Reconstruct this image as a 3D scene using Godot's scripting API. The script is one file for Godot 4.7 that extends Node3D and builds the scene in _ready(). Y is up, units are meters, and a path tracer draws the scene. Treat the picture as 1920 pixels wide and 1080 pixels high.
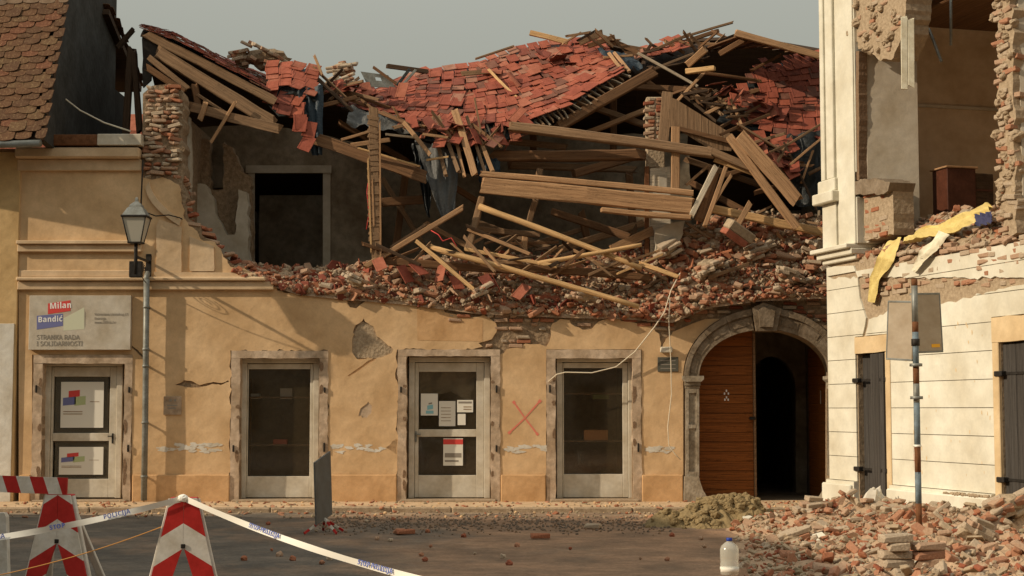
extends Node3D
# A collapsed row house on a street after an earthquake. x runs along the facade, y up, z towards the street; metres.
# The facade's survey was read off the photograph: at(column, row, z) gives the point of the upright plane z
# that stands at that place of the picture.

const EYE := 1.7
const DIST := 28.6
const FOCAL := 3000.0
const TILT := 228.0 / 3000.0

var M := {}
var T := {}
var used := {}
var rng := RandomNumberGenerator.new()
var lumpy := FastNoiseLite.new()


func _ready() -> void:
	rng.seed = 71
	lumpy.seed = 5
	lumpy.frequency = 1.0
	set_view()
	make_textures()
	make_materials()
	build_ground()
	build_ruin()
	build_neighbour()
	build_corner_building()
	build_street_beyond()
	build_roof()
	build_timbers()
	build_rubble()
	build_street_things()
	build_facade_things()


func set_view() -> void:
	var cam := Camera3D.new()
	cam.name = "camera"
	cam.position = Vector3(0, EYE, DIST)
	cam.rotation.x = atan(TILT)
	cam.fov = rad_to_deg(2.0 * atan(540.0 / FOCAL))
	cam.near = 0.1
	cam.far = 900.0
	add_child(cam)
	cam.current = true
	var sky := ProceduralSkyMaterial.new()
	sky.sky_top_color = Color8(255, 255, 248)
	sky.sky_horizon_color = Color8(126, 130, 117)
	sky.sky_curve = 0.6
	sky.ground_horizon_color = Color8(120, 112, 98)
	sky.ground_bottom_color = Color8(84, 76, 66)
	sky.sun_angle_max = 1.0
	var env := Environment.new()
	env.background_mode = Environment.BG_SKY
	env.sky = Sky.new()
	env.sky.sky_material = sky
	env.tonemap_mode = Environment.TONE_MAPPER_LINEAR
	env.tonemap_exposure = 1.0
	env.sdfgi_enabled = true
	env.ssao_enabled = true
	env.ssil_enabled = true
	var we := WorldEnvironment.new()
	we.name = "world_environment"
	we.environment = env
	add_child(we)
	var sun := DirectionalLight3D.new()
	sun.name = "sun"
	sun.light_energy = 1.3
	sun.light_color = Color(1.0, 0.925, 0.815)
	sun.light_angular_distance = 0.6
	sun.shadow_enabled = true
	add_child(sun)
	sun.look_at_from_position(Vector3(-3.14, 1.71, 1.0), Vector3.ZERO)


# ---------------------------------------------------------------- survey
func ray(px: float, py: float) -> Vector3:
	var t := atan(TILT)
	var b := (540.0 - py) / FOCAL
	return Vector3((px - 960.0) / FOCAL, b * cos(t) + sin(t), b * sin(t) - cos(t))


func at(px: float, py: float, z := 0.0) -> Vector3:
	var d := ray(px, py)
	return Vector3(0, EYE, DIST) + d * ((z - DIST) / d.z)


func at2(px: float, py: float, z := 0.0) -> Vector2:
	var p := at(px, py, z)
	return Vector2(p.x, p.y)


func on_floor(px: float, py: float, h := 0.0) -> Vector3:
	var d := ray(px, py)
	return Vector3(0, EYE, DIST) + d * ((h - EYE) / d.y)


func outline(pairs: Array, z := 0.0) -> PackedVector2Array:
	var o := PackedVector2Array()
	for i in range(0, pairs.size(), 2):
		o.append(at2(pairs[i], pairs[i + 1], z))
	return o


# ---------------------------------------------------------------- nodes
func numbered(called: String) -> String:
	if not used.has(called):
		used[called] = 0
		return called
	used[called] += 1
	return "%s_%03d" % [called, used[called]]


func tag(o: Node, label: String, category := "", group := "", kind := "") -> Node:
	if label:
		o.set_meta("label", label)
	if category:
		o.set_meta("category", category)
	if group:
		o.set_meta("group", group)
	if kind:
		o.set_meta("kind", kind)
	return o


func thing(called: String, label: String, category: String, where := Vector3.ZERO, group := "") -> Node3D:
	var o := Node3D.new()
	o.name = numbered(called)
	o.position = where
	add_child(o)
	tag(o, label, category, group)
	return o


func solo(called: String, mesh: Mesh, label: String, category: String, where := Transform3D(), group := "", kind := "") -> MeshInstance3D:
	var o := MeshInstance3D.new()
	o.name = numbered(called)
	o.mesh = mesh
	o.transform = where
	add_child(o)
	tag(o, label, category, group, kind)
	return o


func part(parent: Node3D, called: String, mesh: Mesh, where := Transform3D()) -> MeshInstance3D:
	var o := MeshInstance3D.new()
	o.name = called
	o.mesh = mesh
	o.transform = where
	parent.add_child(o, true)
	return o


# a part whose mesh was made in world coordinates
func wpart(parent: Node3D, called: String, mesh: Mesh) -> MeshInstance3D:
	var o := part(parent, called, mesh)
	o.transform = parent.global_transform.affine_inverse()
	return o


func knot(parent: Node3D, called: String, where := Vector3.ZERO) -> Node3D:
	var o := Node3D.new()
	o.name = called
	o.position = where
	parent.add_child(o, true)
	return o


# ---------------------------------------------------------------- shapes
func begin() -> SurfaceTool:
	var st := SurfaceTool.new()
	st.begin(Mesh.PRIMITIVE_TRIANGLES)
	st.set_smooth_group(-1)
	return st


func done(st: SurfaceTool, m: Material) -> ArrayMesh:
	st.generate_normals()
	var mesh := st.commit()
	mesh.surface_set_material(0, m)
	return mesh


# corners run counter-clockwise as seen from outside
func tri(st: SurfaceTool, a: Vector3, b: Vector3, c: Vector3) -> void:
	st.add_vertex(a)
	st.add_vertex(c)
	st.add_vertex(b)


func quad(st: SurfaceTool, a: Vector3, b: Vector3, c: Vector3, d: Vector3) -> void:
	tri(st, a, b, c)
	tri(st, a, c, d)


func bx(st: SurfaceTool, lo: Vector3, hi: Vector3, cut := 0.0, frame := Transform3D()) -> void:
	var c := minf(cut, 0.45 * minf(hi.x - lo.x, minf(hi.y - lo.y, hi.z - lo.z)))
	var cuts := PackedFloat32Array()
	for i in 8:
		cuts.append(c)
	bev(st, lo, hi, cuts, frame)


# a box whose eight corners are cut by different amounts
func bev(st: SurfaceTool, lo: Vector3, hi: Vector3, cuts: PackedFloat32Array, frame := Transform3D()) -> void:
	var p := {}
	for i in 8:
		var s := Vector3(1 if i & 1 else -1, 1 if i & 2 else -1, 1 if i & 4 else -1)
		var k := Vector3(hi.x if i & 1 else lo.x, hi.y if i & 2 else lo.y, hi.z if i & 4 else lo.z)
		var c := cuts[i]
		p[[i, 0]] = frame * (k - Vector3(0, s.y, s.z) * c)
		p[[i, 1]] = frame * (k - Vector3(s.x, 0, s.z) * c)
		p[[i, 2]] = frame * (k - Vector3(s.x, s.y, 0) * c)
	for axis in 3:
		var b1 := 1 << ((axis + 1) % 3)
		var b2 := 1 << ((axis + 2) % 3)
		var b0 := 1 << axis
		quad(st, p[[b0, axis]], p[[b0 | b1, axis]], p[[b0 | b1 | b2, axis]], p[[b0 | b2, axis]])
		quad(st, p[[0, axis]], p[[b2, axis]], p[[b1 | b2, axis]], p[[b1, axis]])
		if cuts[0] <= 0.0 and cuts[7] <= 0.0:
			continue
		# edges that run along this axis
		var a1 := (axis + 1) % 3
		var a2 := (axis + 2) % 3
		for n in 4:
			var f := (b1 if n & 1 else 0) | (b2 if n & 2 else 0)
			var flip := (n == 1 or n == 2)
			if flip:
				quad(st, p[[f, a2]], p[[f | b0, a2]], p[[f | b0, a1]], p[[f, a1]])
			else:
				quad(st, p[[f, a1]], p[[f | b0, a1]], p[[f | b0, a2]], p[[f, a2]])
	if cuts[0] > 0.0 or cuts[7] > 0.0:
		for i in 8:
			var odd := (int(i & 1 > 0) + int(i & 2 > 0) + int(i & 4 > 0)) % 2 == 1
			if odd:
				tri(st, p[[i, 0]], p[[i, 1]], p[[i, 2]])
			else:
				tri(st, p[[i, 0]], p[[i, 2]], p[[i, 1]])


func box(lo: Vector3, hi: Vector3, m: Material, cut := 0.0) -> ArrayMesh:
	var st := begin()
	bx(st, lo, hi, cut)
	return done(st, m)


# an upright sheet with any outline in x and y, from z0 (back) to z1 (front)
func slab(st: SurfaceTool, poly: PackedVector2Array, z0: float, z1: float, frame := Transform3D()) -> void:
	if Geometry2D.is_polygon_clockwise(poly):
		poly = poly.duplicate()
		poly.reverse()
	var ix := Geometry2D.triangulate_polygon(poly)
	for i in range(0, ix.size(), 3):
		var a := poly[ix[i]]
		var b := poly[ix[i + 1]]
		var c := poly[ix[i + 2]]
		if (b - a).cross(c - a) < 0.0:
			var k := b
			b = c
			c = k
		tri(st, frame * Vector3(a.x, a.y, z1), frame * Vector3(b.x, b.y, z1), frame * Vector3(c.x, c.y, z1))
		tri(st, frame * Vector3(a.x, a.y, z0), frame * Vector3(c.x, c.y, z0), frame * Vector3(b.x, b.y, z0))
	for i in poly.size():
		var a := poly[i]
		var b := poly[(i + 1) % poly.size()]
		quad(st, frame * Vector3(a.x, a.y, z0), frame * Vector3(b.x, b.y, z0), frame * Vector3(b.x, b.y, z1), frame * Vector3(a.x, a.y, z1))


func sheet(poly: PackedVector2Array, z0: float, z1: float, m: Material) -> ArrayMesh:
	var st := begin()
	slab(st, poly, z0, z1)
	return done(st, m)


# breaks straight edges into uneven ones; only edges whose both ends lie above `floor_y` and inside the range
func ragged(poly: PackedVector2Array, step: float, amp: float, from := 0, to := 9999) -> PackedVector2Array:
	var o := PackedVector2Array()
	for i in poly.size():
		var a := poly[i]
		var b := poly[(i + 1) % poly.size()]
		o.append(a)
		if i < from or i >= to:
			continue
		var n := int(a.distance_to(b) / step)
		var side := (b - a).orthogonal().normalized()
		for k in range(1, n):
			var q := a.lerp(b, (k + rng.randf_range(-0.3, 0.3)) / n)
			o.append(q + side * amp * (lumpy.get_noise_2d(q.x * 4.0, q.y * 4.0) * 1.4 + rng.randf_range(-0.5, 0.5)))
	return o


func tube(st: SurfaceTool, pts: PackedVector3Array, radii: PackedFloat32Array, sides := 8) -> void:
	var rings := []
	for i in pts.size():
		var d := (pts[mini(i + 1, pts.size() - 1)] - pts[maxi(i - 1, 0)]).normalized()
		var up := Vector3(0, 0, 1) if absf(d.z) < 0.9 else Vector3(0, 1, 0)
		var x := up.cross(d).normalized()
		var y := d.cross(x)
		var r := PackedVector3Array()
		for k in sides:
			var a := TAU * k / sides
			r.append(pts[i] + (x * cos(a) + y * sin(a)) * radii[mini(i, radii.size() - 1)])
		rings.append(r)
	for i in rings.size() - 1:
		for k in sides:
			var k2 := (k + 1) % sides
			quad(st, rings[i][k], rings[i][k2], rings[i + 1][k2], rings[i + 1][k])
	for k in range(1, sides - 1):
		tri(st, rings[0][0], rings[0][k + 1], rings[0][k])
		tri(st, rings[-1][0], rings[-1][k], rings[-1][k + 1])


func rod(pts: Array, r: float, m: Material, sides := 8) -> ArrayMesh:
	var st := begin()
	st.set_smooth_group(0)
	tube(st, PackedVector3Array(pts), PackedFloat32Array([r]), sides)
	return done(st, m)


# a frame at the middle of a to b whose x axis runs along it and whose z axis looks to the street
func along(a: Vector3, b: Vector3, roll := 0.0) -> Transform3D:
	var x := (b - a).normalized()
	var z := Vector3(0, 0, 1)
	if absf(x.z) > 0.95:
		z = Vector3(0, 1, 0)
	z = (z - x * z.dot(x)).normalized()
	var t := Transform3D(Basis(x, z.cross(x), z), (a + b) / 2.0)
	t.basis = t.basis * Basis(Vector3.RIGHT, roll)
	return t


# sawn or hewn timber along x: uneven faces, a slight bow, broken ends
func timber_mesh(length: float, w: float, t: float, m: Material, splinter := 0.0, bow := 0.0) -> ArrayMesh:
	var st := begin()
	var n := clampi(int(length / 0.35), 2, 9)
	var c := 0.14 * minf(w, t)
	var ring0 := [Vector2(-w / 2 + c, -t / 2), Vector2(w / 2 - c, -t / 2), Vector2(w / 2, -t / 2 + c), Vector2(w / 2, t / 2 - c), Vector2(w / 2 - c, t / 2), Vector2(-w / 2 + c, t / 2), Vector2(-w / 2, t / 2 - c), Vector2(-w / 2, -t / 2 + c)]
	var rings := []
	for i in n + 1:
		var f := float(i) / n
		var r := PackedVector3Array()
		var y0 := bow * 4.0 * f * (1.0 - f) + rng.randf_range(-0.02, 0.02) * w
		for k in 8:
			var x := (f - 0.5) * length
			if i == 0 or i == n:
				x += (-1 if i == 0 else 1) * rng.randf_range(-0.8, 1.6) * splinter
			r.append(Vector3(x, ring0[k].x * rng.randf_range(0.9, 1.05) + y0, ring0[k].y * rng.randf_range(0.9, 1.05)))
		rings.append(r)
	for i in n:
		for k in 8:
			var k2 := (k + 1) % 8
			quad(st, rings[i][k2], rings[i][k], rings[i + 1][k], rings[i + 1][k2])
	for k in range(1, 7):
		tri(st, rings[0][0], rings[0][k], rings[0][k + 1])
		tri(st, rings[n][0], rings[n][k + 1], rings[n][k])
	return done(st, m)


func log_mesh(length: float, d: float, m: Material, bow := 0.0) -> ArrayMesh:
	var st := begin()
	st.set_smooth_group(0)
	var pts := PackedVector3Array()
	var rad := PackedFloat32Array()
	for i in 9:
		var f := i / 8.0
		pts.append(Vector3((f - 0.5) * length, bow * 4.0 * f * (1.0 - f) + rng.randf_range(-0.05, 0.05) * d, rng.randf_range(-0.05, 0.05) * d))
		rad.append(d / 2.0 * (1.08 - 0.2 * f) * rng.randf_range(0.94, 1.05))
	tube(st, pts, rad, 9)
	return done(st, m)


# ---------------------------------------------------------------- textures and materials
func gray_noise(size: int, freq: float, octaves: int, seed_: int, kind := FastNoiseLite.TYPE_SIMPLEX_SMOOTH) -> PackedByteArray:
	var n := FastNoiseLite.new()
	n.seed = seed_
	n.noise_type = kind
	n.frequency = freq
	n.fractal_octaves = octaves
	if octaves == 1:
		n.fractal_type = FastNoiseLite.FRACTAL_NONE
	return n.get_seamless_image(size, size).get_data()


func tint(size: int, layers: Array, shift := Vector3.ZERO) -> ImageTexture:
	# layers: [bytes, low, high, gamma]; the product of all, as sRGB
	var out := PackedByteArray()
	out.resize(size * size * 3)
	for i in size * size:
		var v := 1.0
		var first := 0.0
		for L in layers:
			var f: float = pow(L[0][i] / 255.0, L[3])
			v *= lerpf(L[1], L[2], f)
			first = f if L == layers[0] else first
		var d := 1.0 - first
		out[i * 3] = int(clampf(v * (1.0 + shift.x * d), 0, 1) * 255)
		out[i * 3 + 1] = int(clampf(v * (1.0 + shift.y * d), 0, 1) * 255)
		out[i * 3 + 2] = int(clampf(v * (1.0 + shift.z * d), 0, 1) * 255)
	return ImageTexture.create_from_image(Image.create_from_data(size, size, false, Image.FORMAT_RGB8, out))


func relief(size: int, bytes: PackedByteArray, strength: float) -> ImageTexture:
	var im := Image.create_from_data(size, size, false, Image.FORMAT_L8, bytes)
	im.convert(Image.FORMAT_RGBA8)
	im.bump_map_to_normal_map(strength)
	return ImageTexture.create_from_image(im)


func make_textures() -> void:
	var big := gray_noise(512, 0.006, 4, 11)
	var mid := gray_noise(512, 0.03, 4, 12)
	var fine := gray_noise(512, 0.14, 3, 13)
	var cells := gray_noise(512, 0.05, 2, 14, FastNoiseLite.TYPE_CELLULAR)
	T.plaster = tint(512, [[big, 0.82, 1.0, 0.7], [mid, 0.92, 1.0, 0.9], [fine, 0.95, 1.0, 1.0]], Vector3(0.02, -0.02, -0.08))
	T.stain = tint(512, [[big, 0.72, 1.0, 0.7], [mid, 0.78, 1.0, 0.7], [fine, 0.9, 1.0, 0.8]], Vector3(0.0, -0.05, -0.12))
	T.grit = tint(512, [[mid, 0.76, 1.0, 0.8], [fine, 0.78, 1.0, 0.8], [cells, 0.92, 1.0, 1.0]], Vector3(0.0, -0.02, -0.05))
	T.road = tint(512, [[big, 0.74, 1.0, 0.8], [mid, 0.82, 1.0, 0.8], [fine, 0.82, 1.0, 0.8]], Vector3(-0.06, -0.02, 0.02))
	# weathered tile clay with pale spots of lichen
	var spots := PackedByteArray()
	spots.resize(512 * 512 * 3)
	for i in 512 * 512:
		var a := smoothstep(0.60, 0.70, mid[i] / 255.0) * smoothstep(0.46, 0.60, fine[i] / 255.0)
		var v := 0.52 + 0.14 * (fine[i] / 255.0) + 0.08 * (big[i] / 255.0)
		spots[i * 3] = int(lerpf(v, 1.0, a) * 255)
		spots[i * 3 + 1] = int(lerpf(v * 0.86, 0.97, a) * 255)
		spots[i * 3 + 2] = int(lerpf(v * 0.76, 0.86, a) * 255)
	T.lichen = ImageTexture.create_from_image(Image.create_from_data(512, 512, false, Image.FORMAT_RGB8, spots))
	T.n_fine = relief(512, fine, 3.0)
	T.n_mid = relief(512, mid, 7.0)
	T.n_soft = relief(512, mid, 2.0)
	# timber: streaks along u, a few knots and checks
	var n := FastNoiseLite.new()
	n.seed = 31
	n.frequency = 0.02
	n.fractal_octaves = 3
	var rgb := PackedByteArray()
	rgb.resize(512 * 512 * 3)
	var lum := PackedByteArray()
	lum.resize(512 * 512)
	for y in 512:
		for x in 512:
			var wob := n.get_noise_2d(x * 0.5, y * 0.5) * 14.0
			var g := n.get_noise_3d(x * 0.12, (y + wob) * 5.0, 3.0) * 0.5 + 0.5
			var b := n.get_noise_3d(x * 0.3, y * 0.9, 40.0) * 0.5 + 0.5
			var v := clampf(0.66 + 0.24 * g + 0.22 * b, 0.0, 1.0)
			if g < 0.3:
				v *= 0.8
			# drying checks and dark weathered streaks
			if absf(n.get_noise_3d(x * 0.10, (y + wob) * 3.0, 90.0)) < 0.016:
				v *= 0.42
			v *= 0.86 + 0.28 * (n.get_noise_3d(x * 0.25, y * 0.6, 160.0) * 0.5 + 0.5)
			v = clampf(v, 0.0, 1.0)
			var i := y * 512 + x
			lum[i] = int(v * 255)
			rgb[i * 3] = int(v * 255)
			rgb[i * 3 + 1] = int(v * (0.93 + 0.07 * g) * 255)
			rgb[i * 3 + 2] = int(v * (0.86 + 0.12 * g) * 255)
	T.wood = ImageTexture.create_from_image(Image.create_from_data(512, 512, false, Image.FORMAT_RGB8, rgb))
	T.n_wood = relief(512, lum, 4.0)
	var tall := Image.create_from_data(512, 512, false, Image.FORMAT_RGB8, rgb)
	tall.rotate_90(CLOCKWISE)
	T.wood_up = ImageTexture.create_from_image(tall)


func lin(r: float, g: float, b: float) -> Color:
	return Color(r, g, b).linear_to_srgb()


func mat(called: String, r: float, g: float, b: float, rough := 0.9, tex := "", scale := 1.0, bump := "", depth := 0.6, world := true) -> StandardMaterial3D:
	var m := StandardMaterial3D.new()
	m.resource_name = called
	m.albedo_color = lin(r, g, b)
	m.roughness = rough
	m.metallic_specular = 0.3
	m.uv1_triplanar = true
	m.uv1_world_triplanar = world
	m.uv1_scale = Vector3.ONE * scale
	if tex:
		m.albedo_texture = T[tex]
	if bump:
		m.normal_enabled = true
		m.normal_texture = T[bump]
		m.normal_scale = depth
	M[called] = m
	return m


func wood(called: String, r: float, g: float, b: float, rough := 0.85) -> void:
	var m := mat(called, r, g, b, rough, "wood", 1.0, "n_wood", 0.7, false)
	m.uv1_scale = Vector3(0.35, 1.9, 1.9)


func upright(called: String, from: String) -> void:
	var m: StandardMaterial3D = M[from].duplicate()
	m.resource_name = called
	m.albedo_texture = T.wood_up
	m.normal_enabled = false
	m.uv1_scale = Vector3(1.9, 0.35, 1.9)
	M[called] = m


func make_materials() -> void:
	mat("plaster", 0.79, 0.55, 0.315, 0.92, "plaster", 0.28, "n_soft", 0.35)
	mat("plaster_pale", 0.76, 0.57, 0.37, 0.92, "plaster", 0.28, "n_soft", 0.35)
	mat("plaster_neighbour", 0.74, 0.52, 0.26, 0.92, "plaster", 0.3, "n_soft", 0.35)
	mat("limewash", 0.80, 0.77, 0.69, 0.95, "plaster", 0.5, "n_soft", 0.35)
	mat("plinth", 0.72, 0.455, 0.235, 0.92, "plaster", 0.5, "n_soft", 0.4)
	mat("rubble_core", 0.46, 0.33, 0.21, 0.95, "grit", 0.6, "n_mid", 0.7)
	mat("mortar", 0.62, 0.48, 0.325, 0.95, "grit", 0.8, "n_mid", 0.6)
	mat("surround", 0.78, 0.61, 0.45, 0.9, "stain", 0.5, "n_mid", 0.15)
	mat("chip", 0.36, 0.235, 0.145, 0.95, "grit", 1.6, "n_mid", 0.6)
	mat("arch_stone", 0.36, 0.285, 0.205, 0.9, "stain", 0.9, "n_mid", 0.3)
	mat("pier_stone", 0.52, 0.45, 0.35, 0.9, "stain", 0.9, "n_mid", 0.25)
	mat("cream", 0.84, 0.82, 0.70, 0.9, "plaster", 0.25, "n_soft", 0.3)
	mat("ochre", 0.80, 0.62, 0.38, 0.9, "plaster", 0.4, "n_soft", 0.3)
	mat("inner_gray", 0.60, 0.54, 0.44, 0.9, "plaster", 0.4, "n_soft", 0.2)
	mat("inner_brown", 0.66, 0.52, 0.37, 0.92, "plaster", 0.4, "n_soft", 0.2)
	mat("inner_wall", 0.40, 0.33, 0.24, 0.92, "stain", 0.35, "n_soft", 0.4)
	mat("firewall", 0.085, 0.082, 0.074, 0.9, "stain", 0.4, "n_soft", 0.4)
	mat("near_black", 0.06, 0.053, 0.046, 0.95, "stain", 0.6)  # near-black: shade put into the colour behind shutters and under the rear roof
	mat("asphalt", 1.0, 1.0, 1.0, 0.93, "road", 0.22, "n_fine", 0.5).vertex_color_use_as_albedo = true
	mat("dirt", 0.36, 0.24, 0.15, 0.95, "grit", 0.45, "n_mid", 0.8)
	mat("paving", 0.74, 0.54, 0.345, 0.93, "plaster", 0.9, "n_fine", 0.6)
	mat("kerb", 0.60, 0.45, 0.30, 0.93, "grit", 0.6, "n_fine", 0.6)
	mat("heap", 0.70, 0.49, 0.32, 0.97, "grit", 0.9, "n_mid", 0.7)
	mat("gravel_dark", 0.27, 0.215, 0.165, 0.95, "grit", 2.0)
	mat("soil", 0.40, 0.295, 0.15, 0.97, "grit", 1.2, "n_mid", 0.8)
	mat("far_house", 0.42, 0.36, 0.28, 0.9, "plaster", 0.2)
	for i in 5:
		var c: Array = [[0.62, 0.31, 0.185], [0.56, 0.225, 0.12], [0.66, 0.44, 0.295], [0.50, 0.17, 0.095], [0.68, 0.54, 0.39]][i]
		mat("brick%d" % i, c[0], c[1], c[2], 0.93, "grit", 2.2, "n_mid", 0.4)
	for i in 6:
		var c: Array = [[0.50, 0.145, 0.088], [0.43, 0.118, 0.075], [0.54, 0.19, 0.12], [0.33, 0.10, 0.068], [0.50, 0.24, 0.165], [0.27, 0.12, 0.085]][i]
		mat("tile%d" % i, c[0], c[1], c[2], 0.88, "stain", 1.3, "n_mid", 0.25)
	for i in 4:
		var c: Array = [[0.30, 0.21, 0.14], [0.25, 0.18, 0.125], [0.36, 0.21, 0.145], [0.32, 0.25, 0.165]][i]
		mat("old_tile%d" % i, c[0], c[1], c[2], 0.92, "lichen", 1.1, "n_fine", 0.4)
	mat("lichen", 0.46, 0.37, 0.24, 0.95, "grit", 2.0)
	mat("tile_any", 1.0, 1.0, 1.0, 0.88, "stain", 1.3, "n_mid", 0.25).vertex_color_use_as_albedo = true
	wood("pine", 0.70, 0.47, 0.24)
	wood("timber", 0.50, 0.315, 0.18)
	wood("weathered", 0.31, 0.205, 0.125)
	wood("brown", 0.21, 0.118, 0.062)
	wood("dark_wood", 0.085, 0.055, 0.035)
	wood("gray_wood", 0.36, 0.31, 0.245)
	wood("gate", 0.30, 0.105, 0.024, 0.6)
	wood("white_wood", 0.78, 0.72, 0.60)
	upright("weathered_up", "weathered")
	wood("shutter", 0.075, 0.072, 0.07, 0.7)
	upright("shutter_up", "shutter")
	mat("white_frame", 0.72, 0.67, 0.56, 0.55, "plaster", 0.6)
	mat("dark_film", 0.10, 0.095, 0.075, 0.4)
	mat("paper", 0.72, 0.69, 0.60, 0.8)
	mat("board_white", 0.66, 0.60, 0.50, 0.5, "plaster", 0.5)
	mat("print_red", 0.62, 0.07, 0.06, 0.6)
	mat("print_blue", 0.16, 0.17, 0.34, 0.6)
	mat("print_green", 0.44, 0.50, 0.26, 0.6)
	mat("print_pale", 0.58, 0.585, 0.43, 0.6)
	mat("print_white", 0.80, 0.78, 0.74, 0.6)
	mat("print_gray", 0.26, 0.23, 0.19, 0.7)
	mat("kerb_ink", 0.36, 0.32, 0.26, 0.7)
	mat("print_cyan", 0.25, 0.50, 0.55, 0.6)
	mat("spray", 0.68, 0.20, 0.14, 0.8)
	mat("iron", 0.055, 0.05, 0.045, 0.6, "stain", 3.0).metallic = 0.4
	mat("zinc", 0.36, 0.38, 0.36, 0.5, "stain", 1.2).metallic = 0.3
	mat("rust", 0.27, 0.12, 0.055, 0.9, "stain", 2.0, "n_fine", 0.4)
	mat("sign_back", 0.48, 0.40, 0.30, 0.6, "plaster", 1.0)
	mat("sign_dark", 0.17, 0.17, 0.16, 0.6, "plaster", 1.0)
	mat("pole_blue", 0.26, 0.35, 0.42, 0.6, "stain", 3.0)
	mat("orange", 0.75, 0.38, 0.03, 0.6)
	mat("red_paint", 0.56, 0.035, 0.03, 0.5, "plaster", 1.5)
	mat("white_paint", 0.80, 0.77, 0.70, 0.5, "plaster", 1.5)
	mat("tape", 0.82, 0.79, 0.70, 0.5)
	mat("tape_ink", 0.10, 0.14, 0.42, 0.6)
	mat("rope", 0.55, 0.27, 0.08, 0.9)
	mat("cable", 0.66, 0.58, 0.44, 0.7)
	mat("tarp", 0.03, 0.033, 0.033, 0.45, "", 1.0, "n_mid", 0.8)
	mat("tarp_gray", 0.085, 0.085, 0.08, 0.5, "", 1.0, "n_mid", 0.8)
	mat("tarp_blue", 0.028, 0.042, 0.054, 0.5, "", 1.0, "n_mid", 0.8)
	mat("yellow_film", 0.84, 0.68, 0.27, 0.5, "plaster", 1.5, "n_mid", 0.7)
	mat("insulation", 0.92, 0.88, 0.70, 0.7, "plaster", 1.5)
	mat("cabinet", 0.13, 0.045, 0.025, 0.5, "stain", 1.0)
	mat("cloth_navy", 0.05, 0.05, 0.10, 0.9)
	mat("cap_blue", 0.02, 0.05, 0.30, 0.4)
	mat("box_red", 0.50, 0.09, 0.05, 0.7)
	mat("box_orange", 0.60, 0.25, 0.08, 0.7)
	mat("box_green", 0.22, 0.26, 0.10, 0.7)
	var g := StandardMaterial3D.new()
	g.resource_name = "glass"
	g.albedo_color = Color(0.42, 0.36, 0.26, 0.14)
	g.transparency = BaseMaterial3D.TRANSPARENCY_ALPHA
	g.roughness = 0.04
	M.glass = g
	var f := StandardMaterial3D.new()
	f.resource_name = "frosted_glass"
	f.albedo_color = Color(0.72, 0.70, 0.64, 0.8)
	f.roughness = 0.35
	f.backlight_enabled = true
	f.backlight = Color(0.4, 0.4, 0.36)
	M.frosted = f
	var p := StandardMaterial3D.new()
	p.resource_name = "clear_plastic"
	p.albedo_color = Color(0.85, 0.84, 0.78, 0.35)
	p.transparency = BaseMaterial3D.TRANSPARENCY_ALPHA
	p.roughness = 0.2
	M.plastic = p


# ================================================================ ground
func mound(x: float, z: float) -> float:
	var edge := 2.5 - 0.144 * (z - 7.0)
	var h := 0.30 * smoothstep(0.0, 2.6, x - edge) * smoothstep(3.4, 6.0, z)
	h += 0.20 * smoothstep(1.2, 0.0, Vector2(x - 4.55, z - 5.6).length() / 1.5) + 0.22 * smoothstep(1.2, 0.0, Vector2(x - 6.2, (z - 8.6) * 0.7).length() / 1.6)
	return h * (0.8 + 0.6 * lumpy.get_noise_2d(x * 1.3, z * 1.3)) + 0.03 * lumpy.get_noise_2d(x * 5.0, z * 5.0) * smoothstep(0.02, 0.2, h)


func build_ground() -> void:
	tag(solo("ground", box(Vector3(-400, -1.0, -400), Vector3(400, -0.012, 400), M.dirt), "", ""), "", "", "", "structure")
	# the roadway: worn asphalt, with dust and dried mud trodden over it in patches
	var st := begin()
	st.set_smooth_group(0)
	var nx := 240
	var nz := 200
	var coat := func(x: float, z: float) -> Color:
		var d := 0.5 + 1.0 * lumpy.get_noise_2d(x * 0.35 + 7.0, z * 0.25) + 0.3 * lumpy.get_noise_2d(x * 1.7, z * 0.9) + 0.25 * lumpy.get_noise_2d(x * 6.0, z * 7.0)
		d += 0.75 * smoothstep(-2.5, 1.5, x) - 0.55 * smoothstep(-1.0, -4.0, x)
		var c := Color(0.215, 0.175, 0.135).lerp(Color(0.47, 0.285, 0.17), clampf(d, 0, 1))
		var w := 0.6 + 1.2 * lumpy.get_noise_2d(x * 0.6, z * 2.0 + 30.0) - smoothstep(2.1, 3.2, z)
		return c.lerp(Color(0.62, 0.44, 0.28), clampf(w, 0, 1))
	for i in nx:
		for k in nz:
			var q := []
			for o in [[0, 0], [0, 1], [1, 1], [1, 0]]:
				var fx := float(i + o[0]) / nx * 2.0 - 1.0
				q.append(Vector3(fx * (9.0 + 21.0 * pow(absf(fx), 5.0)), 0.0, 1.9 + 42.0 * pow(float(k + o[1]) / nz, 2.0)))
			for n in [0, 2, 1, 0, 3, 2]:
				st.set_color(coat.call(q[n].x, q[n].z))
				st.add_vertex(q[n])
	tag(solo("road", done(st, M.asphalt), "", ""), "", "", "", "structure")
	# pavement slabs stop at a kerb
	tag(solo("pavement", box(Vector3(-16, -0.2, -0.4), Vector3(6.2, 0.075, 1.72), M.paving, 0.01), "", ""), "", "", "", "structure")
	var kerb := Node3D.new()
	kerb.name = "kerb"
	add_child(kerb)
	kerb.set_meta("kind", "structure")
	var x := -15.0
	while x < 5.6:
		var y := 0.088 + rng.randf_range(-0.01, 0.008)
		part(kerb, "kerb_stone", box(Vector3(x + 0.006, -0.1, 1.735), Vector3(x + 0.994, y, 1.90 + rng.randf_range(-0.012, 0.012)), M.kerb, 0.02))
		x += 1.0


# ================================================================ the ruined house
var ruin: Node3D
var plaster_polys := []
var wall_poly: PackedVector2Array


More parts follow.
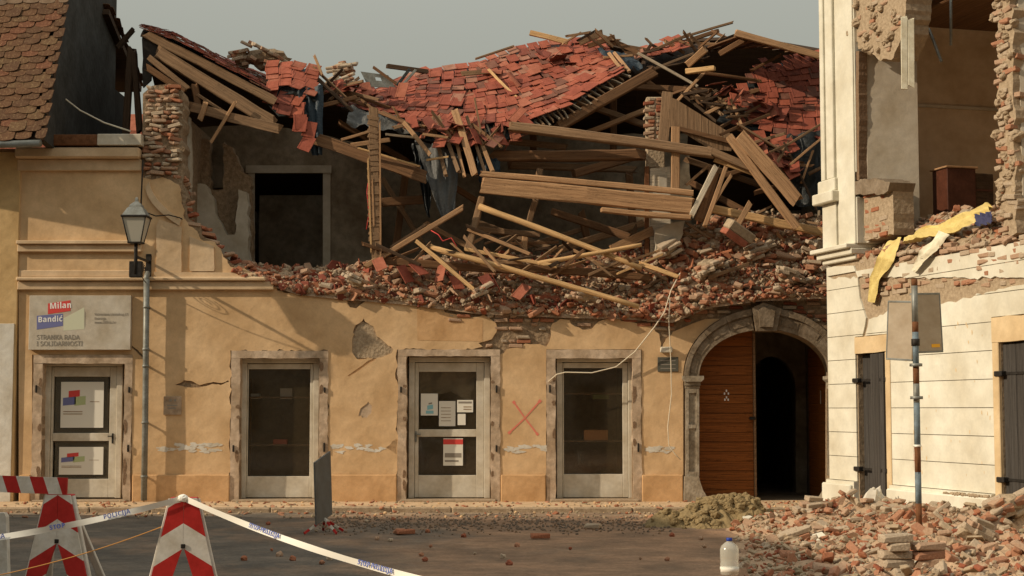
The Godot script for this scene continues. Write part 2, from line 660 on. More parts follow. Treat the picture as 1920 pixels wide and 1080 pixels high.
func arc(cx: float, cy: float, a: float, b: float, from: float, to: float, n: int) -> Array:
	var o := []
	for i in n + 1:
		var t := deg_to_rad(lerpf(from, to, float(i) / n))
		o.append_array([cx + a * cos(t), cy - b * sin(t)])
	return o


func build_ruin() -> void:
	ruin = thing("ruined_house", "ochre plastered row house with collapsed roof and broken upper storey", "house", Vector3(-1.5, 0, 0))
	var r := ruin
	# masonry, with the door and window openings and the gateway
	var w := [35, 958, 35, 282, 266, 282, 267, 175, 285, 160, 318, 156, 342, 172, 344, 240, 343, 335, 350, 400, 384, 446, 430, 492, 500, 522, 560, 541, 640, 551, 760, 560, 900, 572, 1040, 580, 1200, 582, 1240, 600, 1290, 578, 1340, 556, 1440, 548, 1560, 545, 1640, 545, 1640, 958, 1558, 958, 1558, 705]
	w.append_array(arc(1434, 705, 124, 87, 0, 180, 20).slice(2))
	w.append_array([1310, 958, 1186, 958, 1186, 672, 1042, 672, 1042, 958, 920, 958, 920, 668, 762, 668, 762, 958, 598, 958, 598, 672, 449, 672, 449, 958, 232, 958, 232, 682, 78, 682, 78, 958])
	wall_poly = outline(w)
	var rag := ragged(wall_poly, 0.09, 0.06, 4, 26)
	wpart(r, "masonry_wall", sheet(rag, -0.50, -0.035, M.rubble_core))
	# plaster coats
	var left := [35, 958, 35, 300, 266, 300, 268, 333, 285, 337, 305, 332, 335, 346, 340, 372, 345, 410, 382, 452, 402, 453, 432, 500, 470, 510, 512, 528, 520, 545, 560, 549, 600, 546, 636, 548, 650, 560, 656, 576, 668, 578, 685, 565, 700, 562, 770, 560, 800, 568, 832, 580, 840, 598, 858, 604, 880, 596, 908, 590, 930, 606, 931, 622, 922, 636, 897, 643, 905, 650, 885, 655, 745, 655, 745, 958, 615, 958, 615, 657, 432, 657, 432, 958, 247, 958, 247, 665, 60, 665, 60, 958]
	var right := [938, 958, 938, 664, 950, 655, 985, 644, 1005, 645, 1024, 650, 1030, 640, 1033, 612, 1050, 598, 1068, 600, 1078, 612, 1092, 618, 1110, 616, 1122, 603, 1150, 594, 1165, 602, 1200, 608, 1225, 612, 1236, 626, 1241, 662, 1247, 640, 1262, 622, 1300, 606, 1322, 598]
	right.append_array(arc(1434, 705, 153, 128, 123, 180, 12))
	right.append_array([1281, 958, 1203, 958, 1203, 655, 1024, 655, 1024, 958])
	var lp := ragged(outline(left), 0.07, 0.035, 3, 41)
	var rp := ragged(outline(right), 0.07, 0.035, 1, 21)
	var loss := [
		ragged(outline([660, 640, 664, 615, 682, 597, 690, 606, 700, 612, 706, 630, 722, 642, 737, 655, 730, 664, 704, 672, 668, 672, 660, 660]), 0.05, 0.03),
		ragged(outline([672, 781, 676, 766, 690, 753, 698, 760, 696, 775, 688, 784, 679, 783, 677, 779]), 0.04, 0.015),
		ragged(outline([328, 722, 345, 713, 358, 714, 374, 722, 400, 716, 416, 718, 428, 713, 429, 716, 414, 722, 398, 720, 372, 727, 352, 726]), 0.05, 0.012),
		ragged(outline([782, 584, 792, 580, 800, 584, 806, 592, 798, 595, 786, 591]), 0.04, 0.01),
		ragged(outline([652, 704, 672, 690, 688, 678, 703, 671, 706, 673, 690, 682, 674, 694, 655, 706]), 0.05, 0.006),
		ragged(outline([247, 648, 258, 656, 270, 668, 277, 676, 276, 679, 266, 670, 255, 659, 247, 652]), 0.05, 0.005),
		ragged(outline([724, 838, 735, 828, 744, 822, 744, 852, 734, 846]), 0.04, 0.02)]
	for whole in [lp, rp]:
		for cut in [[-99.0, at2(262, 800).x], [at2(262, 800).x, at2(355, 800).x], [at2(355, 800).x, at2(687, 800).x], [at2(687, 800).x, at2(795, 800).x], [at2(795, 800).x, 99.0]]:
			var strip := PackedVector2Array([Vector2(cut[0], -1), Vector2(cut[1], -1), Vector2(cut[1], 20), Vector2(cut[0], 20)])
			for piece in Geometry2D.intersect_polygons(whole, strip):
				var rest := [piece]
				for hole in loss:
					var next := []
					for q in rest:
						next.append_array(Geometry2D.clip_polygons(q, hole))
					rest = next
				plaster_polys.append_array(rest)
	for q in plaster_polys:
		wpart(r, "plaster_coat", sheet(q, -0.034, 0.0, M.plaster))
	tag(r.get_child(1), "weathered ochre plaster coat")
	# undercoat that still clings where the top coat has come away
	wpart(r, "undercoat", sheet(ragged(outline([664, 790, 706, 790, 706, 748, 664, 748]), 0.2, 0.004), -0.028, -0.010, M.surround))
	wpart(r, "undercoat", sheet(ragged(outline([648, 708, 710, 708, 710, 673, 648, 673]), 0.2, 0.004), -0.028, -0.012, M.plinth))
	wpart(r, "undercoat", sheet(ragged(outline([656, 672, 740, 672, 738, 640, 712, 618, 676, 602, 656, 640]), 0.12, 0.012), -0.033, -0.026, M.mortar))
	# the tinted patch of old lettering over the middle door and the white brushed marks
	wpart(r, "repaint_patch", sheet(ragged(outline([782, 575, 905, 600, 905, 640, 783, 638]), 0.2, 0.004), 0.001, 0.003, M.plinth))
	for k in [[300, 345, 372, 845], [625, 834, 718, 848], [952, 836, 1024, 848], [1210, 838, 1258, 848], [375, 833, 410, 842]]:
		for n in 16:
			var q := at2(rng.randf_range(k[0], k[2]) if k[0] != 300 else rng.randf_range(300, 372), rng.randf_range(minf(k[1], 850), 848) if k[0] != 300 else rng.randf_range(832, 846))
			var poly := PackedVector2Array()
			for a in 11:
				poly.append(q + Vector2(cos(TAU * a / 11.0) * rng.randf_range(0.03, 0.12), sin(TAU * a / 11.0) * rng.randf_range(0.012, 0.04)))
			wpart(r, "limewash_dab", sheet(poly, 0.001, 0.0025 + 0.0003 * n, M.limewash))
	exposed_bricks()
	mouldings()
	plinths()
	var s := surround([60, 78, 232, 247, 665, 682])
	s.set_meta("label", "chipped stone surround of the party office door")
	surround([432, 449, 598, 615, 657, 672])
	surround([745, 762, 920, 938, 655, 668])
	surround([1024, 1042, 1186, 1203, 655, 672])
	gateway()
	interior()
	shop_front()


func in_plaster(p: Vector2) -> bool:
	for q in plaster_polys:
		if Geometry2D.is_point_in_polygon(p, q):
			return true
	return false


func brick_shape(seed_: int, size: Vector3, chip: float) -> ArrayMesh:
	var g := RandomNumberGenerator.new()
	g.seed = seed_
	var st := begin()
	var cuts := PackedFloat32Array()
	for i in 8:
		cuts.append(g.randf_range(0.05, 0.16) * size.y + (g.randf() * chip if g.randf() < 0.4 else 0.0))
	for i in 8:
		cuts[i] = minf(cuts[i], 0.45 * size.y)
	bev(st, -size / 2, size / 2, cuts)
	return done(st, null)


func exposed_bricks() -> void:
	var shapes := []
	for i in 4:
		shapes.append(brick_shape(i, Vector3(0.245, 0.062, 0.12), 0.03))
	for i in 3:
		shapes.append(brick_shape(10 + i, Vector3(0.12, 0.062, 0.12), 0.03))
	var count := 0
	var row := 0
	var y := at2(0, 672).y
	while y < at2(0, 545).y:
		var x := at2(640, 800).x + (0.13 if row % 2 else 0.0)
		while x < at2(1560, 800).x:
			var half := rng.randf() < 0.3
			var wide := 0.132 if half else 0.257
			var c := Vector2(x + wide / 2, y)
			var arch_d := Vector2((c.x - at2(1434, 800).x) / 1.48, (c.y - at2(0, 705).y) / 1.25).length()
			if Geometry2D.is_point_in_polygon(c, wall_poly) and not in_plaster(c) and not in_plaster(c + Vector2(0.05, 0)) and arch_d > 1.0 and rng.randf() < 0.6 and c.distance_to(at2(690, 640)) > 0.45:
				var in_surround := false
				for k in [[745, 938, 655], [1024, 1203, 655]]:
					in_surround = in_surround or (c.x > at2(k[0], 800).x - 0.1 and c.x < at2(k[1], 800).x + 0.1 and c.y < at2(0, k[2]).y + 0.04)
				if not in_surround:
					var b := part(ruin, "brick", shapes[rng.randi_range(4, 6)] if half else shapes[rng.randi_range(0, 3)])
					b.set_surface_override_material(0, M["brick%d" % [0, 1, 2, 3, 4, 4, 2][rng.randi_range(0, 6)]])
					b.position = Vector3(c.x, c.y, -0.075 + rng.randf_range(0.0, 0.05)) - ruin.position
					b.rotation = Vector3(rng.randf_range(-0.06, 0.06), rng.randf_range(-0.1, 0.1), rng.randf_range(-0.05, 0.05))
					count += 1
			x += wide + 0.012
		y += 0.076
		row += 1
	# the broken end of the party wall that still stands
	y = at2(0, 332).y
	row = 0
	while y < at2(0, 158).y:
		var x := at2(270, 250).x + rng.randf_range(0.0, 0.05)
		while x < at2(340, 250).x - 0.04:
			if rng.randf() < 0.86:
				var b := part(ruin, "brick", shapes[rng.randi_range(4, 6)] if rng.randf() < 0.65 else shapes[rng.randi_range(0, 3)])
				b.set_surface_override_material(0, M["brick%d" % [0, 2, 2, 4, 4, 1][rng.randi_range(0, 5)]])
				b.position = Vector3(minf(x + 0.06, at2(328, 250).x), y, -0.05 + rng.randf_range(-0.03, 0.07)) - ruin.position
				b.rotation = Vector3(rng.randf_range(-0.2, 0.2), rng.randf_range(-0.5, 0.5), rng.randf_range(-0.22, 0.22))
			x += rng.randf_range(0.12, 0.19)
		y += 0.078
		row += 1
	# the stepped break from the party wall down to the first floor
	for k in 46:
		var f := k / 46.0
		var px: float = lerpf(338, 350, f * 3.0) if f < 0.33 else lerpf(350, 440, (f - 0.33) / 0.34) if f < 0.67 else lerpf(440, 560, (f - 0.67) / 0.33)
		var py: float = lerpf(335, 410, f * 3.0) if f < 0.33 else lerpf(410, 495, (f - 0.33) / 0.34) if f < 0.67 else lerpf(495, 540, (f - 0.67) / 0.33)
		var b := part(ruin, "brick", shapes[rng.randi_range(0, 6)])
		b.set_surface_override_material(0, M["brick%d" % [0, 1, 2, 3, 4][rng.randi_range(0, 4)]])
		b.position = at(px + rng.randf_range(-2, 12), py + rng.randf_range(-6, 8), rng.randf_range(-0.42, -0.06)) - ruin.position
		b.rotation = Vector3(rng.randf_range(-0.25, 0.25), rng.randf_range(-0.6, 0.6), rng.randf_range(-0.35, 0.35))


func band(called: String, x0: float, y0: float, x1: float, y1: float, proud: float, m: Material, cut := 0.012) -> MeshInstance3D:
	var a := at2(x0, y1)
	var b := at2(x1, y0)
	return wpart(ruin, called, box(Vector3(a.x, a.y, -0.02), Vector3(b.x, b.y, proud), m, cut))


func mouldings() -> void:
	band("eave_cornice", 33, 279, 266, 299, 0.20, M.plaster_pale, 0.03)
	band("frieze_band", 34, 299.5, 266, 321, 0.07, M.plaster_pale)
	band("sill_course", 34, 452, 267, 459, 0.14, M.plaster_pale)
	band("sill_course", 34.5, 459.5, 267, 473, 0.08, M.plaster_pale)
	band("apron_band", 35, 507, 262, 519.5, 0.03, M.plaster_pale)
	band("string_course", 34, 520, 500, 527.5, 0.15, M.plaster_pale, 0.02)
	band("string_course", 34.5, 528, 514, 544, 0.08, M.plaster_pale)
	# what is left of a window surround of the upper storey
	wpart(ruin, "window_trim", sheet(ragged(outline([294, 519, 294, 424, 300, 412, 318, 418, 341, 425, 341, 519]), 0.09, 0.008), 0.0, 0.045, M.plaster_pale))
	wpart(ruin, "window_trim", sheet(ragged(outline([357, 509, 356, 443, 372, 450, 384, 455, 402, 462, 402, 509]), 0.09, 0.01), 0.0, 0.045, M.plaster_pale))
	wpart(ruin, "window_trim", sheet(outline([290, 510, 480, 512, 480, 519.5, 290, 519.5]), 0.0, 0.06, M.plaster_pale))
	var hood := []
	for i in 13:
		var t := i / 12.0
		hood.append_array([lerpf(281, 341, t * t * 0.5 + t * 0.5), lerpf(342, 412, sqrt(t) * 0.4 + t * 0.6)])
	for i in 13:
		var t := 1.0 - i / 12.0
		hood.append_array([lerpf(274, 338, t * t * 0.5 + t * 0.5), lerpf(352, 424, sqrt(t) * 0.4 + t * 0.6)])
	wpart(ruin, "window_trim", sheet(outline(hood), 0.0, 0.07, M.plaster_pale))
	# an edge strip where the neighbour's wall begins
	band("corner_strip", 35.5, 322, 40, 451, 0.02, M.plaster)


func plinths() -> void:
	for k in [[36, 58], [248, 431], [616, 744], [939, 1023], [1204, 1280]]:
		var a := at2(k[0], 958)
		var b := at2(k[1], 890)
		var poly := PackedVector2Array([Vector2(a.x, 0.0), Vector2(b.x, 0.0), Vector2(b.x, b.y), Vector2(a.x, b.y)])
		var st := begin()
		bx(st, Vector3(a.x, 0.0, -0.02), Vector3(b.x, b.y, 0.045), 0.014)
		wpart(ruin, "plinth", done(st, M.plinth))


func surround(k: Array) -> Node3D:
	var s := knot(ruin, "stone_surround")
	var o := [at2(k[0], 800).x, at2(k[1], 800).x, at2(k[2], 800).x, at2(k[3], 800).x]
	var top := at2(0, k[4]).y
	var low := at2(0, k[5]).y
	var lint := PackedVector2Array([Vector2(o[0] + 0.004, low + 0.003), Vector2(o[3] - 0.004, low + 0.003), Vector2(o[3] - 0.004, top - 0.004), Vector2(o[0] + 0.004, top - 0.004)])
	wpart(s, "lintel", sheet(ragged(lint, 0.11, 0.008), -0.30, 0.016, M.surround))
	for side in 2:
		var a: float = o[0] + 0.004 if side == 0 else o[2] + 0.001
		var b: float = o[1] - 0.001 if side == 0 else o[3] - 0.004
		var edge := PackedVector2Array([Vector2(a, 0.0), Vector2(b, 0.0), Vector2(b, low), Vector2(a, low)])
		wpart(s, "jamb", sheet(ragged(edge, 0.10, 0.014), -0.30, 0.014, M.surround))
		# iron pintles of the lost shutters, and the chips round them
		for y in [0.95, 2.0]:
			var x: float = (a + b) / 2 + (-0.02 if side == 0 else 0.02)
			if rng.randf() < 0.8:
				wpart(s, "hinge_pintle", box(Vector3(x - 0.016, y, 0.014), Vector3(x + 0.016, y + rng.randf_range(0.09, 0.17), 0.045), M.iron, 0.008))
		# chips where the stone face has come away
		for n in 4:
			var cy := rng.randf_range(0.15, low - 0.1)
			var chip := PackedVector2Array()
			var tall := rng.randf_range(0.03, 0.16)
			for v in 9:
				var t := TAU * v / 9.0
				chip.append(Vector2(clampf((b if side == 0 else a) + (-0.03 if side == 0 else 0.03) + cos(t) * rng.randf_range(0.02, 0.05), a + 0.004, b - 0.004), cy + sin(t) * tall * rng.randf_range(0.6, 1.1)))
			wpart(s, "stone_chip", sheet(chip, 0.010, 0.017 + 0.0006 * n, M.chip))
	# a worn threshold
	wpart(s, "threshold", box(Vector3(o[1] - 0.1, 0.0, -0.30), Vector3(o[2] + 0.1, 0.105 + rng.randf_range(0, 0.02), 0.16), M.kerb, 0.015))
	return s


func gateway() -> void:
	var g := knot(ruin, "stone_archway")
	g.set_meta("label", "grey carved stone arch of the carriage gateway")
	# arch stones
	var steps := 9
	for i in steps:
		if i == 4:
			continue
		var t0 := lerpf(0, 180, float(i) / steps) + 0.12
		var t1 := lerpf(0, 180, float(i + 1) / steps) - 0.12
		var out := arc(1434, 705, 151, 127, t0, t1, 4)
		var inn := arc(1434, 705, 123.6, 87, t1, t0, 4)
		var lip := arc(1434, 705, 143, 115, t1, t0, 4)
		var lo := arc(1434, 705, 131, 98, t0, t1, 4)
		wpart(g, "arch_stone", sheet(outline(out + inn), -0.36, 0.055, M.arch_stone))
		wpart(g, "arch_moulding", sheet(outline(out + lip), 0.056, 0.10, M.arch_stone))
		if i != 4:
			var a2 := arc(1434, 705, 140, 111, t0 + 3, t1 - 3, 4)
			var b2 := arc(1434, 705, 130, 97, t1 - 3, t0 + 3, 4)
			wpart(g, "arch_panel", sheet(outline(a2 + b2), 0.056, 0.066, M.arch_stone))
	wpart(g, "keystone", sheet(outline([1408, 578, 1430, 568, 1462, 580, 1454, 621, 1416, 621]), -0.36, 0.15, M.arch_stone))
	wpart(g, "keystone", sheet(outline([1419, 582, 1430, 576, 1450, 584, 1446, 614, 1422, 614]), 0.151, 0.20, M.arch_stone))
	for side in 2:
		var mx := func(px: float) -> float: return px if side == 0 else 2868.0 - px
		var rect := func(x0: float, y0: float, x1: float, y1: float) -> PackedVector2Array: return outline([mx.call(x0), y0, mx.call(x1), y0, mx.call(x1), y1, mx.call(x0), y1])
		wpart(g, "pilaster", sheet(rect.call(1285, 729, 1310, 893), -0.36, 0.05, M.pier_stone))
		for e in [[1285, 729, 1290.5, 893], [1305, 729, 1310, 893], [1291, 729, 1304.5, 737], [1291, 796, 1304.5, 803], [1291, 884, 1304.5, 893]]:
			wpart(g, "pilaster_fillet", sheet(rect.call(e[0], e[1], e[2], e[3]), 0.051, 0.085, M.pier_stone))
		wpart(g, "capital", sheet(outline([mx.call(1278), 705, mx.call(1318), 705, mx.call(1318), 711, mx.call(1313), 716, mx.call(1282), 716, mx.call(1278), 711]), -0.36, 0.16, M.pier_stone))
		wpart(g, "capital", sheet(rect.call(1283, 716.5, 1312, 723), -0.36, 0.12, M.pier_stone))
		wpart(g, "capital", sheet(rect.call(1284, 723.5, 1311, 728.5), -0.36, 0.09, M.pier_stone))
		var guard := [mx.call(1282), 893, mx.call(1309), 893, mx.call(1312), 905, mx.call(1317), 919, mx.call(1325), 932, mx.call(1332), 942, mx.call(1332), 950, mx.call(1282), 950]
		wpart(g, "guard_stone", sheet(ragged(outline(guard), 0.12, 0.008), -0.36, 0.13, M.pier_stone))
	# leaves of the gate: boards lie level, cut to the arch
	var opening := [1310, 944, 1310, 705]
	opening.append_array(arc(1434, 705, 124, 87, 180, 0, 24).slice(2))
	opening.append_array([1558, 944])
	var arch_poly := outline(opening, -0.42)
	var leaf := knot(ruin, "gate_leaf")
	leaf.set_meta("label", "closed brown boarded leaf of the carriage gate")
	var y := 0.09
	var k := 0
	while y < 3.2:
		var h := 0.172
		var rect := PackedVector2Array([Vector2(at2(1306, 800, -0.42).x, y), Vector2(at2(1412, 800, -0.42).x, y), Vector2(at2(1412, 800, -0.42).x, y + h - 0.008), Vector2(at2(1306, 800, -0.42).x, y + h - 0.008)])
		for piece in Geometry2D.intersect_polygons(rect, arch_poly):
			wpart(leaf, "board", sheet(piece, -0.44, -0.40 + rng.randf_range(-0.004, 0.004), M.gate))
		y += h
		k += 1
	wpart(leaf, "meeting_stile", box(Vector3(at2(1412.5, 800, -0.42).x, 0.09, -0.45), Vector3(at2(1417, 800, -0.42).x, at2(0, 624, -0.42).y, -0.36), M.weathered, 0.006))
	wpart(leaf, "backing", sheet(Geometry2D.intersect_polygons(arch_poly, PackedVector2Array([Vector2(0, 0), Vector2(at2(1411, 800, -0.42).x, 0), Vector2(at2(1411, 800, -0.42).x, 9), Vector2(0, 9)]))[0], -0.47, -0.445, M.dark_wood))
	var hx := at2(1411, 785, -0.4)
	wpart(leaf, "latch", box(Vector3(hx.x - 0.06, hx.y - 0.02, -0.396), Vector3(hx.x + 0.05, hx.y + 0.03, -0.33), M.iron, 0.008))
	# the number plate of the gate: small white marks
	var mark := at2(1362, 740, -0.4)
	for d in [[-0.035, 0.02], [0.035, 0.02], [0.0, 0.07], [0.0, -0.05], [-0.03, -0.09], [0.03, -0.09]]:
		wpart(leaf, "white_mark", box(Vector3(mark.x + d[0] - 0.012, mark.y + d[1] - 0.02, -0.395), Vector3(mark.x + d[0] + 0.012, mark.y + d[1] + 0.02, -0.389), M.print_white))
	# the other leaf stands open into the passage
	var open := knot(ruin, "gate_leaf")
	open.set_meta("label", "gate leaf swung open into the dark passage")
	var a := at(1557, 940, -0.55)
	var b2 := at(1522, 940, -1.75)
	y = 0.09
	while y < 2.75:
		var f := along(Vector3(a.x, y + 0.086, a.z), Vector3(b2.x, y + 0.086, b2.z))
		var bm := part(open, "board", box(Vector3(-0.66, -0.02, -0.0845), Vector3(0.66, 0.02, 0.0855), M.gate, 0.003))
		bm.transform = ruin.transform.affine_inverse() * f
		y += 0.172


func hall(parent: Node3D, x0: float, x1: float, y0: float, y1: float, z0: float, z1: float, m: Material, front_open := true) -> void:
	# walls, floor and ceiling with thickness round a room
	var t := 0.12
	wpart(parent, "room_back_wall", box(Vector3(x0 - t, y0 - t, z0 - t), Vector3(x1 + t, y1 + t, z0), m))
	wpart(parent, "room_side_wall", box(Vector3(x0 - t, y0 - t, z0 + 0.001), Vector3(x0, y1 + t, z1), m))
	wpart(parent, "room_side_wall", box(Vector3(x1, y0 - t, z0 + 0.001), Vector3(x1 + t, y1 + t, z1), m))
	wpart(parent, "room_floor", box(Vector3(x0 + 0.001, y0 - t, z0 + 0.001), Vector3(x1 - 0.001, y0, z1), m))
	wpart(parent, "room_ceiling", box(Vector3(x0 + 0.001, y1, z0 + 0.001), Vector3(x1 - 0.001, y1 + t, z1), m))


func interior() -> void:
	var r := ruin
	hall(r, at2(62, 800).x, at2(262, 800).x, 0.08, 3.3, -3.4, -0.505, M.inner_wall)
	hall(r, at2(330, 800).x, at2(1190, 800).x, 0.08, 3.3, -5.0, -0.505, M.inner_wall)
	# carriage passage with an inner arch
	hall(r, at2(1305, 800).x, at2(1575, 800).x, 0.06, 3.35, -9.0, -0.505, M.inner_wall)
	var inner := [1280, 952, 1280, 560, 1620, 560, 1620, 952, 1492, 952, 1492, 730]
	inner.append_array(arc(1448, 730, 44, 62, 0, 180, 12).slice(2))
	inner.append_array([1404, 952])
	wpart(r, "passage_arch", sheet(Geometry2D.intersect_polygons(outline(inner, -3.2), PackedVector2Array([Vector2(at2(1305, 800).x + 0.01, 0.061), Vector2(at2(1575, 800).x - 0.01, 0.061), Vector2(at2(1575, 800).x - 0.01, 3.34), Vector2(at2(1305, 800).x + 0.01, 3.34)]))[0], -3.5, -3.2, M.inner_wall))
	# first floor slab and the shell of the upper storey
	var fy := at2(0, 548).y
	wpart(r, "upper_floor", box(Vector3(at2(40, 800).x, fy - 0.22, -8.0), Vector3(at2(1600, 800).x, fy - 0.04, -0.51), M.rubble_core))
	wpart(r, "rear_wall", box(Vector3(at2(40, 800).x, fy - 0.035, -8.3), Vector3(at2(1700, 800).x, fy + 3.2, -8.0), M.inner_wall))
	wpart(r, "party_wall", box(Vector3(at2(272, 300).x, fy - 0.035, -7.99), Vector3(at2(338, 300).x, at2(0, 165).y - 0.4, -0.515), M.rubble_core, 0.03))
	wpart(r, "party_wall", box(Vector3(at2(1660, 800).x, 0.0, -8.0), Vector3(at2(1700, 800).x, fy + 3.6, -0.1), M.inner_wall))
	# the room still standing behind: cross wall with a doorway
	var z := -3.2
	var cross := [330, 505, 330, 240, 420, 236, 540, 240, 640, 262, 705, 275, 705, 505, 612, 505, 612, 318, 474, 318, 474, 505]
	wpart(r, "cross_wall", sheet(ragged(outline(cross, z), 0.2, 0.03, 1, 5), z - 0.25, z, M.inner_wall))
	var fr := knot(r, "door_frame")
	for e in [[462, 311, 622, 325, 0.07], [606, 325.5, 620, 505, 0.05], [466, 325.5, 478, 505, 0.05]]:
		wpart(fr, "frame_board", sheet(outline([e[0], e[1], e[2], e[1], e[2], e[3], e[0], e[3]], z), z + 0.002, z + e[4], M.inner_gray))
	wpart(r, "side_room_wall", box(Vector3(at2(440, 400, z).x, fy, -6.5), Vector3(at2(700, 400, z).x, fy + 2.6, -6.3), M.inner_wall))
	# a nearer wall stub with plaster still on it
	wpart(r, "wall_stub", sheet(ragged(outline([362, 500, 360, 345, 384, 345, 400, 372, 403, 400, 425, 440, 440, 440, 447, 355, 462, 360, 468, 500], -1.6), 0.08, 0.03), -1.9, -1.6, M.inner_gray))
	wpart(r, "wall_core", sheet(ragged(outline([362, 505, 362, 262, 392, 262, 394, 355, 418, 355, 418, 268, 436, 276, 452, 320, 470, 330, 474, 505], -1.9), 0.08, 0.03), -2.2, -1.92, M.rubble_core))
	wpart(r, "wall_core", box(at(392, 356, -2.6), at(420, 266, -2.3), M.inner_wall))
	# pale strip of plaster on the standing brick stub
	wpart(r, "plaster_strip", sheet(ragged(outline([343, 335, 344, 210, 354, 218, 357, 300, 354, 410, 349, 402], -0.55), 0.1, 0.01), -0.8, -0.56, M.inner_gray))
	# walls that close the collapsed rooms
	wpart(r, "inner_partition", sheet(ragged(outline([700, 505, 700, 290, 900, 330, 905, 505], -4.2), 0.2, 0.04), -4.4, -4.2, M.inner_wall))
	wpart(r, "inner_partition", sheet(ragged(outline([900, 505, 900, 250, 1290, 250, 1300, 505], -5.2), 0.2, 0.04), -5.4, -5.2, M.inner_wall))


func framed(called: String, x0: float, x1: float, y0: float, y1: float, panes: Array, label := "") -> Node3D:
	# a door or shop window set back in its opening; panes: [x0, y0, x1, y1] as surveyed
	var k := knot(ruin, called)
	if label:
		k.set_meta("label", label)
	var z := -0.24
	var st := begin()
	var poly := outline([x0, y1, x1, y1, x1, y0, x0, y0], z)
	var a := at2(x0, y1, z)
	var b := at2(x1, y0, z)
	a.y = 0.12
	# outer casing
	var c := 0.055
	bx(st, Vector3(a.x - 0.05, a.y, z - 0.09), Vector3(a.x + c, b.y, z + 0.03), 0.008)
	bx(st, Vector3(b.x - c, a.y, z - 0.09), Vector3(b.x + 0.05, b.y, z + 0.03), 0.008)
	bx(st, Vector3(a.x - 0.05, b.y + 0.001, z - 0.09), Vector3(b.x + 0.05, b.y + 0.09, z + 0.03), 0.008)
	wpart(k, "casing", done(st, M.white_frame))
	# leaf: stiles and rails round the panes
	st = begin()
	var p0 := at2(panes[0][0], panes[0][1], z)
	var q0 := at2(panes[-1][2], panes[-1][3], z)
	var l := a.x + c + 0.006
	var r2 := b.x - c - 0.006
	bx(st, Vector3(l, a.y + 0.012, z - 0.07), Vector3(p0.x, b.y - 0.012, z), 0.006)
	bx(st, Vector3(q0.x, a.y + 0.012, z - 0.07), Vector3(r2, b.y - 0.012, z), 0.006)
	var edges := [b.y - 0.012]
	for p in panes:
		edges.append(at2(0, p[1], z).y)
		edges.append(at2(0, p[3], z).y)
	edges.append(a.y + 0.012)
	for i in range(0, edges.size(), 2):
		bx(st, Vector3(p0.x + 0.001, edges[i + 1], z - 0.07), Vector3(q0.x - 0.001, edges[i], z - 0.002), 0.006)
	wpart(k, "leaf", done(st, M.white_frame))
	for p in panes:
		var u := at2(p[0], p[3], z)
		var v := at2(p[2], p[1], z)
		wpart(k, "pane", box(Vector3(u.x - 0.01, u.y - 0.01, z - 0.048), Vector3(v.x + 0.01, v.y + 0.01, z - 0.04), M.glass))
	return k


func shop_front() -> void:
	var d0 := framed("office_door", 86, 226, 687, 926, [[101, 706, 203, 812], [101, 827, 203, 898]], "white door with two film covered panes")
	for p in [[101, 706, 203, 812], [101, 827, 203, 898]]:
		var u := at2(p[0], p[3], -0.24)
		var v := at2(p[2], p[1], -0.24)
		wpart(d0, "dark_film", box(Vector3(u.x, u.y, -0.30), Vector3(v.x, v.y, -0.29), M.dark_film))
	var h := at2(211, 822, -0.24)
	wpart(d0, "handle", box(Vector3(h.x - 0.012, h.y - 0.09, -0.238), Vector3(h.x + 0.02, h.y + 0.09, -0.225), M.iron, 0.004))
	wpart(d0, "handle", box(Vector3(h.x - 0.08, h.y + 0.03, -0.224), Vector3(h.x + 0.015, h.y + 0.05, -0.19), M.iron, 0.006))
	framed("shop_window", 455, 594, 681, 930, [[466, 692, 580, 893]], "tall white framed shop window nearest the drainpipe")
	framed("shop_window", 1049, 1183, 679, 926, [[1057, 690, 1168, 889]], "tall white framed shop window beside the archway")
	var d2 := framed("shop_door", 771, 914, 679, 926, [[785, 697, 893, 805], [785, 819, 893, 891]], "white shop door with notices on its two panes")
	h = at2(780, 818, -0.24)
	wpart(d2, "handle", box(Vector3(h.x - 0.02, h.y - 0.1, -0.238), Vector3(h.x + 0.015, h.y + 0.09, -0.22), M.zinc, 0.005))
	wpart(d2, "handle", box(Vector3(h.x - 0.01, h.y + 0.02, -0.219), Vector3(h.x + 0.09, h.y + 0.045, -0.19), M.zinc, 0.006))


# ================================================================ tiled surfaces
# grid: rows of control points (Vector3) from the ridge down to the eave
func surf(grid: Array, u: float, v: float) -> Vector3:
	var rows := grid.size() - 1
	var cols: int = grid[0].size() - 1
	var a := clampf(v, 0, 1) * rows
	var b := clampf(u, 0, 1) * cols
	var i := mini(int(a), rows - 1)
	var k := mini(int(b), cols - 1)
	var fa := a - i
	var fb := b - k
	return grid[i][k].lerp(grid[i][k + 1], fb).lerp(grid[i + 1][k].lerp(grid[i + 1][k + 1], fb), fa)


func surf_frame(grid: Array, u: float, v: float) -> Transform3D:
	var e := 0.02
	var x := (surf(grid, minf(u + e, 1), v) - surf(grid, maxf(u - e, 0), v)).normalized()
	var down := (surf(grid, u, minf(v + e, 1)) - surf(grid, u, maxf(v - e, 0))).normalized()
	var n := down.cross(x).normalized()
	if n.dot(Vector3(0, 0.5, 1)) < 0:
		n = -n
	x = (x - n * x.dot(n)).normalized()
	return Transform3D(Basis(x, n, x.cross(n)), surf(grid, u, v))


func surf_length(grid: Array, across: bool) -> float:
	var s := 0.0
	for i in 20:
		var a := i / 20.0
		s += surf(grid, a, 0.5).distance_to(surf(grid, a + 0.05, 0.5)) if across else surf(grid, 0.5, a).distance_to(surf(grid, 0.5, a + 0.05))
	return s


